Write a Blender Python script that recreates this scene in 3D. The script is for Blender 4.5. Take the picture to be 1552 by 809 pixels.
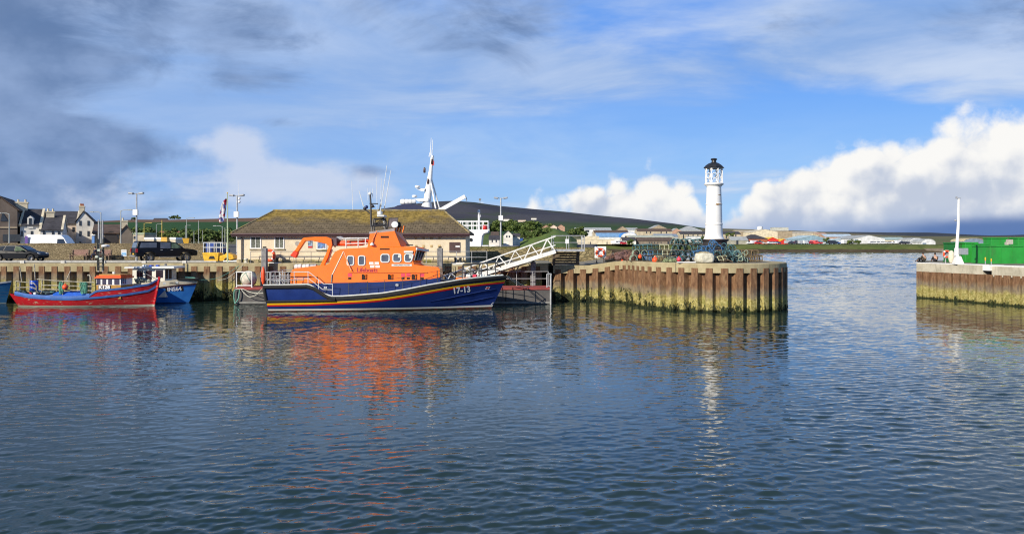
import bpy, bmesh, math, random
import numpy as np
from mathutils import Vector, Matrix
random.seed(7)
SC = bpy.context.scene
for o in list(bpy.data.objects): bpy.data.objects.remove(o)
COL = SC.collection
R = math.radians
# ------------------------------------------------------------------ camera
F, W0, H0, HY, CH = 1250.0, 1552.0, 809.0, 368.0, 4.8   # focal (px), photo size, horizon row, eye height above the water
cam = bpy.data.cameras.new('camera'); camo = bpy.data.objects.new('camera', cam); COL.objects.link(camo)
camo.location = (0, 0, CH); camo.rotation_euler = (R(90), 0, 0)
cam.sensor_width = 36; cam.lens = 36*F/W0; cam.shift_y = (HY-H0/2)/W0
cam.clip_start = .3; cam.clip_end = 30000
SC.camera = camo
def at(px, py, Y):            # point at distance Y that the photo shows at (px, py)
    return Vector(((px-776)/F*Y, Y, CH-(py-HY)/F*Y))
def X_(px, Y): return (px-776)/F*Y
def Z_(py, Y): return CH-(py-HY)/F*Y
# ------------------------------------------------------------------ light
SUN = Vector((-.60, -.66, .46)).normalized()
sun_el = math.asin(SUN.z); sun_az = math.atan2(SUN.x, SUN.y)
sl = bpy.data.lights.new('sun', 'SUN'); sl.energy = 5.0; sl.angle = R(.5); sl.color = (1, .91, .77)
so = bpy.data.objects.new('sun', sl); COL.objects.link(so)
so.rotation_euler = SUN.to_track_quat('Z', 'Y').to_euler()
SC.view_settings.view_transform = 'Standard'; SC.view_settings.look = 'None'
SC.view_settings.exposure = .28; SC.view_settings.gamma = 1
SC.render.engine = 'CYCLES'
SC.cycles.max_bounces = 6; SC.cycles.diffuse_bounces = 2; SC.cycles.glossy_bounces = 3; SC.cycles.transparent_max_bounces = 8
SC.cycles.caustics_reflective = False; SC.cycles.caustics_refractive = False
SC.cycles.use_denoising = True; SC.cycles.filter_width = 1.15
# ------------------------------------------------------------------ node expressions
class E:
    """a socket with arithmetic"""
    def __init__(s, t, k): s.t, s.k = t, k
    def _m(s, op, *a, clamp=False):
        n = s.t.nodes.new('ShaderNodeMath'); n.operation = op; n.use_clamp = clamp
        for i, x in enumerate((s,)+a):
            if isinstance(x, E): s.t.links.new(x.k, n.inputs[i])
            else: n.inputs[i].default_value = x
        return E(s.t, n.outputs[0])
    def __add__(s, o): return s._m('ADD', o)
    __radd__ = __add__
    def __sub__(s, o): return s._m('SUBTRACT', o)
    def __rsub__(s, o): return (s*-1)+o
    def __mul__(s, o): return s._m('MULTIPLY', o)
    __rmul__ = __mul__
    def __truediv__(s, o): return s._m('DIVIDE', o)
    def __pow__(s, o): return s._m('POWER', o)
    def clamp(s): return s._m('ADD', 0.0, clamp=True)
    def max(s, o): return s._m('MAXIMUM', o)
    def min(s, o): return s._m('MINIMUM', o)
    def abs(s): return s._m('ABSOLUTE')
    def sqrt(s): return s._m('SQRT')
    def exp(s): return s._m('EXPONENT')
    def atan2(s, o): return s._m('ARCTAN2', o)
    def step(s, a, b):        # smooth step between a and b
        n = s.t.nodes.new('ShaderNodeMapRange'); n.interpolation_type = 'SMOOTHSTEP'
        s.t.links.new(s.k, n.inputs[0]); n.inputs[1].default_value = a; n.inputs[2].default_value = b
        return E(s.t, n.outputs[0])
def vec(t, x, y, z):
    n = t.nodes.new('ShaderNodeCombineXYZ')
    for i, q in enumerate((x, y, z)):
        if isinstance(q, E): t.links.new(q.k, n.inputs[i])
        else: n.inputs[i].default_value = q
    return E(t, n.outputs[0])
def sep(e):
    n = e.t.nodes.new('ShaderNodeSeparateXYZ'); e.t.links.new(e.k, n.inputs[0])
    return [E(e.t, k) for k in n.outputs]
def vmul(e, s):
    n = e.t.nodes.new('ShaderNodeVectorMath'); n.operation = 'MULTIPLY'; e.t.links.new(e.k, n.inputs[0])
    n.inputs[1].default_value = s if hasattr(s, '__len__') else (s, s, s); return E(e.t, n.outputs[0])
def vadd(e, s):
    n = e.t.nodes.new('ShaderNodeVectorMath'); n.operation = 'ADD'; e.t.links.new(e.k, n.inputs[0])
    if isinstance(s, E): e.t.links.new(s.k, n.inputs[1])
    else: n.inputs[1].default_value = s
    return E(e.t, n.outputs[0])
def noise(e, scale, detail=4, rough=.5, dist=0, color=False):
    n = e.t.nodes.new('ShaderNodeTexNoise'); e.t.links.new(e.k, n.inputs['Vector'])
    n.inputs['Scale'].default_value = scale; n.inputs['Detail'].default_value = detail
    n.inputs['Roughness'].default_value = rough; n.inputs['Distortion'].default_value = dist
    return E(e.t, n.outputs[1 if color else 0])
def voro(e, scale, feature='SMOOTH_F1', smooth=.6, out=0):
    n = e.t.nodes.new('ShaderNodeTexVoronoi'); n.feature = feature; e.t.links.new(e.k, n.inputs['Vector'])
    n.inputs['Scale'].default_value = scale
    if feature == 'SMOOTH_F1': n.inputs['Smoothness'].default_value = smooth
    return E(e.t, n.outputs[out])
def mixc(f, a, b, t=None, blend='MIX'):
    t = t or f.t
    n = t.nodes.new('ShaderNodeMix'); n.data_type = 'RGBA'; n.blend_type = blend
    for i, q in ((0, f), (6, a), (7, b)):
        if isinstance(q, E): t.links.new(q.k, n.inputs[i])
        elif i == 0: n.inputs[0].default_value = q
        else: n.inputs[i].default_value = (*q[:3], 1)
    return E(t, n.outputs[2])
def curve(e, pts):
    n = e.t.nodes.new('ShaderNodeFloatCurve'); e.t.links.new(e.k, n.inputs[1])
    c = n.mapping.curves[0]
    while len(c.points) < len(pts): c.points.new(.5, .5)
    for p, (x, y) in zip(c.points, pts): p.location = (x, y)
    n.mapping.update(); return E(e.t, n.outputs[0])
def lin(r, g, b):             # sRGB 0..255 -> linear
    f = lambda c: (c/255/12.92) if c/255 <= .04045 else ((c/255+.055)/1.055)**2.4
    return (f(r), f(g), f(b))
# ------------------------------------------------------------------ sky
def build_world():
    w = bpy.data.worlds.new('World'); SC.world = w; w.use_nodes = True
    t = w.node_tree; t.nodes.clear()
    S = .1
    out = t.nodes.new('ShaderNodeOutputWorld')
    bgA, bgB = (t.nodes.new('ShaderNodeBackground') for _ in range(2)); mx = t.nodes.new('ShaderNodeMixShader')
    for q in (bgA, bgB): q.inputs[1].default_value = S
    t.links.new(bgA.outputs[0], mx.inputs[1]); t.links.new(bgB.outputs[0], mx.inputs[2]); t.links.new(mx.outputs[0], out.inputs[0])
    sky = t.nodes.new('ShaderNodeTexSky'); sky.sky_type = 'NISHITA'; sky.sun_disc = False
    sky.sun_elevation = sun_el; sky.sun_rotation = sun_az; sky.air_density = 1; sky.dust_density = .4; sky.ozone_density = 1.5
    g = t.nodes.new('ShaderNodeTexCoord'); d = E(t, g.outputs['Generated'])
    x, y, z = sep(d); r = (x*x+y*y).sqrt().max(.001); az = x.atan2(y); v = z/r
    k = .86/S
    C = lambda *c: tuple(q*k for q in lin(*c))
    def blob(a0, v0, sa, sv):
        da = (az-a0)/sa; dv = (v-v0)/sv
        return (da*da+dv*dv)._m('MULTIPLY', -1).exp()
    PA = lambda px: math.atan((px-776)/F)
    PV = lambda px, py: (HY-py)/F*math.cos(PA(px))
    def pb(px, py, sx, sy): return blob(PA(px), PV(px, py), sx/F, sy/F)
    blue = mixc(.85, E(t, sky.outputs[0]), mixc(v.step(-.02, .26), C(150, 198, 246), C(70, 146, 244), t), t)
    zz = z.max(0)+.13
    pl = vec(t, x/zz, y/zz, 0.0)
    # ---- sky at large (also what lights the scene and what steep waves mirror): blue with grey-blue cloud fields
    n0 = noise(vmul(pl, (.8, 1, 1)), .8, 4, .55)
    high = mixc(n0.step(.40, .66)*.85, blue, mixc(n0.step(.50, .75), C(168, 184, 212), C(118, 138, 172), t), t)
    up = v.step(.27, .60); dark = mixc(az.step(-.8, .7), C(84, 104, 132), C(96, 124, 166), t)
    high = mixc(up*.72, high, dark, t)
    t.links.new(high.k, bgA.inputs[0])
    # ---- the quarter in front, in detail
    pl = vadd(pl, vmul(vadd(noise(pl, .8, 1, color=True), (-.5, -.5, -.5)), .9))
    n1 = noise(vmul(pl, (.75, 1.0, 1)), 1.1, 7, .58)
    bias = (pb(-60, 60, 560, 170)*.24 + pb(1420, 40, 330, 75)*.36 + pb(820, 110, 300, 60)*.18 + pb(560, 45, 300, 60)*.16
            + pb(330, 250, 260, 60)*.12 + pb(1090, 165, 110, 16)*.26 + pb(1480, 145, 120, 14)*.18
            - pb(1230, 175, 260, 38)*.30 - pb(950, 205, 330, 45)*.22 - pb(1010, 50, 160, 50)*.20 - pb(540, 240, 170, 22)*.12
            - pb(760, 280, 200, 60)*.06)
    bias = bias + v.step(.27, .42)*.16
    hi = (n1+bias).step(.40, .74)
    hicol = mixc(n1.step(.35, .70), C(140, 172, 218), C(206, 218, 236), t)
    c = mixc(hi*.84, blue, hicol, t)
    # smooth veil of paler blue over the left half
    c = mixc((pb(330, 190, 480, 150)*.75).clamp(), c, C(140, 176, 228), t)
    c = mixc((pb(740, 235, 420, 62)*.5).clamp()*noise(pl, 1.7, 5, .6).step(.25, .75), c, C(184, 210, 242), t)
    gn = noise(vmul(d, (1, 1, 2.1)), 6.5, 8, .6, .5)
    gb = (pb(-130, 190, 200, 190)*.66 + pb(-100, -40, 640, 115)*.33 + pb(690, 20, 330, 60)*.15 + pb(165, 218, 95, 28)*.36
          + pb(60, 250, 120, 50)*.14 + pb(400, 120, 130, 22)*.17 + pb(300, 240, 110, 16)*.10 + pb(430, 187, 50, 10)*.2
          + pb(555, 262, 28, 12)*.34 + pb(1500, 10, 350, 70)*.22 + pb(30, 320, 240, 60)*.24)
    gm = (gn*.90+gb-.13).step(.46, .76)
    gcol = mixc(noise(vmul(d, (1, 1, 1.6)), 9, 5, .55).step(.3, .7), C(88, 116, 160), C(136, 160, 200), t)
    c = mixc(gm*.88, c, gcol, t)
    lb = pb(350, 218, 58, 24)*.42 + pb(420, 262, 150, 26)*.32 + pb(480, 290, 150, 32)*.32 + pb(210, 300, 190, 36)*.22
    ln = noise(vmul(d, (1, 1, 1.5)), 12, 7, .58)
    c = mixc((ln*.85+lb-.14).step(.42, .70)*.75, c, C(206, 215, 234), t)
    # cumulus banks along the horizon: their tops follow the photo's skyline of cloud
    az0, az1, vmax = -.62, .68, .3
    pts = [(0, 345), (250, 342), (500, 342), (640, 334), (690, 300), (722, 292), (755, 326), (790, 322), (815, 300), (852, 306), (880, 288), (915, 272), (945, 268),
           (1000, 262), (1045, 276), (1085, 322), (1110, 312), (1150, 282), (1210, 244), (1260, 216), (1310, 214), (1360, 206), (1420, 200),
           (1470, 186), (1510, 170), (1552, 160)]
    u = (az-az0)/(az1-az0)
    cp = [((PA(px)-az0)/(az1-az0), PV(px, py-(17 if px > 870 else 4 if px > 600 else 0))/vmax) for px, py in pts]
    top = curve(u, [(0, cp[0][1])]+cp+[(1, cp[-1][1])])*vmax
    p = vadd(d, vmul(vadd(noise(d, 20, 3, .5, color=True), (-.5, -.5, -.5)), .020))
    def puff(q):
        a = 1-voro(q, 15, 'F1')*1.2; b = 1-voro(q, 36, 'F1')*1.2; e = noise(q, 70, 4, .6)
        return a*.42+b*.30+e*.28
    f0 = puff(p); f1 = puff(vadd(p, (-.009, 0, .012)))
    dd = top - v + (f0-.58)*.085
    m = dd.step(-.004, .018)
    sh = (f0-f1)*2.2+.5
    hgt = (v/top.max(.004)).clamp()
    big = noise(d, 9, 4, .55)
    lum = (sh*.38+hgt*.62+(big-.5)*1.6+.04-pb(1500, 295, 150, 45)*.24-pb(1290, 325, 120, 20)*.12).clamp()
    col = mixc(lum.step(.08, .66), C(190, 199, 217), C(248, 246, 242), t)
    col = mixc(v.step(.0, .045), C(150, 172, 210), col, t)
    c = mixc(m*.97, c, col, t)
    low = (noise(vmul(d, (1, 1, 2.2)), 9, 5)*.4 + pb(1500, 352, 210, 26)*.70 + pb(1130, 350, 90, 12)*.2).step(.42, .85)
    c = mixc(low*.9, c, C(84, 116, 172), t)
    c = mixc(up*.72, c, dark, t)
    t.links.new(c.k, bgB.inputs[0])
    f = az.abs().step(.95, .70)*v.step(.50, .36)
    t.links.new(f.k, mx.inputs[0])
    w.cycles.sampling_method = 'MANUAL'; w.cycles.sample_map_resolution = 256
build_world()
# ------------------------------------------------------------------ materials
MATS = {}
def mat(name, col, rough=.6, var=.12, scale=6., bump=0., bscale=40., metal=0., spec=.5, col2=None, dirt=0., emit=None, coat=0.):
    """procedural painted / worn surface: base colour broken up by two noises, optional second colour and bump"""
    if name in MATS: return MATS[name]
    m = bpy.data.materials.new(name); m.use_nodes = True; t = m.node_tree; MATS[name] = m
    b = t.nodes['Principled BSDF']
    b.inputs['Roughness'].default_value = rough; b.inputs['Metallic'].default_value = metal
    b.inputs['Specular IOR Level'].default_value = spec
    if coat: b.inputs['Coat Weight'].default_value = coat; b.inputs['Coat Roughness'].default_value = .08
    g = t.nodes.new('ShaderNodeTexCoord'); p = E(t, g.outputs['Object'])
    n = noise(p, scale, 5, .6); c1 = tuple(min(1, q*(1+var)) for q in col); c0 = tuple(q*(1-var*1.3) for q in col)
    c = mixc(n.step(.3, .7), c0, c1, t)
    if col2: c = mixc(noise(vadd(p, (4, 2, 9)), scale*.8, 6, .65).step(.50, .62), c, col2, t)
    if dirt: c = mixc(noise(vmul(vadd(p, (1, 7, 3)), (2, 2, .5)), scale*1.3, 6, .65).step(.52, .75)*dirt, c, (.10, .075, .05), t)
    t.links.new(c.k, b.inputs['Base Color'])
    if bump:
        bn = t.nodes.new('ShaderNodeBump'); bn.inputs['Strength'].default_value = 1; bn.inputs['Distance'].default_value = bump
        t.links.new(noise(p, bscale, 5, .6).k, bn.inputs['Height']); t.links.new(bn.outputs[0], b.inputs['Normal'])
    if emit: b.inputs['Emission Color'].default_value = (*emit, 1); b.inputs['Emission Strength'].default_value = 1
    return m
def pos_of(m):
    g = m.node_tree.nodes.new('ShaderNodeNewGeometry'); return E(m.node_tree, g.outputs['Position'])
def newmat(name, rough=.7, spec=.5):
    m = bpy.data.materials.new(name); m.use_nodes = True; MATS[name] = m
    b = m.node_tree.nodes['Principled BSDF']; b.inputs['Roughness'].default_value = rough; b.inputs['Specular IOR Level'].default_value = spec
    return m, m.node_tree, b
# ------------------------------------------------------------------ mesh collector
class MB:
    def __init__(s): s.v, s.f, s.sm = [], [], []
    def add(s, vs, fs, smooth=False):
        o = len(s.v); s.v += [tuple(q) for q in vs]; s.f += [tuple(i+o for i in f) for f in fs]; s.sm += [smooth]*len(fs); return s
    def box(s, c, d, rz=0, ry=0, rx=0, taper=1.0):
        """box with centre c, full size d; taper shrinks the top"""
        M = Matrix.Rotation(rz, 3, 'Z') @ Matrix.Rotation(ry, 3, 'Y') @ Matrix.Rotation(rx, 3, 'X'); c = Vector(c); vs = []
        for k in (-.5, .5):
            q = taper if k > 0 else 1
            for i, j in ((-.5, -.5), (.5, -.5), (.5, .5), (-.5, .5)): vs.append(c+M@Vector((i*d[0]*q, j*d[1]*q, k*d[2])))
        return s.add(vs, [(3, 2, 1, 0), (4, 5, 6, 7), (0, 1, 5, 4), (1, 2, 6, 5), (2, 3, 7, 6), (3, 0, 4, 7)])
    def bb(s, x0, x1, y0, y1, z0, z1): return s.box(((x0+x1)/2, (y0+y1)/2, (z0+z1)/2), (x1-x0, y1-y0, z1-z0))
    def tube(s, pts, r, n=6, cap=True, closed=False):
        pts = [Vector(p) for p in pts]; m = len(pts); rs = r if hasattr(r, '__len__') else [r]*m
        vs = []; u = None
        for i, p in enumerate(pts):
            a = pts[(i-1) % m] if (closed or i > 0) else p; b = pts[(i+1) % m] if (closed or i < m-1) else p
            d = (b-a); d = d.normalized() if d.length > 1e-9 else Vector((0, 0, 1))
            if u is None: u = d.orthogonal().normalized()
            u = (u-d*u.dot(d)); u = u.normalized() if u.length > 1e-6 else d.orthogonal().normalized(); w = d.cross(u)
            vs += [p+(u*math.cos(6.2832*k/n)+w*math.sin(6.2832*k/n))*rs[i] for k in range(n)]
        fs = []
        for i in range(m if closed else m-1):
            a, b = i*n, ((i+1) % m)*n
            fs += [(a+k, a+(k+1) % n, b+(k+1) % n, b+k) for k in range(n)]
        if cap and not closed: fs += [tuple(range(n-1, -1, -1)), tuple(range((m-1)*n, m*n))]
        return s.add(vs, fs, n > 5)
    def bar(s, a, b, w, h=None):       # square bar from a to b
        h = h or w; a, b = Vector(a), Vector(b); d = (b-a).normalized()
        u = d.cross(Vector((0, 0, 1))); u = u.normalized() if u.length > 1e-4 else Vector((1, 0, 0)); q = u.cross(d)
        vs = [p+u*i*w/2+q*j*h/2 for p in (a, b) for i, j in ((-1, -1), (1, -1), (1, 1), (-1, 1))]
        return s.add(vs, [(0, 1, 2, 3), (7, 6, 5, 4), (0, 4, 5, 1), (1, 5, 6, 2), (2, 6, 7, 3), (3, 7, 4, 0)])
    def lathe(s, prof, c=(0, 0, 0), n=24, smooth=True, cap=True, sx=1, sy=1):
        c = Vector(c); vs = [c+Vector((r*sx*math.cos(6.2832*k/n), r*sy*math.sin(6.2832*k/n), z)) for r, z in prof for k in range(n)]
        fs = [(i*n+k, i*n+(k+1) % n, (i+1)*n+(k+1) % n, (i+1)*n+k) for i in range(len(prof)-1) for k in range(n)]
        if cap: fs += [tuple(range(n-1, -1, -1)), tuple(range((len(prof)-1)*n, len(prof)*n))]
        return s.add(vs, fs, smooth)
    def ball(s, c, r, n=12, m=8, sx=1, sy=1, sz=1):
        prof = [(max(1e-4, math.sin(math.pi*i/m))*r, -math.cos(math.pi*i/m)*r*sz) for i in range(m+1)]
        return s.lathe(prof, c, n, True, True, sx, sy)
    def torus(s, c, Rr, r, ax=(0, 1, 0), n=20, m=8):
        ax = Vector(ax).normalized(); u = ax.orthogonal().normalized(); w = ax.cross(u); c = Vector(c)
        return s.tube([c+(u*math.cos(6.2832*k/n)+w*math.sin(6.2832*k/n))*Rr for k in range(n)], r, m, closed=True)
    def prism(s, outline, a, b, axis='y'):
        """closed 2-D outline swept between a and b along an axis; outline is (x,z) for y, (y,z) for x, (x,y) for z"""
        f = {'y': lambda p, t: (p[0], t, p[1]), 'x': lambda p, t: (t, p[0], p[1]), 'z': lambda p, t: (p[0], p[1], t)}[axis]
        n = len(outline); vs = [f(p, a) for p in outline]+[f(p, b) for p in outline]
        return s.add(vs, [tuple(range(n)), tuple(range(2*n-1, n-1, -1))]+[(i, n+i, n+(i+1) % n, (i+1) % n) for i in range(n)])
    def loft(s, rings, closed=True, cap=True, smooth=True):
        n = len(rings[0]); vs = [p for r_ in rings for p in r_]; fs = []
        for i in range(len(rings)-1):
            for k in range(n if closed else n-1):
                fs.append((i*n+k, i*n+(k+1) % n, (i+1)*n+(k+1) % n, (i+1)*n+k))
        if cap: fs += [tuple(range(n-1, -1, -1)), tuple(range((len(rings)-1)*n, len(rings)*n))]
        return s.add(vs, fs, smooth)
    def quad(s, *p): return s.add(p, [tuple(range(len(p)))])
    def xf(s, M):
        s.v = [tuple(M @ Vector(q)) for q in s.v]; return s
    def build(s, name, m, parent=None, bevel=0, fix=True):
        me = bpy.data.meshes.new(name); me.from_pydata(s.v, [], s.f); me.polygons.foreach_set('use_smooth', s.sm)
        if any(s.sm) and len(s.f) < 60000: me.set_sharp_from_angle(angle=R(38))
        if fix:
            bm = bmesh.new(); bm.from_mesh(me); bmesh.ops.recalc_face_normals(bm, faces=bm.faces)
            if bevel: bmesh.ops.bevel(bm, geom=bm.edges[:], offset=bevel, segments=1, affect='EDGES', clamp_overlap=True)
            bm.to_mesh(me); bm.free()
        me.materials.append(m); o = bpy.data.objects.new(name, me); COL.objects.link(o)
        if parent: o.parent = parent
        return o
def tag(o, label=None, cat=None, group=None, kind=None):
    if label: o['label'] = label
    if cat: o['category'] = cat
    if group: o['group'] = group
    if kind: o['kind'] = kind
    return o
def thing(name, label, cat, loc=(0, 0, 0), rz=0, group=None):
    o = bpy.data.objects.new(name, None); COL.objects.link(o); o.location = loc; o.rotation_euler = (0, 0, rz); o.empty_display_size = .2
    return tag(o, label, cat, group)
def dup(root, loc, rz=None, label=None, scale=None, group=None):
    def cp(o, par):
        c = o.copy(); COL.objects.link(c)
        if par: c.parent = par
        for ch in kids.get(o, ()): cp(ch, c)
        return c
    kids = {}
    for ch in root.children_recursive: kids.setdefault(ch.parent, []).append(ch)
    r_ = cp(root, None); r_.location = loc
    if rz is not None: r_.rotation_euler = (0, 0, rz)
    if scale is not None: r_.scale = scale if hasattr(scale, '__len__') else (scale,)*3
    if label: r_['label'] = label
    if group: r_['group'] = group
    return r_
def text(body, size, m, name, parent, loc, rot=(R(90), 0, 0), ext=.004, bold=0., sx=1., label=None):
    """lettering as a thin mesh"""
    c = bpy.data.curves.new(name, 'FONT'); c.body = body; c.size = size; c.extrude = ext; c.offset = bold; c.resolution_u = 3
    c.align_x = 'CENTER'; c.align_y = 'CENTER'
    o = bpy.data.objects.new(name, c); dg = bpy.context.evaluated_depsgraph_get(); COL.objects.link(o)
    dg.update(); me = bpy.data.meshes.new_from_object(o.evaluated_get(dg)); bpy.data.objects.remove(o); bpy.data.curves.remove(c)
    me.name = name; me.materials.clear(); me.materials.append(m)
    o = bpy.data.objects.new(name, me); COL.objects.link(o); o.parent = parent; o.location = loc; o.rotation_euler = rot; o.scale = (sx, 1, 1)
    return o
# ------------------------------------------------------------------ water
def build_water():
    m, t, b = newmat('sea_water', .03, .5)
    p = pos_of(m); x, y, z = sep(p)
    b.inputs['IOR'].default_value = 1.333
    b.inputs['Base Color'].default_value = (.015, .030, .025, 1)
    # fine ripple slopes the mesh cannot carry; they take over where its cells grow too large
    c, s = math.cos(R(-7)), math.sin(R(-7))
    u = x*c+y*s; w = y*c-x*s
    dist = (x*x+y*y).sqrt()
    paw = noise(vec(t, x*.35, y, 0.0), .06, 2, .5).step(.30, .70)*.8+.4
    def slick(x0, y0, sx_, sy_):      # sheltered, smoother water
        a = (x-x0)/sx_; b2 = (y-y0)/sy_; return (a*a+b2*b2)._m('MULTIPLY', -1).exp()
    paw = paw*(1-slick(25, 50, 7, 9)*.62-slick(-8, 50, 9, 8)*.5)
    def rip(ax, sc, kx, ky, seed, det=1):
        q = sep(vadd(noise(vec(t, u*ax, w, seed), sc, det, .5, color=True), (-.5, -.5, -.5)))
        return q[0]*kx, q[1]*ky
    a = rip(.55, 10, .07, .11, 1.); f = rip(.45, 3.0, .13, .24, 5.)
    g = dist.step(14, 55)+dist.step(70, 160)*.5
    sx = (a[0]+f[0]*g)*paw; sy = (a[1]+f[1]*g)*paw
    ge = t.nodes.new('ShaderNodeNewGeometry')
    n = t.nodes.new('ShaderNodeVectorMath'); n.operation = 'NORMALIZE'
    t.links.new(vadd(E(t, ge.outputs['Normal']), vec(t, sx, sy, 0.0)).k, n.inputs[0]); t.links.new(n.outputs[0], b.inputs['Normal'])
    # graded wave mesh
    rng = np.random.default_rng(3)
    nx, y0, y1 = 660, 10.0, 80.0
    rows = [y0]
    while rows[-1] < 440: rows.append(rows[-1]*(1.0028 if rows[-1] < y1 else 1.0048))
    Y = np.array(rows)[:, None]; U = np.linspace(-1, 1, nx)[None, :]
    X = U*(Y*.72+3); Y = Y+0*X
    cell = (Y*.72+3)*2/nx
    Zw = np.zeros_like(X); DX = np.zeros_like(X); DY = np.zeros_like(X)
    for i in range(124):
        lam = .11*(6.5 ** rng.random()) if i < 80 else .8+2.4*rng.random() if i < 90 else 1.1*(5 ** rng.random())
        th = R(-7)+rng.normal()*R(34); kx, ky = math.sin(th), math.cos(th); k = 2*math.pi/lam
        slope = .0175 if i < 80 else .0065 if i < 90 else .026*np.clip((Y-68)/45, 0, 1)
        att = np.clip((lam/cell-2.0)/2.2, 0, 1)
        ph = k*(kx*X+ky*Y)+rng.random()*6.283
        A = slope/k*att
        Zw += A*np.cos(ph); DX += -A*kx*np.sin(ph)*.8; DY += -A*ky*np.sin(ph)*.8
    patch = .72+.48*np.sin(X*.11+1.3+.8*np.sin(Y*.07))*np.sin(Y*.16+.6*np.sin(X*.09)+.4)+.2*np.sin(X*.23-Y*.31)
    patch = patch*(1-.62*np.exp(-((X-25)/7)**2-((Y-50)/9)**2)-.5*np.exp(-((X+8)/9)**2-((Y-50)/8)**2))
    edge = np.clip(np.minimum(1-np.abs(U), .04)/.04, 0, 1)*np.clip((440-Y)/40, 0, 1)*np.clip((Y-10.0)/1, 0, 1)
    q = patch*edge
    V = np.stack([X+DX*q, Y+DY*q, Zw*q], -1).reshape(-1, 3)
    ny = Y.shape[0]
    I = np.arange(ny*nx).reshape(ny, nx)
    Fc = np.stack([I[:-1, :-1], I[:-1, 1:], I[1:, 1:], I[1:, :-1]], -1).reshape(-1, 4)
    xa, xb, ya, yb = X[0, -1], X[-1, -1], Y[0, 0], Y[-1, 0]
    n0 = len(V); Lr = 9000; Ly = 12000
    ring = [(-xa, ya), (xa, ya), (xb, yb), (-xb, yb), (-Lr, -60), (Lr, -60), (Lr, Ly), (-Lr, Ly)]
    V = np.vstack([V, [(p[0], p[1], 0) for p in ring]])
    quads = [(4, 5, 1, 0), (5, 6, 2, 1), (6, 7, 3, 2), (7, 4, 0, 3)]
    me = bpy.data.meshes.new('water'); me.from_pydata(V.tolist(), [], Fc.tolist()+[tuple(n0+i for i in f) for f in quads])
    me.polygons.foreach_set('use_smooth', [True]*len(Fc)+[False]*4); me.materials.append(m); me.update()
    o = bpy.data.objects.new('water', me); COL.objects.link(o); tag(o, kind='structure')
build_water()
# ------------------------------------------------------------------ land, quays, pier
def sheet_pile_mat(name, weed=1.0, zs=0.0):
    m, t, b = newmat(name, .85, .25); p = pos_of(m); x, y, z = sep(p)
    q = vadd(p, (0, 0, 0)); n = noise(q, 1.1, 6, .62); f = noise(vmul(q, (1, 1, .35)), 5, 5, .6)
    zz = z + (n-.5)*1.1 + (f-.5)*.5 + zs
    rust = mixc(f.step(.3, .7), (.112, .056, .030), (.225, .125, .066), t)
    rust = mixc(noise(vmul(q, (1, 1, .25)), 9, 4, .6).step(.52, .70)*.65, rust, (.32, .21, .11), t)
    grey = mixc(f.step(.35, .65), (.15, .115, .085), (.27, .215, .13), t)
    alg = mixc(noise(q, 7, 5, .6).step(.35, .68), (.23, .195, .05), (.46, .40, .16), t)
    alg = mixc(noise(q, 2.6, 4).step(.52, .68)*.5, alg, (.14, .16, .04), t)
    drk = mixc(f.step(.3, .7), (.012, .014, .006), (.035, .045, .012), t)
    c = mixc(zz.step(1.9, 1.35), rust, grey, t); c = mixc(zz.step(1.35, .85), c, alg, t)
    wd = (noise(vmul(q, (1, 1, .6)), 1.7, 6, .65)*1.0 + (0.62-z)*.35*weed - .05)
    c = mixc(wd.step(.56, .64), c, drk, t); c = mixc((z+(f-.5)*.3).step(.22, .06), c, drk, t)
    t.links.new(c.k, b.inputs['Base Color'])
    bn = t.nodes.new('ShaderNodeBump'); bn.inputs['Distance'].default_value = .03; t.links.new(noise(q, 14, 6, .65).k, bn.inputs['Height']); t.links.new(bn.outputs[0], b.inputs['Normal'])
    return m
def concrete_mat(name, c0, c1, stain=.5):
    m, t, b = newmat(name, .9, .2); p = pos_of(m)
    n = noise(p, .9, 6, .65); c = mixc(n.step(.3, .7), c0, c1, t)
    c = mixc(noise(vmul(p, (1, 1, .3)), 3.2, 6, .7).step(.52, .72)*stain, c, tuple(q*.45 for q in c0), t)
    c = mixc(noise(p, 4.5, 4, .6).step(.6, .75)*.35, c, (.26, .25, .10), t)
    t.links.new(c.k, b.inputs['Base Color'])
    bn = t.nodes.new('ShaderNodeBump'); bn.inputs['Distance'].default_value = .015; t.links.new(noise(p, 12, 6, .65).k, bn.inputs['Height']); t.links.new(bn.outputs[0], b.inputs['Normal'])
    return m
PILE_A = sheet_pile_mat('sheet_pile_left', 1.5, -.55); PILE_B = sheet_pile_mat('sheet_pile_pier', 1.0, .06); PILE_C = sheet_pile_mat('sheet_pile_right', .8, .15)  # heavier weed on the left also stands in for the boats' shadow
CONC = concrete_mat('cap_concrete', (.30, .25, .14), (.43, .37, .225)); CONC2 = concrete_mat('pale_concrete', (.36, .33, .25), (.52, .48, .38))
ASPH = concrete_mat('quay_surface', (.16, .145, .115), (.26, .24, .19), .3)
def resample(path, step):
    out = []; acc = 0.0; P = [Vector((*p, 0)) for p in path]; L = [0]
    for a, b in zip(P, P[1:]): L.append(L[-1]+(b-a).length)
    n = int(L[-1]/step)
    for i in range(n+1):
        s = i*step
        j = max(k for k in range(len(L)) if L[k] <= s+1e-9); j = min(j, len(P)-2)
        f = (s-L[j])/max(1e-9, L[j+1]-L[j]); out.append(P[j].lerp(P[j+1], f))
    return out
def smooth_path(pts, n=10):
    P = [Vector(p) for p in pts]; P = [2*P[0]-P[1]]+P+[2*P[-1]-P[-2]]; out = []
    for i in range(1, len(P)-2):
        for k in range(n):
            t = k/n; a, b, c, d = P[i-1:i+3]
            out.append(.5*((2*b)+(-a+c)*t+(2*a-5*b+4*c-d)*t*t+(-a+3*b-3*c+d)*t**3))
    out.append(P[-2]); return [(p.x, p.y) for p in out]
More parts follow.
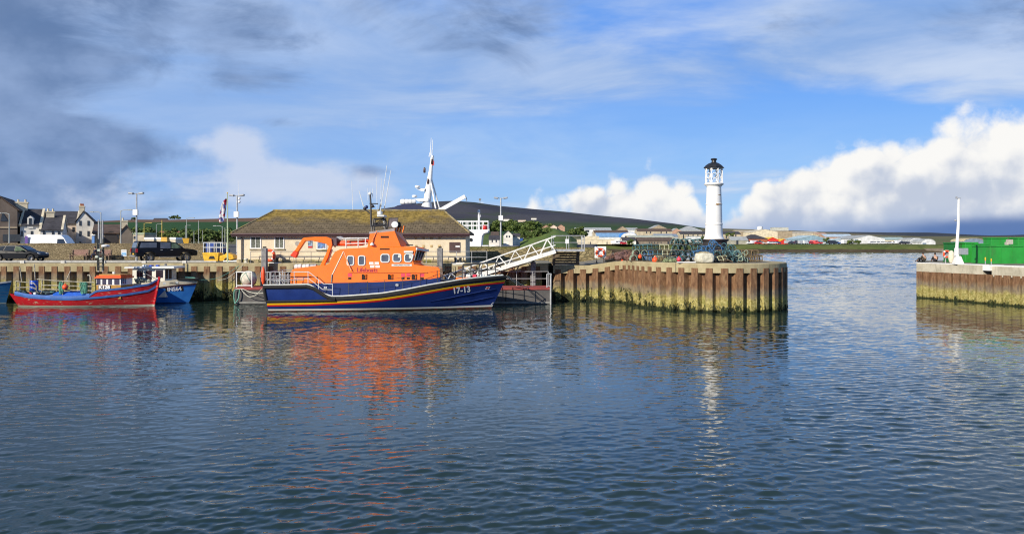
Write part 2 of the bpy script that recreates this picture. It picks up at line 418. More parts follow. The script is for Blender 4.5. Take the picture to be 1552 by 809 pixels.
def normals(P):
    N = []
    for i in range(len(P)):
        d = P[min(i+1, len(P)-1)]-P[max(i-1, 0)]; d.normalize(); N.append(Vector((d.y, -d.x, 0)))   # right of the walking direction = towards the water
    return N
def piles(path, pitch, zt, zc, z0=-1.2, out=.05, depth=.36, prof=((0, 0), (.18, 1), (.62, 1), (.80, 0))):
    """trough-shaped steel sheet piling along a path: pans stand proud of the concrete, troughs run in under it"""
    fine = resample(path, pitch/50); N = normals(fine); m = MB(); vs = []; pts = []
    i = 0
    while i+50 < len(fine):
        for u, o in prof:
            k = int(i+u*50); pts.append((fine[k]+N[k]*(out if o else -depth), o, fine[k], N[k]))
        i += 50
    for p, o, b, n_ in pts:
        top = zt(p.x) if o else zc(p.x)+.02
        vs += [(p.x, p.y, z0), (p.x, p.y, top)]
    fs = [(2*j, 2*j+2, 2*j+3, 2*j+1) for j in range(len(pts)-1)]
    m.add(vs, fs)
    for j in range(len(pts)-1):           # closed tops of the pans
        if pts[j][1] and pts[j+1][1]:
            a, b = pts[j][0], pts[j+1][0]; a2, b2 = a-pts[j][3]*.3, b-pts[j+1][3]*.3
            m.quad((a.x, a.y, zt(a.x)), (b.x, b.y, zt(b.x)), (b2.x, b2.y, zt(b2.x)), (a2.x, a2.y, zt(a2.x)))
    return m
def cap_strip(path, zt, zb, w=1.2, step=.4, chamfer=.05):
    P = resample(path, step); N = normals(P); rings = []
    for p, n in zip(P, N):
        t, b = zt(p.x), zb(p.x); q = p-n*w
        rings.append([(p.x, p.y, b), (p.x, p.y, t-chamfer), (p.x-n.x*chamfer, p.y-n.y*chamfer, t), (q.x, q.y, t), (q.x, q.y, b)])
    return MB().loft(rings, smooth=False)
def weed(path, dens, zlo, zhi, m, parent, seed=1, size=.11, offs=.07):
    """clumps of bladder wrack hanging on the piling"""
    rng = random.Random(seed); P = resample(path, .05); N = normals(P); mb = MB()
    for _ in range(dens):
        i = rng.randrange(len(P)); h = zlo+(zhi-zlo)*rng.random()**1.8
        for _ in range(rng.randint(14, 46)):
            j = min(len(P)-1, max(0, i+int(rng.gauss(0, 4)))); p, n = P[j], N[j]; z = h+rng.gauss(0, .16)
            c = p+n*(offs-.2*rng.random()*rng.random()+.05*rng.random()); s = size*(.5+rng.random()); a = rng.uniform(-.7, .7)
            t = Vector((-n.y, n.x, 0)); dn = Vector((0, 0, -1)); u = (t*math.cos(a)+n*math.sin(a)*.6)*s*.5; w = (dn+n*rng.uniform(0, .4)).normalized()*s*1.7
            c = Vector((c.x, c.y, z)); mb.quad(c-u, c+u, c+u*.6+w, c-u*.6+w)
    return mb.build('seaweed', m, parent, fix=False)
WEED = mat('wrack', (.022, .028, .008), .7, .5, 5, spec=.3)

T1 = 3.12
QY = 68.2
cz1 = lambda x: T1
# quay on the left
q = thing('quay_wall', 'long straight quay wall of rusty sheet piling with concrete coping behind the moored boats', 'quay wall')
pathA = [(-75, QY), (3.4, QY)]
piles(pathA, 1.05, lambda x: 2.86, lambda x: 2.42).build('sheet_piling', PILE_A, q)
cap_strip(pathA, cz1, lambda x: 2.42, 1.3, 1.0).build('coping', CONC, q)
weed([(-32, QY), (3.4, QY)], 90, .0, 1.0, WEED, q, 4, .08)
# low painted timber kerb along the coping
kb = MB(); kp = MB()
for i in range(24):
    x0 = -74+i*3.35
    if x0 > -24.5: break
    kp.bb(x0-.16, x0+.16, QY-.02, QY+.32, T1, T1+.21)
kb.bb(-75, -24.5, QY+.05, QY+.22, T1+.10, T1+.18)
kerb = thing('edge_kerb', 'low white painted kerb rail on stub blocks along the quay edge above the fishing boats', 'kerb rail')
kb.build('rail', mat('kerb_white', (.62, .60, .54), .7, .15, 3, dirt=.5), kerb); kp.build('stub_blocks', MATS['kerb_white'], kerb)

# pier with the lighthouse: S-bend then a round head
front = smooth_path([(3.4, QY), (5.0, 68.1), (6.6, 67.8), (8.0, 67.1), (8.95, 65.6), (9.4, 63.4), (10.0, 60.9), (11.2, 58.9), (13.0, 57.3), (15.0, 56.6), (17.0, 56.9),
                     (18.7, 57.9), (19.75, 59.4), (20.3, 61.2), (20.4, 63.2), (20.1, 65.6), (19.0, 68.0), (17.2, 70.0), (15, 71)], 8)
def zp(x):
    if x < 6.4: return 2.95
    k = min(1, max(0, (x-6.4)/2.9)); return 3.02+.36*k*k*(3-2*k)
q = thing('pier', 'pier of rusty sheet piling curving out to a rounded head under the white lighthouse', 'pier')
piles(front, 1.03, lambda x: zp(x)-.33, lambda x: zp(x)-.66).build('sheet_piling', PILE_B, q)
cap_strip(front, zp, lambda x: zp(x)-.66, 1.1, .3).build('coping', CONC, q)
weed(smooth_path([(3.4, QY), (5.0, 68.1), (6.6, 67.8), (8.0, 67.1), (8.95, 65.6), (9.4, 63.4), (10.0, 60.9), (11.2, 58.9)], 8), 85, .0, 1.2, WEED, q, 8, .055, .03)
weed(front[55:], 30, .1, .75, WEED, q, 9, .055, .03)
for px in (1026, 960):
    jb = MB()
    pt = min(front, key=lambda p: abs(776+p[0]/p[1]*F-px) if p[1] < 66 else 999)
    jb.box((pt[0], pt[1]-.012, zp(pt[0])-.33), (.03, .03, .64))
    jb.build('expansion_joint', mat('joint', (.06, .055, .05), .9), q)
# surfaces
mb = MB(); mb.quad((-75, QY+1.2, T1-.012), (3.4, QY+1.2, T1-.012), (3.4, 86, T1-.012), (-75, 86, T1-.012))
tag(mb.build('quay_deck', ASPH, fix=False), kind='structure')
mb = MB(); xs = [3.4+i*.3 for i in range(int((20.3-3.4)/.3)+1)]; rows = []
def frontY(x):
    best = None
    for a, b in zip(front, front[1:]):
        if a[0] <= x <= b[0] and b[0] > a[0]: f = (x-a[0])/(b[0]-a[0]); best = a[1]+f*(b[1]-a[1]); break
    return best
def backY(x): return 71.4 if x < 15 else 71.4-((x-15)/5.6)**2*8.6
for x in xs:
    fy = frontY(x); 
    if fy is None: continue
    by = max(backY(x), fy+.6) if x > 9.5 else 86
    rows.append(((x, fy+.6, zp(x)-.01), (x, by, zp(x)-.01)))
for a, b in zip(rows, rows[1:]): mb.quad(a[0], b[0], b[1], a[1])
for a, b in zip(rows, rows[1:]): mb.quad(a[1], b[1], (b[1][0], b[1][1], -1), (a[1][0], a[1][1], -1))
tag(mb.build('pier_deck', ASPH, fix=False), kind='structure')
# right hand quay
T3 = 3.02
dirR = Vector((2.6, -11.1, 0)).normalized()
pathR = [(35.6, 72.6)]; e = Vector((35.6, 72.6, 0))+dirR*34; pathR.append((e.x, e.y))
q = thing('harbour_quay', 'short concrete topped quay of sheet piling on the far side of the harbour mouth', 'quay wall')
piles(pathR, .86, lambda x: T3-.72, lambda x: T3-.70, out=.05, depth=.60, prof=((0, 0), (.06, 1), (.84, 1), (.90, 0))).build('sheet_piling', PILE_C, q)
seg = (Vector((*pathR[0], 0))+dirR*7.6)
cap_strip([pathR[0], (seg.x, seg.y)], lambda x: T3, lambda x: T3-.74, 1.4, .5).build('coping', CONC2, q)
s2 = seg+dirR*.75
cap_strip([(s2.x, s2.y), pathR[1]], lambda x: T3-.04, lambda x: T3-.86, 1.4, .5).build('coping', CONC2, q)
nR = Vector((dirR.y, -dirR.x, 0))
wp = MB(); wp.box((seg+dirR*.37-nR*.5+Vector((0, 0, T3-.18))), (.76, 1.3, .44), rz=math.atan2(dirR.y, dirR.x)); 
wp.build('white_step', mat('white_concrete', (.74, .73, .70), .7, .1, 4), q)
ln = MB(); a, b = Vector((*pathR[0], T3))-nR*.22, seg-nR*.22+Vector((0, 0, T3)); ln.bar(a+Vector((0, 0, .03)), b+Vector((0, 0, .03)), .42, .07)
ln.bar(s2-nR*.2+Vector((0, 0, T3+.0)), Vector((*pathR[1], T3))-nR*.2, .36, .1); ln.build('edge_strip', MATS['white_concrete'], q)
backR = MB(); z = T3-.012
backR.quad((35.6+1.2, 72.4, z), (e.x+1.2, e.y, z), (160, e.y, z), (160, 84, z), (41.4, 84, z)); backR.quad((35.6, 72.6, -1), (41.4, 84, -1), (41.4, 84, z), (35.6, 72.6, z)); backR.quad((41.4, 84, -1), (160, 84, -1), (160, 84, z), (41.4, 84, z))
tag(backR.build('harbour_deck', ASPH, fix=False), kind='structure')

# ------------------------------------------------------------------ ground beyond, far shore, hills
def ground_mat(name, a, b_, c_, s=.02, s2=.3):
    m, t, b = newmat(name, .95, .15); p = pos_of(m)
    c = mixc(noise(p, s, 5, .6).step(.35, .65), a, b_, t); c = mixc(noise(p, s2, 5, .65).step(.42, .68)*.7, c, c_, t)
    t.links.new(c.k, b.inputs['Base Color']); return m
GRASS = ground_mat('grass_bank', (.075, .10, .025), (.12, .135, .04), (.05, .075, .02), .03, .25)
TARM = ground_mat('tarmac', (.10, .095, .085), (.15, .14, .125), (.08, .08, .075), .05, .8)
GR = MB()
# land on the left, from behind the quay out to the inland end of the bay
def zl(Y): return 3.1 if Y < 120 else 3.1+(Y-120)*.0035
ed = [(-400, 86), (8.7, 86), (11.2, 110), (21, 210), (39, 400), (44, 426)]
ys = [86, 110, 150, 210, 300, 426]
def xe(Y):
    for a, b in zip(ed[1:], ed[2:]):
        if a[1] <= Y <= b[1]: return a[0]+(b[0]-a[0])*(Y-a[1])/(b[1]-a[1])
    return ed[-1][0]
for a, b in zip(ys, ys[1:]):
    GR.quad((-700, a, zl(a)), (xe(a), a, zl(a)), (xe(b), b, zl(b)), (-700, b, zl(b)))
    GR.quad((xe(a), a, zl(a)), (xe(a)+.6, a-.1, -.5), (xe(b)+1.2, b-.1, -.5), (xe(b), b, zl(b)))
tag(GR.build('ground', TARM, fix=False), kind='structure')
# town ground rising gently behind the far shore
def zt_(X, Y):
    base = 3.9+max(0, Y-440)*.0125
    return base + .5*math.sin(X*.013+Y*.004)*min(1, max(0, (Y-450)/200))
m = MB(); xs = [-900+i*60 for i in range(58)]; ys = [438, 470, 520, 600, 700, 850, 1000, 1300, 1800, 2600, 4000]
vs = [(x, y, zt_(x, y) if y < 1400 else zt_(x, 1300)-(y-1300)*.004) for y in ys for x in xs]; n = len(xs)
m.add(vs, [(j*n+i, j*n+i+1, (j+1)*n+i+1, (j+1)*n+i) for j in range(len(ys)-1) for i in range(n-1)], True)
tag(m.build('far_ground', ground_mat('far_fields', (.085, .11, .03), (.13, .125, .05), (.15, .13, .075), .006, .03), fix=False), kind='structure')
# grassy bank and weedy foreshore
def shoreY(x): return 425+4*math.sin(x*.03)+2*math.sin(x*.11+1)-max(0, x-150)*.10
bk, fs_ = MB(), MB(); xs = [34+i*4 for i in range(113)]; rb = []; rf = []
for i, x in enumerate(xs):
    y = shoreY(x); j = .25*math.sin(i*1.7)+.2*math.sin(i*.61)
    rf.append([(x, y-2, -.4), (x, y+1, .35), (x, y+5, 1.5+j*.4)]); rb.append([(x, y+5, 1.5+j*.4), (x, y+8, 2.7+j), (x, y+12, 3.75+j*.5), (x, y+22, 4.0), (x, y+60, 4.1)])
bk.loft(rb, closed=False, cap=False); fs_.loft(rf, closed=False, cap=False)
tag(bk.build('shore_bank', GRASS, fix=False), kind='structure')
tag(fs_.build('foreshore', ground_mat('foreshore', (.045, .03, .018), (.075, .055, .03), (.10, .085, .05), .06, .5), fix=False), kind='structure')
def ridge(name, mt, Yc, Y0, Yb, prof, zb, rough=1.0, nx=140, ny=22, seed=2):
    """a hill whose crest stands at distance Yc with the skyline the photo shows"""
    rng = np.random.default_rng(seed); xs = np.linspace(X_(prof[0][0], Yc), X_(prof[-1][0], Yc), nx); m = MB()
    cx = [X_(p[0], Yc) for p in prof]; cz = [Z_(p[1], Yc) for p in prof]
    ph = rng.random(12)*6.28; vs = []
    for j in range(ny):
        f = j/(ny-1); 
        if f < .75: g = f/.75; Y = Y0+(Yc-Y0)*g; h = g*g*(3-2*g)*.55+g*.45
        else: g = (f-.75)/.25; Y = Yc+(Yb-Yc)*g; h = 1-g*g
        for x in xs:
            z = np.interp(x, cx, cz); w = sum(math.sin(x/(Yc*.045*(k+1)**-.7)+Y/(Yc*.06*(k+1)**-.6)+ph[k])/(k+1) for k in range(5))
            vs.append((x, Y, zb+(z-zb)*h+w*rough*min(1, 6*h*(1.02-h)+.12)))
    m.add(vs, [(j*nx+i, j*nx+i+1, (j+1)*nx+i+1, (j+1)*nx+i) for j in range(ny-1) for i in range(nx-1)], True)
    o = m.build(name, mt, fix=False); return tag(o, kind='structure')
def shaded_heath_mat():
    m, t, b = newmat('heather', .95, .1); p = pos_of(m); x, y, z = sep(p)
    c = mixc(noise(p, .0022, 6, .6).step(.38, .62), (.040, .042, .056), (.066, .064, .074), t)  # heather tone with cloud shadow and distance blue mixed into the colour
    c = mixc(noise(vadd(p, (900, 0, 0)), .006, 5, .6).step(.52, .62)*.7, c, (.050, .066, .040), t)
    c = mixc((z+(noise(p, .004, 4)-.5)*50).step(88, 50), c, mixc(voro(p, .006, 'F1', out=1), (.030, .065, .022), (.06, .085, .03), t), t)
    t.links.new(c.k, b.inputs['Base Color']); return m
HEATH = shaded_heath_mat()
ridge('heather_hill', HEATH, 3600, 1900, 5200, [(330, 345), (430, 338), (520, 330), (580, 318), (630, 309), (660, 305.5), (690, 304), (720, 306), (760, 312), (810, 317), (860, 321.5), (900, 326), (950, 331), (1000, 338), (1030, 344), (1060, 348), (1120, 352), (1250, 356)], 8, 2.0)
def field_mat():
    m, t, b = newmat('crop_fields', .95, .1); p = pos_of(m); x, y, z = sep(p)
    c = mixc(voro(vmul(p, (1, .5, .2)), .006, 'F1', out=1), (.018, .050, .016), (.030, .075, .026), t)
    c = mixc((z+(noise(p, .01, 3)-.5)*3).step(33.5, 35.5), c, (.14, .085, .055), t)
    c = mixc((y+z*0).step(1000, 950), c, mixc(noise(p, .02, 4).step(.4, .6), (.05, .08, .02), (.10, .10, .04), t), t)
    t.links.new(c.k, b.inputs['Base Color']); return m
ridge('field_hill', field_mat(), 1300, 820, 1900, [(-60, 338), (60, 337), (150, 335), (215, 332.5), (260, 333), (320, 331.5), (400, 330), (470, 328), (560, 330), (640, 338), (720, 346), (800, 352)], 5, .5, seed=5)
def far_mat():
    m, t, b = newmat('far_moor_shaded', .95, .1); p = pos_of(m)
    c = mixc(noise(p, .0016, 6, .6).step(.38, .62), (.032, .040, .058), (.055, .062, .07), t)  # dusky blue: cloud shadow and haze put into the moor colour
    t.links.new(c.k, b.inputs['Base Color']); return m
ridge('far_hills', far_mat(), 6500, 4500, 8000, [(1040, 356), (1120, 352), (1180, 351), (1260, 351.5), (1330, 352), (1400, 352), (1450, 356), (1480, 357.5), (1552, 356), (1650, 352), (1800, 350)], 4, 3.0, seed=8)
ridge('brown_hill', ground_mat('dry_fields', (.13, .115, .06), (.17, .14, .085), (.10, .11, .045), .008, .02), 1500, 900, 2000, [(940, 356), (1000, 350), (1050, 347), (1090, 346), (1140, 347.5), (1190, 349), (1230, 351.5), (1260, 356), (1290, 361), (1320, 365)], 8, .6, seed=11)
# ------------------------------------------------------------------ common materials
WHITE = mat('white_paint', (.80, .79, .76), .45, .05, 3, dirt=.25)
WHITE_C = mat('clean_white', (.82, .82, .80), .35, .03, 3)
GALV = mat('galvanised', (.40, .41, .42), .5, .15, 5, metal=.3)
GALV_D = mat('dull_steel', (.20, .20, .20), .6, .25, 4, dirt=.5)
BLACK = mat('black_paint', (.018, .018, .02), .4, .2, 5)
RUBBER = mat('rubber', (.012, .012, .012), .8, .25, 8)
TYRE = mat('tyre', (.02, .02, .02), .85, .2, 20)
GLASS = mat('dark_glass', (.025, .03, .035), .06, .1, 3, spec=.8)
GLASS_G = mat('grey_glass', (.10, .11, .13), .08, .2, 2, spec=.8)
ORANGE = mat('lifeboat_orange', (.90, .185, .010), .30, .05, 2, coat=.3)
ORANGE_B = mat('buoy_orange', (.85, .09, .02), .5, .12, 5)
RED = mat('signal_red', (.55, .02, .02), .45, .12, 4)
YELLOW = mat('plant_yellow', (.72, .42, .02), .5, .15, 4, dirt=.4)
CREAM = mat('cream_harl', (.70, .60, .43), .95, .06, 1.2, bump=.02, bscale=14, col2=(.63, .54, .385))
ROPE_W = mat('pale_rope', (.55, .54, .45), .9, .25, 30)
ROPE_G = mat('green_rope', (.16, .38, .30), .9, .3, 20)
WOOD = mat('weathered_timber', (.14, .105, .075), .9, .35, 5, bump=.01, bscale=20)
def slate_mat(name, base, lich, zlo, zhi, amt=1.0):
    m, t, b = newmat(name, .95, .15); p = pos_of(m); x, y, z = sep(p)
    br = t.nodes.new('ShaderNodeTexBrick'); t.links.new(vmul(vec(t, x, z*1.7, y*0), (1, 1, 1)).k, br.inputs['Vector'])
    br.inputs['Scale'].default_value = 1; br.inputs['Brick Width'].default_value = .42; br.inputs['Row Height'].default_value = .26; br.inputs['Mortar Size'].default_value = .018
    br.inputs['Color1'].default_value = (*[q*.72 for q in base], 1); br.inputs['Color2'].default_value = (*[q*1.25 for q in base], 1); br.inputs['Mortar'].default_value = (*[q*.35 for q in base], 1)
    c = E(t, br.outputs[0])
    c = mixc(noise(p, 2.2, 6, .65).step(.3, .75)*.5, c, tuple(q*1.5 for q in base), t)
    k = z.step(zlo, zhi)*.30 + noise(vmul(p, (.35, .35, 1)), 1.3, 5, .6)*.55 + noise(p, 6, 5, .7)*.30
    c = mixc(k.step(.55, .76)*amt, c, mixc(noise(p, 3, 5).step(.4, .6), lich, tuple(q*.55 for q in lich), t), t)
    t.links.new(c.k, b.inputs['Base Color'])
    bn = t.nodes.new('ShaderNodeBump'); bn.inputs['Distance'].default_value = .03; t.links.new(E(t, br.outputs[1]).k, bn.inputs['Height']); bn.invert = True
    t.links.new(bn.outputs[0], b.inputs['Normal']); return m
def rubble_mat(name, a, b_, mortar, sc=2.2, top=None):
    m, t, b = newmat(name, .95, .12); p = pos_of(m); x, y, z = sep(p)
    q = vmul(p, (1, 1, 2.0)); v = voro(q, sc, 'F1', out=1); e = voro(q, sc, 'DISTANCE_TO_EDGE')
    r_, g_, bb_ = sep(v); c = mixc(r_, a, b_, t); c = mixc(noise(p, .7, 5, .6).step(.4, .7)*.5, c, tuple(q_*.6 for q_ in a), t)
    c = mixc(e.step(.08, .01), c, mortar, t)
    if top: c = mixc((z+(noise(p, 1.4, 5)-.5)*.6).step(top-.25, top+.2), c, (.12, .12, .035), t)
    t.links.new(c.k, b.inputs['Base Color'])
    bn = t.nodes.new('ShaderNodeBump'); bn.inputs['Distance'].default_value = .04; t.links.new(e.step(0, .12).k, bn.inputs['Height']); t.links.new(bn.outputs[0], b.inputs['Normal'])
    return m
RUBBLE = rubble_mat('rubble_stone', (.22, .175, .105), (.33, .27, .165), (.19, .15, .09), 4.2)
RUBBLE2 = rubble_mat('rubble_stone_mossy', (.22, .17, .09), (.34, .28, .15), (.13, .11, .06), top=4.25)

# ------------------------------------------------------------------ stone walls on the quay
w = MB(); w.bb(X_(-60, 82), X_(309, 82), 82, 82.5, 2.9, Z_(371, 82)); 
rng = random.Random(3)
wl = thing('stone_wall', 'long low rubble stone wall behind the parked vehicles and benches', 'wall')
w.build('wall_body', RUBBLE, wl)
w = MB(); x = X_(-60, 82)
while x < X_(309, 82): 
    d = rng.uniform(.22, .4); w.box((x+d/2, 82.25, Z_(371, 82)+.07+rng.uniform(-.02, .02)), (d*.94, .54, .15)); x += d
w.build('cope_stones', RUBBLE, wl)
w = MB(); w.prism([(X_(706, 79), 2.6), (X_(706, 79), 4.45), (X_(900, 79), 4.35), (X_(927, 79), 4.05), (X_(927, 79), 2.6)], 79, 79.7, 'y')
tag(w.build('retaining_wall', RUBBLE2), 'mossy brown retaining wall running from the cream building past the gangway', 'wall')

# ------------------------------------------------------------------ the cream building
SLATE = slate_mat('stone_slates', (.125, .098, .062), (.29, .205, .055), 5.6, 7.3)
bx0, bx1, by0, by1 = -23.1, -3.9, 69.3, 76.3; ez, rz_, rx0, rx1, ry = 5.62, 7.62, -21.0, -6.0, 72.8
bd = thing('station_building', 'single storey cream harled building with a mossy hipped stone slate roof behind the orange lifeboat', 'building', (-13.5, 72.8, T1))
def bp(): pass
OFF = Vector((-13.5, 72.8, T1))
def put(mb, name, m, parent, off, **k): return mb.xf(Matrix.Translation(-Vector(off))).build(name, m, parent, **k)
m = MB(); m.bb(bx0, bx1, by0, by1, T1-.1, ez+.02); put(m, 'wall', CREAM, bd, OFF)
m = MB(); m.bb(bx0-.03, bx1+.03, by0-.04, by1+.04, T1-.05, T1+.28); put(m, 'plinth', mat('plinth', (.40, .33, .20), .95, .3, 2, col2=(.20, .19, .06)), bd, OFF)
o_ = .38; q = [(bx0-o_, by0-o_, ez), (bx1+o_, by0-o_, ez), (bx1+o_, by1+o_, ez), (bx0-o_, by1+o_, ez), (rx0, ry, rz_), (rx1, ry, rz_)]
m = MB(); m.add(q, [(0, 1, 5, 4), (1, 2, 5), (2, 3, 4, 5), (3, 0, 4)]); b2 = [(a, b, c-.14) for a, b, c in q[:4]]
m.add(q[:4]+b2, [(0, 4, 5, 1), (1, 5, 6, 2), (2, 6, 7, 3), (3, 7, 4, 0), (4, 7, 6, 5)])
roof = put(m, 'roof', SLATE, bd, OFF)
m = MB(); m.tube([(rx0-.1, ry, rz_+.02), (rx1+.1, ry, rz_+.02)], .11, 8)
for a, b in ((0, 4), (1, 5)): m.tube([q[a], q[b]], .09, 6)
put(m, 'ridge_tiles', mat('ridge_stone', (.20, .17, .10), .95, .3, 3, col2=(.32, .23, .05)), roof, OFF)
GUT = mat('gutter_plum', (.075, .035, .04), .5, .15, 4)
m = MB(); m.tube([(bx0-o_, by0-o_-.06, ez-.1), (bx1+o_, by0-o_-.06, ez-.1)], .085, 8); m.bb(bx0-o_+.02, bx1+o_-.02, by0-o_+.002, by0-o_+.03, ez-.30, ez-.145); put(m, 'gutter', GUT, bd, OFF)
for x in (bx0+.42,): 
    m = MB(); m.tube([(x, by0-.1, ez-.2), (x, by0-.1, T1)], .055, 6); put(m, 'downpipe', mat('downpipe', (.06, .05, .05), .6), bd, OFF)
CURT = mat('curtain_green', (.14, .15, .12), .9, .4, 9); POSTER = mat('poster_blue', (.10, .20, .42), .6, .6, 3, col2=(.5, .45, .45)); FR = mat('upvc_white', (.78, .78, .77), .4, .04)
def window(px0, px1, py0, py1, pane, parent, off, yw=by0, bar=None):
    x0, x1, z1, z0 = X_(px0, yw), X_(px1, yw), Z_(py0, yw), Z_(py1, yw)
    m = MB(); t = .085
    for a, b, c, d in ((x0, x1, z1-t, z1), (x0, x1, z0, z0+t), (x0, x0+t, z0+t, z1-t), (x1-t, x1, z0+t, z1-t)): m.bb(a, b, yw-.05, yw+.02, c, d)
    if bar: m.bb((x0+x1)/2-.02, (x0+x1)/2+.02, yw-.04, yw+.02, z0+t, z1-t)
    f = put(m, 'window', FR, parent, off)
    m = MB(); m.bb(x0+t, x1-t, yw-.022, yw+.03, z0+t, z1-t); put(m, 'pane', pane, f, off)
    m = MB(); m.bb(x0-.06, x1+.06, yw-.10, yw+.02, z0-.09, z0-.002); put(m, 'sill', MATS['plinth'], f, off)
window(379.5, 396, 358, 377, CURT, bd, OFF, bar=1); window(416, 431, 358, 377, CURT, bd, OFF, bar=1); window(480, 495, 366, 378, POSTER, bd, OFF)
x = lambda p: X_(p, by0); zz = lambda p: Z_(p, by0)
m = MB(); m.bb(x(467), x(473.5), by0-.03, by0, zz(375.5), zz(365)); p_ = put(m, 'notice_board', mat('notice_blue', (.25, .36, .50), .6, .4, 4, col2=(.07, .08, .1)), bd, OFF)
m = MB(); m.bb(x(467), x(473.5), by0-.034, by0-.031, zz(375.5), zz(373)); put(m, 'red_band', RED, p_, OFF)
m = MB(); m.lathe([(.001, 0), (.19, 0), (.19, .05), (.001, .05)], n=16); m.xf(Matrix.Translation((x(450.5), by0, zz(369))) @ Matrix.Rotation(R(90), 4, 'X')); put(m, 'round_vent', mat('vent_grey', (.36, .33, .29), .8), bd, OFF)
LAMPG = mat('lamp_globe', (.70, .62, .30), .4, .1)
for px in (455.5, 518, 690): 
    m = MB(); m.ball((x(px), by0-.12, zz(356.5)), .11, 10, 6); g_ = put(m, 'bulkhead_lamp', LAMPG, bd, OFF)
m = MB(); m.box((x(503), by0-.2, zz(354)), (.35, .2, .16)); put(m, 'floodlight', GALV, bd, OFF)
BLK = mat('glass_block', (.48, .35, .16), .4, .2, 2)
for px in (630.5, 642, 654, 666): 
    for py in (361, 373): 
        m = MB(); m.box((x(px), by0-.004, zz(py)), (.20, .05, .20)); put(m, 'vent_block', BLK, bd, OFF)
m = MB(); m.bb(x(681), x(697.3), by0-.06, by0, zz(382.5), zz(367)); h = put(m, 'shutter', mat('shutter_brown', (.075, .04, .038), .7, .15, 6), bd, OFF)
m = MB(); m.bb(x(690.5), x(697), by0-.075, by0-.062, zz(374.5), zz(372.3)); put(m, 'notice_plate', FR, h, OFF)

# ------------------------------------------------------------------ railings along the quay
def railing(name, label, x0, x1, y, z0, h, n, m, cat='railing', rails=(1., .5), r=.028, z1=None):
    z1 = z0 if z1 is None else z1
    t = thing(name, label, cat, (x0, y, z0))
    for i in range(n):
        f = i/(n-1); b = MB(); xx = (x1-x0)*f; zz = (z1-z0)*f
        b.tube([(xx, 0, zz), (xx, 0, zz+h)], r, 6); b.box((xx, 0, zz+.01), (.14, .14, .02)); b.build('post', m, t)
    for f in rails:
        b = MB(); b.tube([(0, 0, h*f), (x1-x0, 0, h*f+z1-z0)], r, 6); b.build('rail', m, t)
    return t
railing('quay_railing', 'two rail grey railing in front of the cream building by the lifeboat crane', X_(380, 68.7), X_(540, 68.7), 68.7, T1, .96, 8, GALV_D)
railing('quay_railing', 'two rail grey railing in front of the cream building between lifeboat wheelhouse and gangway', X_(600, 68.7), X_(738, 68.7), 68.7, T1, .96, 7, GALV)

# ------------------------------------------------------------------ pontoon, guide piles, gangway
PONT = mat('pontoon_side', (.085, .08, .078), .8, .2, 1.5, dirt=.4); DECKR = mat('red_deck', (.27, .05, .045), .85, .2, 2, dirt=.4)
px0, px1, pz = X_(356, 64.4), X_(835, 64.4), 1.2
pt = thing('pontoon', 'long grey floating pontoon with a red deck lying behind the lifeboat', 'pontoon', (px0, 64.4, 0))
m = MB(); m.bb(0, px1-px0, 0, 2.9, -.6, pz-.06); m.build('float', PONT, pt)
m = MB(); m.bb(-.02, px1-px0+.02, -.05, 2.95, pz-.06, pz+.12); m.build('deck', DECKR, pt)
m = MB(); m.bb(-.03, px1-px0+.03, -.09, -.052, .10, .20); m.build('rubbing_strip', mat('grey_strip', (.25, .25, .23), .8, .2, 2), pt)

for i in range(1, 7): fr = MB(); fr.bb(i*(px1-px0)/7-.03, i*(px1-px0)/7+.03, -.02, -.002, .21, pz-.07); fr.build('fender_post', RUBBER, pt)

railing('pontoon_railing', 'white end railing of the pontoon above the hanging green ropes', px0+.1, px0+1.3, 64.5, pz+.12, 1.2, 2, WHITE, rails=(1., .12), r=.045)
railing('pontoon_railing', 'grey railing along the pontoon behind the white mooring buoy', px0+1.2, px0+7.5, 67.1, pz+.12, 1.1, 5, GALV)
railing('pontoon_railing', 'galvanised railing on the pontoon beneath the gangway', X_(735, 67), X_(831, 67), 67.0, pz+.12, 1.15, 5, GALV)
railing('pontoon_railing', 'bright ladder railing at the far end of the pontoon beside the rusty piles', X_(829, 64.6), X_(835.5, 64.6), 64.6, pz+.12, 1.05, 2, GALV, rails=(1., .1), r=.05)
m = MB(); m.tube([(px1-.02, 64.36, -.5), (px1-.02, 64.36, pz+1.1)], .07, 8); tag(m.build('end_post', GALV), 'thin grey post standing in the water against the end of the pontoon', 'post')
for px, py, lab in ((401, 376, 'square topped grey guide pile beside the orange life ring'), (667, 376, 'grey guide pile between lifeboat wheelhouse and brown shutter'), (808, 397, 'grey guide pile rising under the gangway')):
    g_ = thing('guide_pile', lab, 'pile', (X_(px, 67.6), 67.6, 0), 0, 'guide piles')
    m = MB(); m.box((0, 0, (Z_(py, 67.6)-2)/2), (.44, .44, Z_(py, 67.6)+2)); m.build('pile', GALV_D, g_, bevel=.05)
    m = MB(); m.box((0, 0, Z_(py, 67.6)+.07), (.24, .24, .12)); m.build('cap', RUBBER, g_)
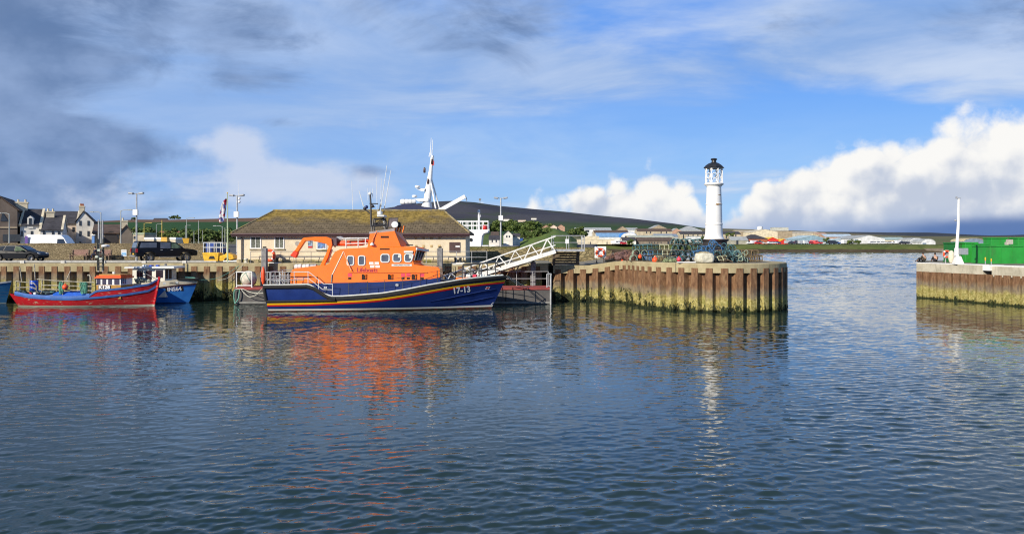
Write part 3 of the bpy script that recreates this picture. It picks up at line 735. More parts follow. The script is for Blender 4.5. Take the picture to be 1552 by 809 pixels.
# round white mooring buoy
bu = thing('mooring_buoy', 'big round white buoy netted with rope lying on the pontoon', 'buoy', (X_(377, 66), 66, pz+.12+.62))
m = MB(); m.ball((0, 0, 0), .64, 20, 14); m.build('body', mat('buoy_white', (.60, .56, .46), .7, .2, 3, dirt=.5), bu)
m = MB()
for a in (.3, 1.3, 2.4): m.torus((0, 0, 0), .655, .018, (math.cos(a), math.sin(a), .5), 28, 5)
m.build('net', ROPE_G, bu)
def life_ring(label, c, r=.36, rz=0, tilt=0, frame=None):
    t = thing('life_ring', label, 'life ring', c, rz)
    m = MB(); m.torus((0, 0, 0), r, r*.29, (0, 1, 0), 28, 10); m.build('ring', ORANGE_B, t)
    for k in range(4):
        a = math.pi/4+k*math.pi/2; u = Vector((math.cos(a), 0, math.sin(a))); w_ = Vector((-math.sin(a), 0, math.cos(a)))
        b = MB(); b.tube([u*r-w_*.045, u*r+w_*.045], r*.315, 10, cap=False); b.build('white_band', WHITE_C, t)
    g = [Vector((math.cos(k*math.pi/16), 0, math.sin(k*math.pi/16)))*(r*1.34+.03*abs(math.sin(k*math.pi/8))) for k in range(32)]
    b = MB(); b.tube(g, .012, 4, closed=True); b.build('grab_line', ROPE_W, t)
    return t
life_ring('orange and white life ring hung on the railing beside the tall guide pile', (X_(407, 68.4), 68.58, Z_(387, 68.4)), .42)
m = MB(); m.ball((0, 0, 0), .17, 10, 10, sz=4.2); m.xf(Matrix.Translation((X_(398.5, 64.1), 64.2, Z_(418, 64.1)))); tag(m.build('fender', ORANGE_B), 'long red fender standing upright at the stern of the lifeboat', 'fender')
# gangway
gw = thing('gangway', 'white lattice truss gangway sloping from the raised platform down behind the bow', 'gangway', (X_(838, 66.3), 66.3, 0))
gx = gw.location.x
TOP = [Vector((X_(px, 66.3)-gx, 0, Z_(py, 66.3))) for px, py in ((842, 358), (670, 419))]; BOT = [Vector((X_(px, 66.3)-gx, 0, Z_(py, 66.3))) for px, py in ((842, 381), (672, 434))]
WH2 = mat('gangway_white', (.78, .78, .74), .5, .06, 3, dirt=.3)
for yy in (0, 1.15):
    o = Vector((0, yy, 0)); m = MB(); m.bar(TOP[0]+o, TOP[1]+o, .085); m.build('top_chord', WH2, gw)
    m = MB(); m.bar(BOT[0]+o, BOT[1]+o, .10, .30); m.build('bottom_chord', WH2, gw)
    m = MB(); mid = [TOP[i]*.42+BOT[i]*.58 for i in (0, 1)]; m.bar(mid[0]+o, mid[1]+o, .06); m.build('hand_rail', WH2, gw)
    n = 7; br = MB()
    for i in range(n):
        a, b = i/n, (i+1)/n
        p0 = BOT[0].lerp(BOT[1], a)+o; p1 = TOP[0].lerp(TOP[1], (a+b)/2)+o; p2 = BOT[0].lerp(BOT[1], b)+o
        br.bar(p0, p1, .055); br.bar(p1, p2, .055)
    br.build('lattice', WH2, gw)
m = MB(); o = Vector((0, 1.15, .05)); z_ = Vector((0, 0, .05)); m.quad(BOT[0]+z_, BOT[1]+z_, BOT[1]+o, BOT[0]+o); m.build('walkway', GALV, gw, fix=False)
m = MB(); m.torus(Vector((X_(672, 66.3)-gx, -.1, pz+.62)), .34, .05, (0, 1, 0), 20, 6); m.build('end_roller', WHITE, gw)
# the platform it hangs from
pf = thing('gangway_platform', 'boarded trestle platform with galvanised railing at the head of the white gangway', 'platform', (X_(838, 67.2), 66.6, 0))
w_ = X_(885, 67.2)-X_(838, 67.2); dz = Z_(378, 67)
m = MB(); m.bb(0, w_, 0, 3.0, dz-.08, dz); m.bb(0, w_, -.04, 0, dz-.16, dz+.03); m.build('deck', GALV, pf)
for xx in (.12, w_-.42): 
    for yy in (1.8, 2.9): b = MB(); b.bar((xx+(.0), yy, 2.9), (xx+.1, yy, dz-.09), .17); b.build('leg', WOOD, pf)
for k in range(5): b = MB(); b.bb(.02, w_-.28, 1.66, 1.71, 3.02+k*.21, 3.02+k*.21+.15); b.build('board', WOOD, pf)
for xx, yy in ((0, 0), (w_/2, 0), (w_, 0), (0, 3), (w_/2, 3), (w_, 3), (w_, 1.5)): b = MB(); b.tube([(xx, yy, dz), (xx, yy, dz+1.12)], .03, 6); b.build('post', GALV, pf)
for h in (1.12, .56):
    b = MB(); b.tube([(0, 0, dz+h), (w_, 0, dz+h), (w_, 3, dz+h), (0, 3, dz+h)], .028, 6); b.build('rail', GALV, pf)
m = MB(); m.box((w_*.44, -.05, dz+.66), (.28, .02, .36)); m.build('notice', FR, pf)
# lifebuoy on its white board
lb = thing('lifebuoy_board', 'square white board on the quay carrying a round orange lifebuoy', 'lifebuoy stand', (X_(910, 68.8), 68.8, 2.96))
h0 = Z_(391, 68.8)-2.96; h1 = Z_(373.5, 68.8)-2.96
m = MB(); m.box((0, .03, (h0+h1)/2), (.96, .05, h1-h0)); m.build('board', WHITE_C, lb, bevel=.008)
for xx in (-.3, .3): m = MB(); m.box((xx, .1, h0/2+.2), (.08, .08, h0+.4)); m.build('leg', WOOD, lb)
lr = life_ring('orange lifebuoy with white bands hung on the square white board', (X_(910, 68.6), 68.70, 2.96+(h0+h1)/2-.02), .30)

# ------------------------------------------------------------------ lighthouse
Yl = 63.6; lx_ = X_(1082, Yl); lz = zp(15)
lh = thing('lighthouse', 'white cast iron harbour lighthouse with latticed lantern and black domed roof on the pier head', 'lighthouse', (lx_, Yl, lz))
PX = F/Yl; hz = lambda py: Z_(py, Yl)-lz
LW = mat('lighthouse_white', (.80, .79, .76), .45, .04, .9, dirt=.12)
m = MB(); m.lathe([(1.05, -.1), (1.05, .1), (1.0, .5), (.98, hz(366)), (1.12, hz(365)), (1.12, hz(362.3))], n=32); m.build('base', mat('base_black', (.02, .018, .02), .6, .3, 3, col2=(.06, .035, .03)), lh)
m = MB(); prof = [(.80, hz(362.2)), (.74, hz(360.5)), (.68, hz(357)), (.655, hz(352)), (.64, hz(341)), (.665, hz(340.5)), (.665, hz(338.8)), (.632, hz(338.3)), (.60, hz(311)), (.625, hz(310.5)), (.625, hz(308.8)), (.592, hz(308.2)), (.545, hz(283))]
m.lathe(prof, n=40); tw = m.build('tower', LW, lh)
for i, (a, z_, w_, h_) in enumerate(((-1.15, 309.6, .5, .055), (-.95, 296, .3, .05), (-1.35, 310.4, .25, .12))):
    m = MB(); rr = .63 if i != 1 else .577
    vs = []
    for k in range(7):
        an = a-w_/2/rr+k*w_/rr/6
        for dz_ in (-h_/2*(.4+.6*math.sin(k*1.9)**2), h_/2): vs.append((rr*1.004*math.cos(an), rr*1.004*math.sin(an), hz(z_)+dz_))
    m.add(vs, [(2*k, 2*k+2, 2*k+3, 2*k+1) for k in range(6)])
    m.build('rust_streak', mat('rust_streak', (.45, .26, .08), .9, .4, 8), tw, fix=False)
m = MB(); m.lathe([(.55, hz(283)), (.60, hz(282.5)), (.62, hz(281)), (.70, hz(280.6)), (.74, hz(279.4)), (.74, hz(278.6)), (.60, hz(278.4))], n=32); m.build('gallery', LW, lh)
lan = thing('lantern', None, None); lan.parent = lh
n, rr, z0, z1 = 8, .655, hz(278.4), hz(255.0)
lm = MB()
for k in range(n):
    a0, a1 = 6.2832*(k+.32)/n, 6.2832*(k+1.32)/n; A, B = Vector((math.cos(a0)*rr, math.sin(a0)*rr, 0)), Vector((math.cos(a1)*rr, math.sin(a1)*rr, 0))
    P = lambda u, v: A.lerp(B, u)+Vector((0, 0, z0+(z1-z0)*v))
    b = MB(); b.bar(P(0, 0), P(0, 1), .058); b.build('mullion', LW, lan)
    b = MB(); wd = (B-A).length; cc = P(.5, .5); ax = (B-A).normalized().cross(Vector((0, 0, 1))); ru = wd*.36
    ring = [cc+(B-A).normalized()*math.cos(6.2832*i/20)*ru+Vector((0, 0, 1))*math.sin(6.2832*i/20)*ru*1.12 for i in range(20)]
    b.tube(ring, .024, 5, closed=True)
    for u, v in ((.06, .03), (.94, .03), (.06, .97), (.94, .97)): 
        d = (P(u, v)-cc); b.bar(cc+d*.62, P(u, v), .032)
    b.bar(P(0, .02), P(1, .02), .06); b.bar(P(0, .98), P(1, .98), .06)
    b.build('lattice_panel', LW, lan)
m = MB(); m.lathe([(.60, z0), (.60, z0+.02), (.02, z0+.03)], n=24); m.build('floor_plate', LW, lan)
m = MB(); m.lathe([(.78, hz(255.2)), (.80, hz(254.2)), (.74, hz(253.2)), (.62, hz(250.6)), (.42, hz(248)), (.24, hz(246.6)), (.20, hz(246.2))], n=8, smooth=False); rf = m.build('roof', BLACK, lh)
m = MB(); m.lathe([(.19, hz(246.6)), (.17, hz(243.2)), (.24, hz(242.6)), (.25, hz(241.2)), (.20, hz(240.4)), (.02, hz(239.8))], n=16); m.build('vent', BLACK, rf)

# ------------------------------------------------------------------ lamp posts and the flagpole
def lamp_post(label, px, top, Y, zb, boxpy=None, kind='twin', r=.085, col=GALV, boxw=.42, cat='lamp post'):
    t = thing('lamp_post', label, cat, (X_(px, Y), Y, zb), 0, None); H = Z_(top, Y)-zb
    m = MB(); m.tube([(0, 0, 0), (0, 0, 1.2), (0, 0, H)], [r*1.3, r, r*.75], 8); m.build('column', col, t)
    if kind == 'twin':
        for s in (-1, 1):
            b = MB(); b.tube([(0, 0, H-.06), (s*.28, -.05, H-.02)], .035, 5); b.build('arm', col, t)
            b = MB(); b.box((s*.46, -.08, H+.0), (.42, .34, .15), ry=s*R(-8)); h_ = b.build('flood_lamp', col, t, bevel=.03)
            b = MB(); b.box((s*.46, -.12, H-.085), (.34, .26, .02), ry=s*R(-8)); b.build('lens', GLASS_G, h_)
    elif kind == 'arm':
        b = MB(); b.tube([(0, 0, H-.3), (.05, 0, H-.05), (.35, 0, H+.06), (1.05, 0, H+.08)], .04, 6); b.build('arm', col, t)
        b = MB(); b.box((1.2, 0, H+.07), (.5, .2, .12)); b.build('lamp_head', col, t, bevel=.03)
    if boxpy: b = MB(); b.box((0, -.2, Z_(boxpy, Y)-zb), (boxw, .24, boxw*1.15)); b.build('white_box', WHITE_C, t)
    return t
lamp_post('tall steel floodlight post with a white box standing behind the dark pickup', 207, 293, 74, T1, 322)
t = lamp_post('floodlight post with a whip aerial and white box beside the cream building', 359.5, 296, 73.5, T1, 325)
m = MB(); m.tube([(.1, 0, Z_(296, 73.5)-T1), (.1, 0, Z_(275, 73.5)-T1)], [.02, .008], 5); m.build('aerial', WHITE, t)
for py in (301, 306): m = MB(); m.ball((.22, -.1, Z_(py, 73.5)-T1), .12, 8, 6); m.build('camera_dome', WHITE, t)
lamp_post('floodlight post with a white box standing behind the gangway', 759, 300, 79.9, 3.0, 330.5)
fp = thing('flagpole', 'slim pale green flagpole with a red white and blue flag hanging limp', 'flagpole', (X_(345, 70), 70, T1))
H = Z_(293.5, 70)-T1
m = MB(); m.tube([(0, 0, 0), (0, 0, H*.5), (-.02, 0, H)], [.075, .06, .035], 8); m.build('pole', mat('pole_pale_green', (.42, .50, .33), .5, .1), fp)
m = MB(); m.ball((-.02, 0, H+.05), .06, 8, 6); m.build('finial', YELLOW, fp)
FLAG, t_, b_ = newmat('flag_cloth', .9, .1); g_ = t_.nodes.new('ShaderNodeTexCoord'); u_, v_, w_ = sep(E(t_, g_.outputs['Object']))
c_ = mixc(noise(vmul(E(t_, g_.outputs['Object']), (2, 2, .8)), 2.6, 2).step(.47, .50), (.04, .05, .22), (.62, .60, .60), t_); c_ = mixc(noise(vadd(E(t_, g_.outputs['Object']), (3, 1, .35)), 2.2, 2).step(.52, .55), c_, (.48, .03, .05), t_); t_.links.new(c_.k, b_.inputs['Base Color'])
rings = []
for k in range(13):
    f = k/12; z_ = H-.35-f*2.05; wd = .20+.30*math.sin(f*2.6)+.06*math.sin(f*9); o_ = -.05-.24*f
    rings.append([(o_-wd*u, .07*math.sin(u*9+f*4), z_-.12*u) for u in (0, .25, .5, .75, 1)])
m = MB(); m.loft(rings, closed=False, cap=False); fl = m.build('flag', FLAG, fp, fix=False)
sm = fl.modifiers.new('thick', 'SOLIDIFY'); sm.thickness = .01

# ------------------------------------------------------------------ white ship beyond the building
SH = WHITE_C; Ys = 96.0
sh = thing('ship', 'white ship with a tall tripod mast showing over the cream building roof', 'ship', (0, Ys, 0))
sx = lambda px, dy=0: X_(px, Ys+dy); sz = lambda py, dy=0: Z_(py, Ys+dy)
NAVY = mat('navy_band', (.02, .025, .07), .5, .1)
m = MB(); m.prism([(sx(560), sz(352)), (sx(690), sz(350)), (sx(714), sz(349)), (sx(741), sz(349.5)), (sx(740.5), sz(353)), (sx(734.5), sz(354.5)), (sx(732), sz(358)), (sx(730.5), sz(372.5)), (sx(727), 0), (sx(560), 0)], -2, 2, 'y'); m.build('hull', SH, sh, bevel=.06)
m = MB(); m.bb(sx(731), sx(741), -1.9, 1.9, sz(373), sz(371.5)); m.build('bow_step', SH, sh)
for s_ in (-1.9, 1.9):
    for py in (349, 342, 335.5): m = MB(); m.tube([(sx(640), s_, sz(py)), (sx(740.5), s_, sz(py))], .045, 5); m.build('bow_rail', SH, sh)
    for px in (660, 675, 690, 700, 708, 716, 724, 732, 740.5): m = MB(); m.tube([(sx(px), s_, sz(350)), (sx(px), s_, sz(335.5))], .05, 5); m.build('stanchion', SH, sh)
for py in (342, 335.5): m = MB(); m.tube([(sx(740.5), -1.9, sz(py)), (sx(740.5), 1.9, sz(py))], .045, 5); m.build('bow_rail', SH, sh)
m = MB(); m.ball((sx(734), .5, sz(345)), .38, 10, 7); m.build('red_float', RED, sh)
m = MB(); m.tube([(sx(726), 0, sz(352)), (sx(726), 0, sz(318))], .13, 8); m.build('bow_post', SH, sh)
m = MB()
for i in range(4): m.box((sx(725+i), -.1, sz(321+i*2.2)), (.22, .3, .15), ry=i*.5)
m.build('bow_lamps', GALV, sh)
m = MB(); m.lathe([(.001, 0), (.2, 0), (.2, .05), (.001, .05)], n=14); m.xf(Matrix.Translation((sx(715), -2.0, sz(363.5))) @ Matrix.Rotation(R(90), 4, 'X')); m.build('porthole', GLASS, sh)
m = MB(); m.bb(sx(600), sx(668), -3.2, 3.2, 2.0, sz(326)); m.build('wheelhouse', SH, sh)
m = MB(); m.prism([(sx(600), sz(318)), (sx(609), sz(313.5)), (sx(622), sz(311)), (sx(668), sz(318.5)), (sx(668), sz(322)), (sx(600), sz(322))], -3.6, 3.6, 'y'); m.build('blue_roof', NAVY, sh)
for px in (612.5, 619.0, 626.0): 
    pass
m = MB(); m.tube([(sx(611.5), -2.6, sz(307.7)), (sx(613), -2.6, sz(307.7)), (sx(633), -2.6, sz(307.7)), (sx(634.5), -2.6, sz(307.7))], [.22, .31, .31, .22], 14)
can = m.build('liferaft_canister', SH, sh)
m = MB()
for px in (617.5, 623, 628.5): m.tube([(sx(px)-.03, -2.6, sz(307.7)), (sx(px)+.03, -2.6, sz(307.7))], .325, 14)
m.build('strap', GALV, can)
m = MB()
for px in (618.5, 629.5): m.bar((sx(px), -2.6, sz(311)), (sx(px)-.03, -2.6, sz(320)), .11)
m.bb(sx(617), sx(631), -2.8, -2.4, sz(319), sz(318)); m.build('cradle', SH, sh)
m = MB(); m.lathe([(.75, sz(318)), (.62, sz(313)), (.48, sz(306)), (.44, sz(300)), (.42, sz(288)), (.30, sz(270)), (.2, sz(255)), (.19, sz(238)), (.17, sz(236))], (0, 0, 0), 12)
M_ = Matrix.Identity(4); M_[0][2] = .115; m.xf(Matrix.Translation((sx(646), 0, 0)) @ Matrix.Translation((-(sz(318))*.115, 0, 0)) @ M_); mast = m.build('mast', SH, sh)
for px0_, py0_, px1_, py1_, dy in ((650.5, 262, 661.5, 318, -.7), (651.5, 262, 666, 318, .7)): m = MB(); m.tube([(sx(px0_), 0, sz(py0_)), (sx(px1_), dy, sz(py1_))], .095, 6); m.build('mast_leg', SH, sh)
for px, py, w_ in ((633.5, 284, .30), (629, 298.5, .30)):
    m = MB(); m.lathe([(w_*.8, -.1), (w_, 0), (w_, .1), (w_*.8, .18)], (sx(px), -.5, sz(py)), 14); m.build('radar_dome', SH, sh)
m = MB(); m.prism([(sx(631.5), sz(286.5)), (sx(645), sz(286)), (sx(643), sz(290.5)), (sx(640), sz(290.5))], -.5, -.2, 'y'); m.build('radar_bracket', SH, sh)
m = MB(); m.prism([(sx(628), sz(302)), (sx(650), sz(301)), (sx(650), sz(305)), (sx(636), sz(306))], -.6, .5, 'y'); m.build('radar_platform', SH, sh)
for px, py in ((643.8, 258.5), (655, 245.5), (649.2, 275.5)): 
    m = MB(); m.lathe([(.10, -.30), (.14, -.22), (.14, .2), (.06, .34)], (sx(px), -.3, sz(py)), 8); m.build('navigation_lamp', mat('lamp_dark', (.06, .03, .03), .4), sh)
m = MB(); m.box((sx(656.5), -.3, sz(247.5)), (.28, .05, .5)); m.build('pennant', RED, sh)
m = MB(); m.tube([(sx(652), -.1, sz(238)), (sx(657.5), -.3, sz(240)), (sx(657.5), -.3, sz(252))], .03, 5); m.build('lamp_bracket', GALV, sh)
for px, a, b in ((652.3, 236, 209), (654.6, 236, 212), (650.3, 238, 231)): m = MB(); m.tube([(sx(px), 0, sz(a)), (sx(px)+.1, 0, sz(b))], [.05, .025], 5); m.build('aerial', SH, sh)
m = MB(); m.bar((sx(667), -2, sz(321)), (sx(706.5), -2, sz(299)), .36, .42); cr = m.build('crane_boom', SH, sh)
m = MB(); m.bb(sx(664), sx(671), -2.4, -1.6, 2, sz(318)); m.build('crane_post', SH, sh)
m = MB(); m.tube([(sx(707), -2, sz(299)), (sx(708.5), -2, sz(303)), (sx(708.2), -2, sz(306))], .05, 5); m.build('hook', GALV_D, cr)
# ------------------------------------------------------------------ the lifeboat
LA = R(1.9); LO = (-17.1, 60.1)
def LP(px, py, yl):            # boat coordinates (x forward, z up) of a photo point lying yl off the centre line
    c, s = math.cos(LA), math.sin(LA); k = (px-776)/F
    x = (k*(LO[1]+yl*c)-LO[0]+yl*s)/(c-k*s); Y = LO[1]+x*s+yl*c
    return x, CH-(py-HY)/F*Y
def L3(px, py, yl): x, z = LP(px, py, yl); return Vector((x, yl, z))
NAVYH, t_, b_ = newmat('lifeboat_hull', .3, .5); b_.inputs['Coat Weight'].default_value = .3; b_.inputs['Coat Roughness'].default_value = .1
g_ = t_.nodes.new('ShaderNodeTexCoord'); p_ = E(t_, g_.outputs['Object']); x_, y_, z_ = sep(p_)
nv = mixc(noise(p_, .8, 4).step(.3, .7), (.008, .022, .12), (.013, .034, .17), t_)
nv = mixc(noise(vmul(p_, (1.5, 1.5, .3)), 3, 5, .65).step(.60, .78)*.3, nv, (.05, .07, .14), t_)
zw = z_+x_*-.004
c_ = mixc(zw.step(.185, .175), nv, (.70, .69, .62), t_); c_ = mixc(zw.step(.065, .055), c_, mixc(noise(p_, 4, 5).step(.4, .6), (.16, .04, .03), (.06, .04, .03), t_), t_); t_.links.new(c_.k, b_.inputs['Base Color'])
NAVY2 = mat('lifeboat_navy', (.010, .022, .11), .32, .12, 1.5, coat=.3)
GREYD = mat('deck_grey', (.30, .31, .31), .8, .15, 3); LWHITE = mat('rail_white', (.66, .68, .66), .45, .06)
CRIM = mat('crimson_letter', (.38, .012, .05), .5, .05); YEL_S = mat('stripe_yellow', (.85, .50, .01), .4, .05); RED_S = mat('stripe_red', (.58, .015, .02), .4, .05)
DARKR = mat('dark_recess', (.03, .012, .008), .9, .2); PINK = mat('pink_red', (.72, .05, .09), .5, .1); WTXT = mat('letter_white', (.80, .80, .78), .5, .02); BTXT = mat('letter_black', (.03, .03, .03), .6)
lf = thing('lifeboat', 'orange and navy lifeboat numbered 17-13 lying at the pontoon', 'lifeboat', (*LO, 0), LA)
def interp(tab, v): return float(np.interp(v, [a for a, b in tab], [b for a, b in tab]))
_st = [LP(px, py, -2.6 if px < 650 else -1.9 if px < 705 else -.9 if px < 740 else -.1) for px, py in ((407, 459), (470, 458), (520, 455.5), (550, 454), (580, 451.2), (615, 446), (650, 439.3), (700, 431.2), (735, 427), (767, 423.8))]
_tp = [LP(px, py, -2.6 if px < 650 else -1.9 if px < 705 else -.9 if px < 740 else -.1) for px, py in ((400, 432.5), (440, 432), (466, 431), (472, 432.5), (480, 438), (490, 445), (503, 449.2), (520, 449), (550, 447), (580, 444.5), (615, 439), (650, 431.8), (700, 424), (735, 420), (767, 417.3))]
zs = lambda x: interp(_st, x); ztp = lambda x: interp(_tp, x)
xst = lambda z: 15.6+max(z, -.5)*.50 if z > 0 else 15.6+z*1.2
xsr = lambda z: -.17*max(z, 0)
def hb(s, z, x):
    b = 2.72*(1-max(0, (s-.38)/.62)**2.5)-.12*max(0, .15-s); bw = 2.42*(1-max(0, (s-.22)/.78)**1.85)
    if z <= 0: f = max(0, 1+z/.9); return bw*f**.45
    k = min(1, z/max(.3, zs(x))); return bw+(b-bw)*k**.85
def HP(s, z, side=-1, off=0):
    x = xsr(z)+s*(xst(z)-xsr(z)); return Vector((x, side*(hb(s, z, x)+off), z))
def HX(x, z, side=-1, off=0):  # hull point from x and z
    return HP(min(1, max(0, (x-xsr(z))/(xst(z)-xsr(z)))), z, side, off)
S = [0, .02, .05]+[i/44 for i in range(4, 41)]+[.92, .94, .96, .975, .987, .995, 1]; S = sorted(set(round(s, 4) for s in S))
def hull_rings(side):
    out = []
    for s in S:
        x0 = s*16.2; levels = [-.6, -.3, 0, .06, .18, .4*zs(x0)+.05, .7*zs(x0)+.05, zs(x0)-.12, zs(x0), ztp(x0)]
        out.append([HP(s, z, side) for z in levels])
    return out
m = MB()
for side in (-1, 1): m.loft(hull_rings(side), closed=False, cap=False)
a, b = hull_rings(-1)[0], hull_rings(1)[0]
for k in range(len(a)-1): m.quad(a[k], a[k+1], b[k+1], b[k])
hull = m.build('hull', NAVYH, lf)
def band(z0, z1, xs, off, side=-1):
    m = MB(); rings = []
    for x in xs: 
        a, b = HX(x, z1(x), side, off), HX(x, z0(x), side, off); rings.append([a, b, HX(x, z0(x), side, -.02), HX(x, z1(x), side, -.02)])
    return m.loft(rings, smooth=False)
XS = [-.05+i*.25 for i in range(67)]+[16.55, 16.7]
for nm, z1, z0, mt in (('yellow_stripe', lambda x: zs(x)-.02, lambda x: zs(x)-.14, YEL_S), ('red_stripe', lambda x: zs(x)-.14, lambda x: zs(x)-.25, RED_S)):
    m = MB()
    for side in (-1, 1):
        q = band(z0, z1, XS, .012, side); m.add(q.v, q.f)
    m.build(nm, mt, hull)
m = MB()
for side in (-1, 1):             # thick black fender along the sheer, and the raised loop aft
    fx = [4.4+i*.3 for i in range(41)]+[16.8]; rings = []
    for x in fx:
        zc, h = (zs(x)+ztp(x))/2, (ztp(x)-zs(x))/2*.86; rings.append([HX(x, zc+h*math.sin(a), side, .015+.075*math.cos(a)) for a in (R(-90), R(-55), R(0), R(55), R(90))]+[HX(x, zc+h, side, -.05), HX(x, zc-h, side, -.05)])
    m.loft(rings)
    for path, r in (([(-.30, 1.72), (1.5, 1.74), (2.7, 1.76), (3.2, 1.62), (3.7, 1.28), (4.2, .98), (4.7, .88)], .13), ([(-.1, .72), (1.5, .735), (3, .75), (4.7, .79)], .085), ([(-.26, 1.7), (-.1, .74)], .1)):
        m.tube([HX(x, z, side, .03) for x, z in path], r, 8)
fnd = m.build('fender', RUBBER, hull)
m = MB()
for side in (-1, 1): m.tube([HX(x, ztp(x)+.03, side, .0) for x in [-.3+i*.25 for i in range(68)]], .05, 6)
m.build('gunwale_rail', mat('gunwale_pale', (.66, .68, .63), .5, .06), hull)
m = MB()
for side in (-1, 1): 
    m.tube([HX(a, b, side, .02) for a, b in ((11.2, .62), (12.5, .85), (14, 1.12), (15.2, 1.33), (15.9, 1.42))], [.01, .04, .05, .05, .02], 5)
    m.tube([HX(a, b, side, .02) for a, b in ((12.8, .38), (14, .55), (15.0, .73), (15.75, .85))], [.01, .04, .05, .03], 5)
m.build('spray_rail', NAVY2, hull)
# hull number, wrapped onto the flare
def wrap(o, off=.012):
    for v in o.data.vertices:
        p = o.matrix_basis @ v.co; q = HX(p.x, p.z, -1, off); v.co = (q.x, q.y-(.006 if p.y < 0 else 0), q.z)
    o.location = (0, 0, 0); o.rotation_euler = (0, 0, 0); o.scale = (1, 1, 1); return o
def hull_text(body, px, py, size, m, name, sx=1., bold=.0, roll=0):
    x, z = LP(px, py, -1.6); o = text(body, size, m, name, hull, (x, 0, z), (R(90), roll, 0), .002, bold, sx)
    bpy.context.view_layer.update()
    o.matrix_basis = Matrix.LocRotScale(o.location, o.rotation_euler, o.scale); return wrap(o)
hull_text('17-13', 699.5, 440, .60, WTXT, 'hull_number', .92, .018, R(-5))
x, z = LP(739, 436.8, -.9)
for nm, mt, rects, of in (('house_flag', WTXT, [(-.15, .15, -.09, .09)], .010), ('flag_cross', RED_S, [(-.15, .15, -.025, .025), (-.03, .03, -.09, .09)], .016)):
    m = MB()
    for a, b, c, d in rects: m.quad(*[HX(x+u+w*.5, z+w, -1, of) for u, w in ((a, c), (b, c), (b, d), (a, d))])
    m.build(nm, mt, hull, fix=False)
m = MB(); x, z = LP(745, 461, -.2)
for k in range(3): m.quad(*[HX(x+u+k*.06, z+w+k*.05, -1, .012) for u, w in ((-.04, -.03), (.02, -.03), (.02, .03), (-.04, .03))])
m.build('draught_mark', WTXT, hull, fix=False)
# deck
m = MB(); rings = [[HX(x, ztp(x)-.12, -1, -.03), HX(x, ztp(x)-.10, 1, -.03)] for x in [4.9+i*.4 for i in range(29)]+[16.45]]
m.loft(rings, closed=False, cap=False, smooth=False); m.build('deck', GREYD, lf)
m = MB(); m.quad((-.28, -2.5, 1.55), (4.9, -2.6, 1.0), (4.9, 2.6, 1.0), (-.28, 2.5, 1.55)); m.build('aft_deck', GREYD, lf, fix=False)
# ---- house
def houseprism(outline, hw, tz, z0, m=None):
    """side outline swept to both sides, leaning inwards with height"""
    m = m or MB(); n = len(outline); f = lambda x, z, s: (x, s*(hw-tz*(z-z0)), z)
    vs = [f(x, z, -1) for x, z in outline]+[f(x, z, 1) for x, z in outline]
    return m.add(vs, [tuple(range(n)), tuple(range(2*n-1, n-1, -1))]+[(i, n+i, n+(i+1) % n, (i+1) % n) for i in range(n)])
Q = lambda pts, yl=-1.7: [LP(px, py, yl) for px, py in pts]
HW, TZ, Z0 = 1.86, .15, 1.9
ys_ = lambda z: -(HW-TZ*(z-Z0))        # starboard side surface
m = houseprism(Q([(462, 450), (462, 429.2), (560, 427.7), (600, 426.2), (652, 423), (668, 420.3), (668, 436), (640, 446)], -1.85), 1.84, .10, 1.9); m.build('coaming', NAVY2, lf)
out = Q([(441, 430), (440.5, 414), (442.5, 409.5), (447, 407), (478, 403), (494, 401.5), (498.5, 399), (503, 388), (507, 381.5), (515, 377.5), (556, 375), (600, 374), (628, 373.6), (631, 376), (626, 396), (628.5, 401), (640, 402.5), (664, 405), (667, 408), (667.5, 420.6), (652, 423.4), (600, 426.6), (560, 428.2)])
house = houseprism(out, HW, TZ, Z0).build('deckhouse', ORANGE, lf, bevel=.03)
# wheelhouse front: angled side facet, then square across; leans forward at the top
def facets(rows, name, m, par): 
    mb = MB(); mb.loft(rows, closed=False, cap=False, smooth=False); return mb.build(name, m, par)
def mir(pts): return pts+[Vector((p.x, -p.y, p.z)) for p in reversed(pts)]
A1, A0 = L3(631, 376, -1.50), L3(626, 396, -1.62); B1 = L3(645.5, 378.5, -.85); B0 = L3(637.5, 397, -.95); C1, C0 = L3(628, 401, -1.68), L3(641, 401.5, -1.0)
roofc = [L3(626, 374, -1.2), L3(641, 375.5, -.75)]
wh = facets([mir(roofc), mir([A1, B1]), mir([A0, B0]), mir([C1, C0])], 'wheelhouse_front', ORANGE, lf)
def patch(a, b, c, d, u0, u1, v0, v1, off):    # rectangle on the quad a-b (top) / d-c (bottom)
    n = (b-a).cross(d-a).normalized(); 
    if n.y > 0: n = -n
    f = lambda u, v: a.lerp(b, u).lerp(d.lerp(c, u), v)+n*off
    return [f(u0, v0), f(u1, v0), f(u1, v1), f(u0, v1)]
for u0, u1 in ((.10, .40), (.43, .68), (.71, .96)):
    m = MB(); q = patch(A1, B1, B0, A0, u0, u1, .20, .90, .012); m.quad(*q); w_ = m.build('windscreen', GLASS, wh, fix=False)
    m = MB(); m.tube(patch(A1, B1, B0, A0, u0, u1, .20, .90, .02), .03, 5, closed=True); m.build('frame', GREYD, w_)
m = MB(); q = mir([B1, ]); 
for k in range(3):
    f = lambda u, v: B1.lerp(Vector((B1.x, -B1.y, B1.z)), u).lerp(B0.lerp(Vector((B0.x, -B0.y, B0.z)), u), v)+Vector((.015, 0, 0))
    m.quad(f(.03+k*.33, .2), f(.31+k*.33, .2), f(.31+k*.33, .9), f(.03+k*.33, .9))
m.build('front_windscreens', GLASS, wh, fix=False)
m = MB(); m.bar(A1+Vector((.02, -.06, -.05)), B1+Vector((.05, -.05, -.05)), .12, .16); m.bar(B1+Vector((.05, -.05, -.05)), Vector((B1.x+.05, -B1.y, B1.z-.05)), .12, .16); m.build('brow', LWHITE, wh)
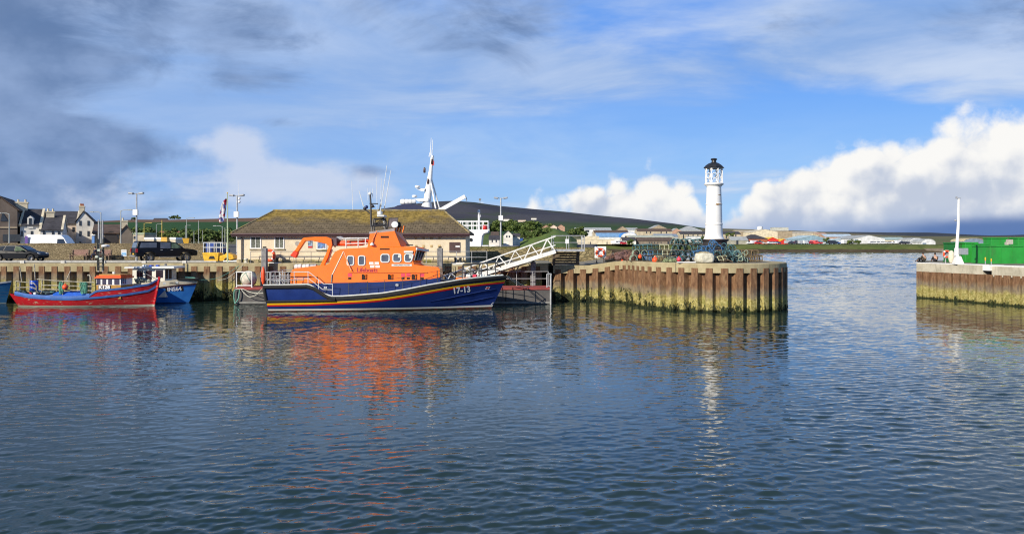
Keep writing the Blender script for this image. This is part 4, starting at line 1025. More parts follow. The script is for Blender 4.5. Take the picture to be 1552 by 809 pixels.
# flybridge
fo = Q([(556.5, 375.5), (557.5, 372), (560.5, 354), (598, 350), (608, 373.8)], -1.2)
fb = houseprism(fo, 1.25, .10, 4.4).build('flybridge', ORANGE, lf, bevel=.02)
F1, F0 = L3(598, 350.2, -1.07), L3(608, 373.5, -1.25); G1, G0 = L3(606, 352, -.35), L3(620, 373, -.45)
facets([mir([F1, G1]), mir([F0, G0])], 'flybridge_front', ORANGE, fb)
m = MB(); fr = Q([(559.5, 354.5), (559.5, 351), (584, 348), (598, 345.5), (598, 350.5)], -1.1); houseprism(fr, 1.12, .1, 4.9, m); m.build('coaming_pad', mat('pad_grey', (.30, .27, .27), .9, .1), fb)
m = MB(); m.bar(L3(616, 371.2, -.6), L3(626, 371.5, -.5), .25, .08); m.build('vent_grille', RUBBER, wh)
def side_box(px0, px1, py0, py1, name, mt, par, d=.012, yl=None, r=0):
    m = MB(); x0, z1 = LP(px0, py0, -1.7); x1, z0 = LP(px1, py1, -1.7)
    f = (lambda z: ys_(z)) if yl is None else yl
    vs = [(x, f(z)+o, z) for o in (.05, -d) for x, z in ((x0, z0), (x1, z0), (x1, z1), (x0, z1))]
    return m.add(vs, [(3, 2, 1, 0), (4, 5, 6, 7), (0, 1, 5, 4), (1, 2, 6, 5), (2, 3, 7, 6), (3, 0, 4, 7)]).build(name, mt, par, bevel=r)
yf = lambda z: -(1.25-.10*(z-4.4))
side_box(575.5, 588, 357.5, 360.6, 'slot_shade', DARKR, fb, .008, yf); side_box(575, 590, 376.5, 378.6, 'slot_shade', DARKR, house, .008)  # flush dark strips: the shade inside the slots put into the colour
side_box(529, 648, 412.3, 413.3, 'rubbing_ledge', ORANGE, house, .05); side_box(441.5, 471, 418.2, 418.9, 'rubbing_ledge', ORANGE, house, .04)
# side windows with rounded white frames
def rwin(px, py, w, h, slope=0, blind=None):
    x, z = LP(px, py, -1.7); W_, H_ = w*.0466/2, h*.0466/2; rr = min(W_, H_)*.55; pts = []
    for cx, cz, a0 in ((W_-rr, H_-rr, 0), (-W_+rr, H_-rr, 90), (-W_+rr, -H_+rr, 180), (W_-rr, -H_+rr, 270)):
        for k in range(5): a = R(a0+k*22.5); pts.append((cx+rr*math.cos(a), cz+rr*math.sin(a)))
    if slope: pts = [(a+(slope*(b/H_)*(a/W_) if a > 0 else 0), b) for a, b in pts]
    P = lambda a, b, o: Vector((x+a, ys_(z+b)-o, z+b))
    m = MB(); m.tube([P(a, b, .012) for a, b in pts], .052, 6, closed=True); f = m.build('window', LWHITE, house)
    m = MB(); m.quad(*[P(a, b, .008) for a, b in pts]); m.build('pane', GLASS_G, f, fix=False)
    if blind: m = MB(); m.quad(*[P(a*W_, b*H_, .016) for a, b in blind]); m.build('blind', mat('blind_pale', (.55, .58, .52), .7), f, fix=False)
rwin(531, 395, 9.5, 14); rwin(548, 395, 9.5, 14); rwin(583.5, 391.5, 12.5, 12); rwin(601.5, 391, 12, 12, 0, [(.25, .1), (.75, .1), (.75, .8), (.25, .8)]); rwin(619, 391, 11.5, 12, .09, [(.1, -.1), (.8, -.1), (.9, .8), (.1, .8)])
side_box(612, 625.5, 380.2, 383.2, 'eyebrow', LWHITE, house, .10)
side_box(593.5, 624, 400.2, 403.2, 'name_board', LWHITE, house, .015)
def side_text(body, px, py, size, m, name, sx=1., bold=0., of=.02):
    x, z = LP(px, py, -1.7); o = text(body, size, m, name, house, (x, 0, z), (R(90), 0, 0), .003, bold, sx); bpy.context.view_layer.update()
    M_ = Matrix.LocRotScale(o.location, o.rotation_euler, o.scale)
    for v in o.data.vertices: q = M_ @ v.co; v.co = (q.x, ys_(q.z)-of-(.004 if q.y < 0 else 0), q.z)
    o.location = (0, 0, 0); o.rotation_euler = (0, 0, 0); o.scale = (1, 1, 1); return o
side_text('Lifeboats', 556.5, 409.3, .46, CRIM, 'lettering', .88, .004); side_text('MARGARET FOSTER', 608.8, 401.7, .125, BTXT, 'lettering', 1.02)
x, z = LP(567, 401.3, -1.7)
for nm, mt, rects, of in (('flag_emblem', WTXT, [(-.34, -.06, .03, .20), (.06, .34, .03, .20), (-.30, -.04, -.20, -.03), (.08, .38, -.20, -.03)], .012), ('emblem_cross', mat('emblem_peach', (.80, .45, .25), .5), [(-.045, .045, -.19, .20)], .016)):
    m = MB()
    for a, b, c, d in rects: m.quad(*[(x+u-w*.1, ys_(z+w)-of, z+w) for u, w in ((a, c), (b, c), (b, d), (a, d))])
    m.build(nm, mt, house, fix=False)
for px in (530.5, 611, 619, 640): side_box(px-3, px+3, 414, 419.2, 'pink_panel', PINK, house, .012); side_box(px-2.4, px+2.4, 420.2, 423.2, 'label_plate', DARKR, house, .01)
for px in (553, 592.5, 628.5): 
    r_ = side_box(px-4.5, px+4, 415.5, 423.8, 'recess_shade', DARKR, house, .008); a, b = LP(px, 419, -1.7)  # no hollow here: a flush plate coloured dark for the recess shade
    m = MB(); m.tube([(a-.02, ys_(b)-.03, b+.12), (a+.1, ys_(b)-.03, b+.12), (a+.1, ys_(b)-.03, b-.16)], .035, 6); m.build('vent_pipe', ORANGE, r_)
for px, py in ((602, 431.8), (493.5, 436)): m = MB(); c = L3(px, py, -1.9); m.box(c, (.22, .14, .17)); m.build('deck_light', LWHITE, lf, bevel=.03)
m = MB(); m.tube([L3(521, 381, -1.5), L3(503, 418, -1.75)], .06, 6); m.build('stay_tube', mat('tube_peach', (.62, .42, .30), .5), house); m = MB(); m.tube([L3(503, 416, -1.8), L3(502.5, 428, -1.85)], .05, 6); m.build('stay_foot', GALV_D, house)
m = MB(); m.tube([L3(521, 381, -1.5), L3(532, 410, -1.88)], .035, 5); m.build('stay_tube', ORANGE, house)
m = MB(); m.tube([L3(567, 360, -1.2), L3(563, 371, -1.35)], .035, 5); m.tube([L3(571, 350, -1.15), L3(563.5, 366, -1.3)], .03, 5); m.build('ladder_stay', ORANGE, fb)
m = MB(); m.lathe([(.16, 0), (.12, .12), (.02, .2)], L3(564, 371.5, -1.36), 10); m.build('cone_light', LWHITE, fb)
side_box(655, 661, 411, 418, 'door', ORANGE, house, .03, lambda z: ys_(z), .01)
# foredeck box and windlass
m = MB(); m.bb(13.0-.0, 14.0, -.55, .55, 1.7, 2.25); m.build('deck_locker', ORANGE, lf, bevel=.03)
# crane on the aft casing
cr = Q([(486, 402.5), (492, 390), (496, 382), (499, 373), (495, 369.5), (483, 367), (474, 364.8), (463.5, 365.5), (452.5, 382), (447.5, 380), (459, 362), (462, 360), (478, 359), (496, 359), (503.5, 362), (504.5, 371), (498, 390), (492, 402.5)], -.9)
m = MB(); m.prism(cr, -1.12, -.72, 'y'); crane = m.build('crane', ORANGE, lf, bevel=.03)
b_ = Q([(447, 379.5), (453, 382.5), (449, 391), (440.5, 387)], -.92); m = MB(); m.prism(b_, -1.16, -.68, 'y'); m.build('crane_head', mat('head_red', (.78, .06, .02), .45, .1), crane, bevel=.03)
m = MB(); m.tube([L3(484, 366, -.92), L3(498, 366, -.92)], .07, 8); m.tube([L3(496, 398, -.9), L3(503, 378, -.9)], .08, 8); m.build('ram', GALV, crane)
m = MB(); m.tube([L3(445, 390, -.92), L3(445, 404, -.92)], .01, 4); m.build('wire', GALV_D, crane)
m = MB(); m.bb(*[L3(498, 363, -.9).x, L3(511, 363, -.9).x], -1.0, .6, L3(0, 373, -.9).z, L3(0, 360, -.9).z); m.build('winch_box', mat('winch_plum', (.10, .06, .07), .6), lf, bevel=.03)
# liferaft rolls
for i, px in enumerate((452, 464, 475)):
    a, b = L3(px-5.6, 404.3, -.75), L3(px+5.6, 403.7, -.75); m = MB(); m.tube([a+Vector((0, 0, 0)), a.lerp(b, .1), a.lerp(b, .9), b], [.12, .19, .19, .12], 12); r_ = m.build('liferaft_roll', LWHITE if i < 2 else GALV, lf)
    m = MB(); m.tube([a.lerp(b, .45), a.lerp(b, .55)], .198, 12); m.build('strap', GALV, r_)
# rails: stern frame, side stanchions, bow pulpit
RW = LWHITE; RB = mat('rail_dark', (.03, .035, .04), .5)
def rail(name, pts, r, m, par=lf): b = MB(); b.tube(pts, r, 6); return b.build(name, m, par)
for yl in (-2.35, 2.35):
    rail('hand_rail', [L3(446, 412, yl), L3(467, 412, yl), L3(470, 413.5, yl), L3(490, 430, yl), L3(504, 430.5, yl)], .027, RW); rail('hand_rail', [L3(446, 422, yl), L3(468, 422, yl), L3(489, 438.5, yl), L3(504, 439, yl)], .024, RW)
    for px, a, b in ((446, 411, 432), (467, 411, 432), (483, 424, 441), (504, 430, 449)): rail('stanchion', [L3(px, a, yl), L3(px, b, yl)], .027, RW)
for yl in (-2.2, -1.2, 0, 1.2, 2.2):
    rail('stern_rail_post', [(-.15, yl, 1.6), (-.15, yl, 2.75)], .04, GALV)
for z_ in (2.75, 2.2): rail('stern_rail', [(2.4, -2.3, z_), (0, -2.3, z_), (-.15, -2.2, z_), (-.15, 2.2, z_), (0, 2.3, z_), (1.2, 2.3, z_)], .028, GALV)
for px in (409, 417, 424, 431, 437): rail('stanchion', [L3(px, 413, -2.3), L3(px, 432, -2.3)], .026, GALV)
m = MB()
for k in range(9): x = .1+k*.17; m.tube([(x, -1.6+.3*math.sin(k*2.1), 1.6), (x, -1.5+.3*math.sin(k*2.1), 2.62-.2*(k % 3))], .035, 5)
m.tube([(0, -1.6, 2.45), (1.6, -1.5, 2.5)], .035, 5); m.tube([(0, -1.4, 2.05), (1.6, -1.4, 2.1)], .035, 5); m.build('boarding_frame', GALV, lf)
for side in (-1, 1):
    xs_ = [5.6, 6.9, 8.1, 9.35, 10.55, 11.75, 12.9]
    for x in xs_: p = HX(x, ztp(x), side, -.12); rail('stanchion', [p, p+Vector((0, 0, .92))], .026, RB)
    for h in (.90, .48): rail('life_line', [HX(x, ztp(x), side, -.12)+Vector((0, 0, h)) for x in xs_], .012, RB)
    bx_ = [12.9, 13.5, 14.1, 14.7, 15.3, 15.9]
    for x in bx_[1:]: p = HX(x, ztp(x), side, -.12); rail('stanchion', [p, p+Vector((0, 0, 1.0))], .032, RB)
    rail('pulpit_rail', [HX(x, ztp(x), side, -.12)+Vector((0, 0, 1.0)) for x in bx_[1:]]+[Vector((16.3, 0, ztp(16.3)+.62))], .036, RB)
    rail('pulpit_rail', [HX(x, ztp(x), side, -.12)+Vector((0, 0, .5)) for x in bx_]+[Vector((16.35, 0, ztp(16.3)+.3))], .026, RB)
for px, py, w_ in ((703, 414, .20), (716, 412, .24), (728, 411, .2)): m = MB(); c = L3(px, py, .1); m.lathe([(w_, -.55), (w_*.7, -.3), (w_*.5, 0), (w_*.9, .1), (w_*.3, .25)], c, 10); m.build('bitts', GALV_D, lf)
m = MB(); m.bar(L3(686, 400.5, -.4), L3(701, 400, -.4), .3, .07); m.build('white_shelf', LWHITE, lf)
for px, mt in ((710, LWHITE), (720, PINK), (731, LWHITE)): m = MB(); m.box(L3(px, 418, -.3), (.34, .3, .22)); m.build('bow_fairlead', mt, lf, bevel=.03)
# radar mast, searchlight, whip aerials
DK = mat('mast_dark', (.025, .025, .03), .5)
m = MB()
tb = [L3(563, 351, -.8), L3(584, 349, -.8)]; tt = [L3(566, 332, -.5), L3(582, 331, -.5)]
for y_ in (0, 1.2):
    for i in (0, 1): m.tube([tb[i]+Vector((0, y_, 0)), tt[i]+Vector((0, y_*.8, 0))], .055, 6)
    m.tube([tb[0]+Vector((0, y_, .4)), tb[1]+Vector((0, y_, .4))], .045, 6); m.tube([tt[0]+Vector((0, y_*.8, 0)), tt[1]+Vector((0, y_*.8, 0))], .05, 6); m.tube([tb[0]+Vector((0, y_, .4)), tt[1]+Vector((0, y_*.8, 0))], .035, 6); m.tube([tb[1]+Vector((0, y_, .4)), tt[0]+Vector((0, y_*.8, -.3))], .035, 6)
    m.tube([tb[0].lerp(tt[0], .6)+Vector((0, y_, 0)), tb[1].lerp(tt[1], .6)+Vector((0, y_, 0))], .045, 6)
mast = m.build('mast_frame', DK, lf)
rail('mast_pole', [L3(562.5, 345, -.4), L3(562, 310, -.4), L3(561, 295, -.4)], .07, DK, mast)
m = MB(); m.bar(L3(560, 308.5, -.4), L3(573, 309, -.4), .12, .07); m.bar(L3(552, 316.5, -.4), L3(562, 324, -.4), .08); m.bar(L3(563, 310, -.4), L3(567.5, 314, -.4), .1); m.build('cross_arm', DK, mast)
for px, py, mt in ((560.8, 293.6, LWHITE), (555.5, 313.8, NAVY2), (553, 316, DK), (564.5, 312.5, DK)): m = MB(); m.ball(L3(px, py, -.4), .13, 10, 6); m.build('mast_lamp', mt, mast)
m = MB(); m.bb(L3(573, 0, -.4).x, L3(584.5, 0, -.4).x, -1.0, .4, L3(0, 328.5, -.4).z, L3(0, 325.6, -.4).z); r_ = m.build('radar_scanner', LWHITE, mast, bevel=.04)
m = MB(); m.lathe([(.16, 0), (.20, .1), (.17, .24), (.05, .28)], L3(576, 325.5, -.4), 12); m.build('dome', LWHITE, r_)
m = MB(); m.tube([L3(581.5, 329, -.4), L3(582.5, 344, -.4)], .08, 8); m.build('radar_post', LWHITE, mast)
for a, b, r in (((544, 288.5, -.3), (551, 313, -.3), .030), ((586.5, 250.5, -.2), (576.5, 320, -.2), .026), ((592.5, 258, .4), (582, 320, .4), .026), ((578, 271, .2), (577, 322, .2), .022), ((570.2, 268, .5), (572, 328, .5), .018), ((557.5, 285, -.3), (557.8, 304, -.3), .018), ((564.8, 285, -.3), (565, 300, -.3), .018), ((561, 285, -.3), (561, 294, -.3), .018), ((533, 274, .8), (535, 318, .8), .018)):
    P1, P0 = L3(*a), L3(*b); b_ = MB(); b_.tube([P0, P1], [r*1.3, r*.7], 5); b_.build('whip_aerial', LWHITE, mast)
for a, b in (((576.5, 309, -.2), (574.5, 322, -.2)), ((583, 312, .4), (581.5, 324, .4))): rail('aerial_base', [L3(*a), L3(*b)], .035, DK, mast)
m = MB(); sc_ = Q([(588, 344), (589.5, 332), (591, 330), (603, 330), (603.5, 332), (601, 344)], -.7); m.prism(sc_, -.85, -.80, 'y'); m.build('spray_screen', mat('screen_smoke', (.16, .13, .13), .25), fb)
m = MB(); m.tube([L3(588, 344, -.85), L3(589.5, 331, -.85), L3(603.5, 330.4, -.85), L3(601, 344, -.85)], .035, 5); m.build('screen_frame', DK, fb)
m = MB(); c = L3(598.5, 341, -1.05); m.lathe([(.05, -.14), (.22, -.1), (.24, .1), (.02, .14)], n=14); m.xf(Matrix.Translation(c) @ Matrix.Rotation(R(70), 4, 'X')); m.build('searchlight', LWHITE, fb)
m = MB(); c = L3(603.5, 341, -.6); m.lathe([(.05, -.14), (.2, -.1), (.22, .1), (.02, .14)], n=14); m.xf(Matrix.Translation(c) @ Matrix.Rotation(R(60), 4, 'X')); m.build('searchlight', RUBBER, fb)
for px, dy in ((597.5, -.9), (602, -.5), (606, -.1), (610, .3)): rail('guard_horn', [L3(px, 352.5, dy), L3(px+1.5, 347, dy), L3(px+2.5, 342.5, dy)], .06, ORANGE, fb)
# inflatable boat carried on the house roof, in its white cradle rails
ib = thing('inflatable_boat', 'small orange red inflatable boat with outboard stowed on the lifeboat roof', 'dinghy', (*LO, 0), LA)
IR = mat('inflatable_red', (.80, .09, .02), .5, .1); a, b = L3(511, 369, -.6), L3(557, 368, -.6)
for y_ in (0, .95): m = MB(); m.tube([a+Vector((0, y_, 0)), a.lerp(b, .08)+Vector((0, y_, 0)), a.lerp(b, .75)+Vector((0, y_, 0)), b+Vector((0, .2+y_*.55, .1))], [.12, .20, .20, .15], 12); m.build('side_tube', IR, ib)
m = MB(); m.box(a.lerp(b, .45)+Vector((0, .47, -.05)), (1.5, .8, .06)); m.build('floor', RUBBER, ib)
m = MB(); o = L3(514.5, 361.5, -.5); m.prism([(o.x-.28, o.z-.12), (o.x+.24, o.z-.12), (o.x+.32, o.z+.05), (o.x+.12, o.z+.17), (o.x-.16, o.z+.14)], -.7, -.35, 'y'); ob = m.build('outboard_cowl', GALV, ib, bevel=.04)
m = MB(); m.bar(o+Vector((-.1, 0, -.12)), o+Vector((-.35, 0, -.62)), .12); m.build('outboard_leg', LWHITE, ob)
for y_ in (-1.05, .95):
    for px in (524.5, 543, 554): rail('cradle_post', [L3(px, 361, y_), L3(px, 376, y_)], .045, LWHITE)
    rail('cradle_rail', [L3(518, 361.5, y_), L3(558, 360.8, y_)], .05, LWHITE); rail('cradle_rail', [L3(523, 369.5, y_), L3(557, 368.6, y_)], .04, LWHITE)
m = MB()
for k in range(7): c = L3(527+k*4.2, 361, -.9); m.box(c, (.15, .12, .10), rz=k)
m.build('lashing', LWHITE, lf)
# ------------------------------------------------------------------ fishing boats
class Hull:
    """small boat hull: length L along +x, sheer table, flare and raked ends"""
    def __init__(s, L, beam, sheer, bow_rake, stern_rake, full=.35, wl=.86, draft=.5, stern_w=.75):
        s.L, s.B, s.sh, s.br, s.sr, s.full, s.wl, s.d, s.sw = L, beam/2, sheer, bow_rake, stern_rake, full, wl, draft, stern_w
    def zsh(s, x): return interp(s.sh, x)
    def x0(s, z): return -s.sr*max(z, -.3)
    def x1(s, z): return s.L-s.br*(s.sh[-1][1]-max(z, -.3))
    def half(s, u, z):
        e = max(0, (u-s.full)/(1-s.full)); a = max(0, (.3-u)/.3); k = 1-(1-s.sw)*a**2
        b = s.B*k*(1-e**2.4); w = s.B*s.wl*k*(1-e**1.7)*(1-.25*a**2); zt = s.zsh(s.x0(z)+u*(s.x1(z)-s.x0(z)))
        if z <= 0: return w*max(0, 1+z/(s.d*1.05))**.5
        return w+(b-w)*min(1, z/zt)**.8
    def P(s, x, z, side=-1, off=0):
        a, b = s.x0(z), s.x1(z); u = min(1, max(0, (x-a)/(b-a))); return Vector((a+u*(b-a), side*(s.half(u, z)+off), z))
    def mesh(s, n=36, dz=0):
        m = MB(); fr = (-.9, -.4, 0, .08, .3, .55, .8, 1)
        R_ = {}
        for side in (-1, 1):
            rings = []
            for i in range(n+1):
                u = (i/n)**.9; xx = u*s.L; zt = s.zsh(xx)+dz
                r_ = []
                for f in fr: z = f*zt if f > 0 else f*s.d; a, b = s.x0(z), s.x1(z); r_.append(Vector((a+u*(b-a), side*s.half(u, z), z)))
                rings.append(r_)
            m.loft(rings, closed=False, cap=False); R_[side] = rings
        a, b = R_[-1][0], R_[1][0]
        for k in range(len(a)-1): m.quad(a[k], a[k+1], b[k+1], b[k])
        return m
    def strip(s, xs, z0, z1, off, th=.05, sides=(-1, 1)):
        m = MB()
        for side in sides:
            rings = []
            for x in xs:
                a, b = z0(x), z1(x); rings.append([s.P(x, a, side, off), s.P(x, b, side, off), s.P(x, b, side, -th), s.P(x, a, side, -th)])
            m.loft(rings, smooth=False)
        return m
    def wraptext(s, o, off):
        bpy.context.view_layer.update(); M_ = Matrix.LocRotScale(o.location, o.rotation_euler, o.scale)
        for v in o.data.vertices: q = M_ @ v.co; p = s.P(q.x, q.z, -1, off); v.co = (p.x, p.y-(.004 if q.y < 0 else 0), p.z)
        o.location = (0, 0, 0); o.rotation_euler = (0, 0, 0); o.scale = (1, 1, 1)
def hull_mat(name, a, b_, boot, worn=None, planks=0, bz=.12):
    m, t, b = newmat(name, .42, .45); g = t.nodes.new('ShaderNodeTexCoord'); p = E(t, g.outputs['Object']); x, y, z = sep(p)
    c = mixc(noise(p, 1.5, 5, .6).step(.3, .7), a, b_, t)
    if worn: c = mixc(noise(vmul(p, (1, 1, 3.5)), 2.1, 6, .7).step(.59, .64), c, worn, t)
    if planks:
        fr = (z*planks+x*.0)._m('FRACT'); c = mixc(fr.step(.0, .14)*-1+1, c, tuple(q*.45 for q in a), t)
        bn = t.nodes.new('ShaderNodeBump'); bn.inputs['Distance'].default_value = .03; t.links.new(fr.k, bn.inputs['Height']); t.links.new(bn.outputs[0], b.inputs['Normal'])
    c = mixc((z+noise(p, 3, 4)*.05).step(bz+.035, bz+.015), c, boot, t); t.links.new(c.k, b.inputs['Base Color']); return m
BLUEG = mat('gunwale_blue', (.06, .15, .42), .5, .15, 3, dirt=.3); BLUEB = mat('barrel_blue', (.012, .07, .45), .4, .1, 4)
NETG = mat('net_green', (.12, .34, .24), .95, .35, 14); STEELR = mat('rusty_rail', (.34, .31, .24), .7, .3, 7, dirt=.5); OCHRE = mat('ochre_paint', (.42, .21, .03), .5, .12, 3, dirt=.3)
ORR = mat('roof_orange', (.66, .10, .015), .5, .12, 2); CREAMP = mat('cream_paint', (.66, .60, .45), .5, .1, 2, dirt=.4)
# -- red and blue boat
RY = 62.9; RX = X_(20, 61.5); rloc = lambda px, py, yl: Vector((X_(px, RY+yl)-RX, yl, Z_(py, RY+yl)))
rb = thing('fishing_boat', 'red wooden fishing boat with blue gunwales, ochre wheelhouse and number K128', 'fishing boat', (RX, RY, 0))
rx = lambda px: rloc(px, 450, -1.4).x; rz = lambda py: Z_(py, RY-1.45)
Lr = rloc(238.5, 430, 0).x
sheer = [(0, rz(445)), (rx(45), rz(449)), (rx(80), rz(451.5)), (rx(115), rz(452)), (rx(150), rz(449.5)), (rx(185), rz(446)), (rx(215), rz(441)), (Lr, Z_(432, RY))]
HR = Hull(Lr, 3.1, sheer, .22, .45, .38, .84, .5, .72)
hu = HR.mesh().build('hull', hull_mat('red_hull', (.50, .012, .022), (.64, .02, .03), (.55, .53, .42), (.55, .40, .28), 6.2), rb)
xs = [i*Lr/50 for i in range(51)]
HR.strip(xs, lambda x: HR.zsh(x)-.14, lambda x: HR.zsh(x)+.02, .05).build('gunwale', BLUEG, hu)
HR.strip([x for x in xs if x < rx(137)], lambda x: HR.zsh(x)+.02, lambda x: HR.zsh(x)+.17, .0).build('gunwale_cap', BLUEG, hu)
top = lambda x: HR.zsh(x)+.10+.36*min(1, max(0, (x-rx(134))/.6))
def up(x, z, side, off): p = HR.P(x, HR.zsh(x), side, off); return Vector((p.x+.22*(z-HR.zsh(x))*(x/Lr)**6, p.y+side*(z-HR.zsh(x))*.10, z))
m, m2 = MB(), MB()
for side in (-1, 1):
    f = [x for x in xs if x > rx(133)]
    m.loft([[up(x, HR.zsh(x)+.02, side, .0), up(x, top(x), side, .0), up(x, top(x), side, -.07), up(x, HR.zsh(x)+.02, side, -.07)] for x in f], smooth=False)
    m2.loft([[up(x, top(x)-.10, side, .035), up(x, top(x)+.05, side, .035), up(x, top(x)+.05, side, -.10), up(x, top(x)-.10, side, -.10)] for x in f], smooth=False)
m.build('bow_bulwark', MATS['red_hull'], hu); m2.build('bulwark_rail', BLUEG, hu)
m = MB(); a, b = HR.P(Lr, 0, -1), Vector((Lr+.16, 0, HR.zsh(Lr)+.62)); m.bar((a.x+.02, 0, -.3), (b.x, 0, b.z), .16, .14); m.build('stem_post', MATS['red_hull'], hu)
m = MB(); m.loft([[HR.P(x, HR.zsh(x)-.18, -1, -.02), HR.P(x, HR.zsh(x)-.16, 1, -.02)] for x in xs[:-1]], closed=False, cap=False); m.build('deck', mat('boat_deck', (.06, .11, .24), .8, .3, 3, dirt=.5), rb)
# wheelhouse
def whouse(pts, z0, z1, name, m_, par, flare=0, cap=True):
    """plan outline extruded upwards"""
    mb = MB(); c = sum((Vector((*p, 0)) for p in pts), Vector())/len(pts); n = len(pts)
    lo = [(p[0], p[1], z0) for p in pts]; hi = [(c.x+(p[0]-c.x)*(1+flare), c.y+(p[1]-c.y)*(1+flare), z1) for p in pts]
    mb.add(lo+hi, [tuple(range(n-1, -1, -1)), tuple(range(n, 2*n))]+[(i, (i+1) % n, n+(i+1) % n, n+i) for i in range(n)]); return mb.build(name, m_, par)
wx0, wx1 = rloc(146, 430, -.95).x, rloc(183, 430, -.95).x; wxf = rloc(196, 430, 0).x
plan = [(wx0, -.95), (wx1, -.95), (wxf, -.45), (wxf, .45), (wx1, .95), (wx0, .95)]
zl = lambda py: Z_(py, RY-.95)
ww = whouse(plan, .6, zl(431.8), 'wheelhouse_base', OCHRE, rb); wb = whouse([(x*1.0, y*1.003) for x, y in plan], zl(431.75), zl(420.5), 'wheelhouse_band', WHITE, rb)
wr = whouse(plan, zl(421.2), zl(417.2), 'wheelhouse_roof', ORR, rb, .0); whouse([(c[0]+(c[0]-(wx0+wxf)/2)*.09, c[1]*1.14) for c in plan], zl(421.8), zl(419.6), 'roof_edge', ORR, wr)
whouse([(c[0]+(c[0]-(wx0+wxf)/2)*-.12, c[1]*.85) for c in plan], zl(417.3), zl(415.6), 'roof_top', OCHRE, wr)
for px, w_ in ((149.2, 5.2), (157.8, 5.2), (166.6, 5.2), (177, 7.4)):
    x = rloc(px, 427, -.96).x; h_ = .225; W_ = w_*.0245; pts = [(W_, -h_), (-W_, -h_)]+[(W_*math.cos(R(a)), h_-W_*.6+W_*.6*math.sin(R(a))) for a in range(180, -1, -30)][::1]
    if w_ > 6: pts = [(W_, -h_), (-W_, -h_), (-W_, h_), (W_, h_)]
    m = MB(); m.prism([(x+a, zl(426.5)+b) for a, b in pts], -.985, -.945, 'y'); m.build('window', mat('window_violet', (.06, .05, .085), .15), wb)
for k in range(3):
    a, b = Vector((wx1, -.95, 0)), Vector((wxf, -.45, 0)); n_ = Vector((.5, -.87, 0))*.012; f = lambda u, v: a.lerp(b, u)+n_+Vector((0, 0, zl(430.2)+(zl(422.3)-zl(430.2))*v))
    m = MB(); m.quad(f(.05+k*.32, 0), f(.30+k*.32, 0), f(.30+k*.32, 1), f(.05+k*.32, 1)); m.build('front_window', GLASS_G, wb, fix=False)
m = MB(); m.bb(rloc(148.8, 435, -1).x, rloc(167.2, 435, -1).x, -.99, -.955, zl(438), zl(432.6)); nb = m.build('number_board', mat('plate_dark', (.05, .04, .05), .6), rb)
text('K128', .34, WTXT, 'number', nb, ((rloc(158, 435, -1).x), -.996, zl(435.3)), (R(90), 0, 0), .004, .014, 1.15)
m = MB(); m.box(rloc(172.5, 414, 0), (.16, .16, .22)); m.build('roof_lamp', LWHITE, rb)
# mast, radar, gallows, rails and gear
for px, t_ in ((149.6, 333), (155.6, 333.5)): m = MB(); m.tube([rloc(px, 412, .3), rloc(px, 365, .3), rloc(px, t_, .3)], [.07, .06, .05], 6); m.build('mast_pole', GALV, rb)
m = MB()
for px in (148.5, 156.5): m.tube([rloc(px, 410, .1), rloc(px-.5 if px < 150 else px, 362, .1)], .075, 5)
for py in (370, 378, 386, 391, 398, 404): m.tube([rloc(147, py, .1), rloc(157.5, py-.8, .1)], .05, 5)
m.tube([rloc(145, 391, .1), rloc(158, 391, .1)], .06, 5); mf = m.build('mast_frame', mat('mast_black', (.03, .035, .03), .6), rb)
m = MB(); m.lathe([(.22, -.10), (.30, -.04), (.30, .07), (.16, .13)], rloc(160, 373, 0), 16); m.build('radar', LWHITE, mf)
for px, py in ((150.5, 379), (147, 389), (153, 392)): m = MB(); m.box(rloc(px, py, -.1), (.2, .2, .16)); m.build('deck_lamp', mat('lamp_pale', (.45, .5, .42), .5), mf)
m = MB(); m.tube([rloc(137, 447, -.9), rloc(137.5, 420, -.9), rloc(135.5, 416.5, -.9), rloc(133, 417.5, -.9)], .075, 7); m.build('gallows_post', STEELR, rb)
for pts in ([(24, 444), (24.5, 426), (51, 429), (55, 433), (55.5, 441), (62, 445)], [(25, 436), (47, 435), (55, 438)], [(29.5, 444), (30.5, 426.5)], [(56, 423), (80, 425), (125, 427.5), (143, 428)], [(63, 445), (64, 424)], [(64, 432), (140, 434)], [(64, 438), (140, 440.5)], [(95, 447), (95.5, 426)], [(43, 423), (46, 425)]):
    m = MB(); m.tube([rloc(a, b, -1.15) for a, b in pts], .042, 6); m.build('deck_rail', STEELR, rb)
for pts in ([(30, 405), (33, 426)], [(107, 410), (100, 426)], [(52, 400), (53.5, 424)]): m = MB(); m.tube([rloc(a, b, .9) for a, b in pts], .04, 5); m.build('stay', STEELR, rb)
def hank(c, w, h, mt, parent, n=12, seed=1):
    rng = random.Random(seed); m = MB()
    for i in range(n):
        o = Vector((rng.uniform(-w, w), rng.uniform(-.12, .12), rng.uniform(-.06, .06))); L_ = h*rng.uniform(.7, 1)
        m.tube([c+o+Vector((rng.uniform(-.05, .05), 0, -L_*k/4)) for k in range(5)]+[c+o+Vector((.09, .02, -L_*k/4)) for k in range(4, -1, -1)], .022, 4)
    return m.build('net_hank', mt, parent)
for px, s_ in ((90.5, 3), (92.5, 4), (123, 5), (127, 6), (129.5, 7)): hank(rloc(px, 428, -1.15), .07, .88, NETG, rb, 10, s_)
rng = random.Random(5); m = MB()
for i in range(9): c = rloc(62+i*2.2, 443.5+rng.uniform(-1, 1), -.6+rng.uniform(-.3, .3)); m.ball(c, .26, 8, 6, 1.2, 1, .55)
for i in range(14): c = rloc(28+rng.random()*30, 443, -.7+rng.uniform(-.5, .6)); m.torus(c, .25, .03, (rng.random(), rng.random(), 1), 14, 4)
m.build('net_pile', mat('net_dark', (.04, .06, .08), .95, .6, 8, col2=(.10, .22, .18)), rb)
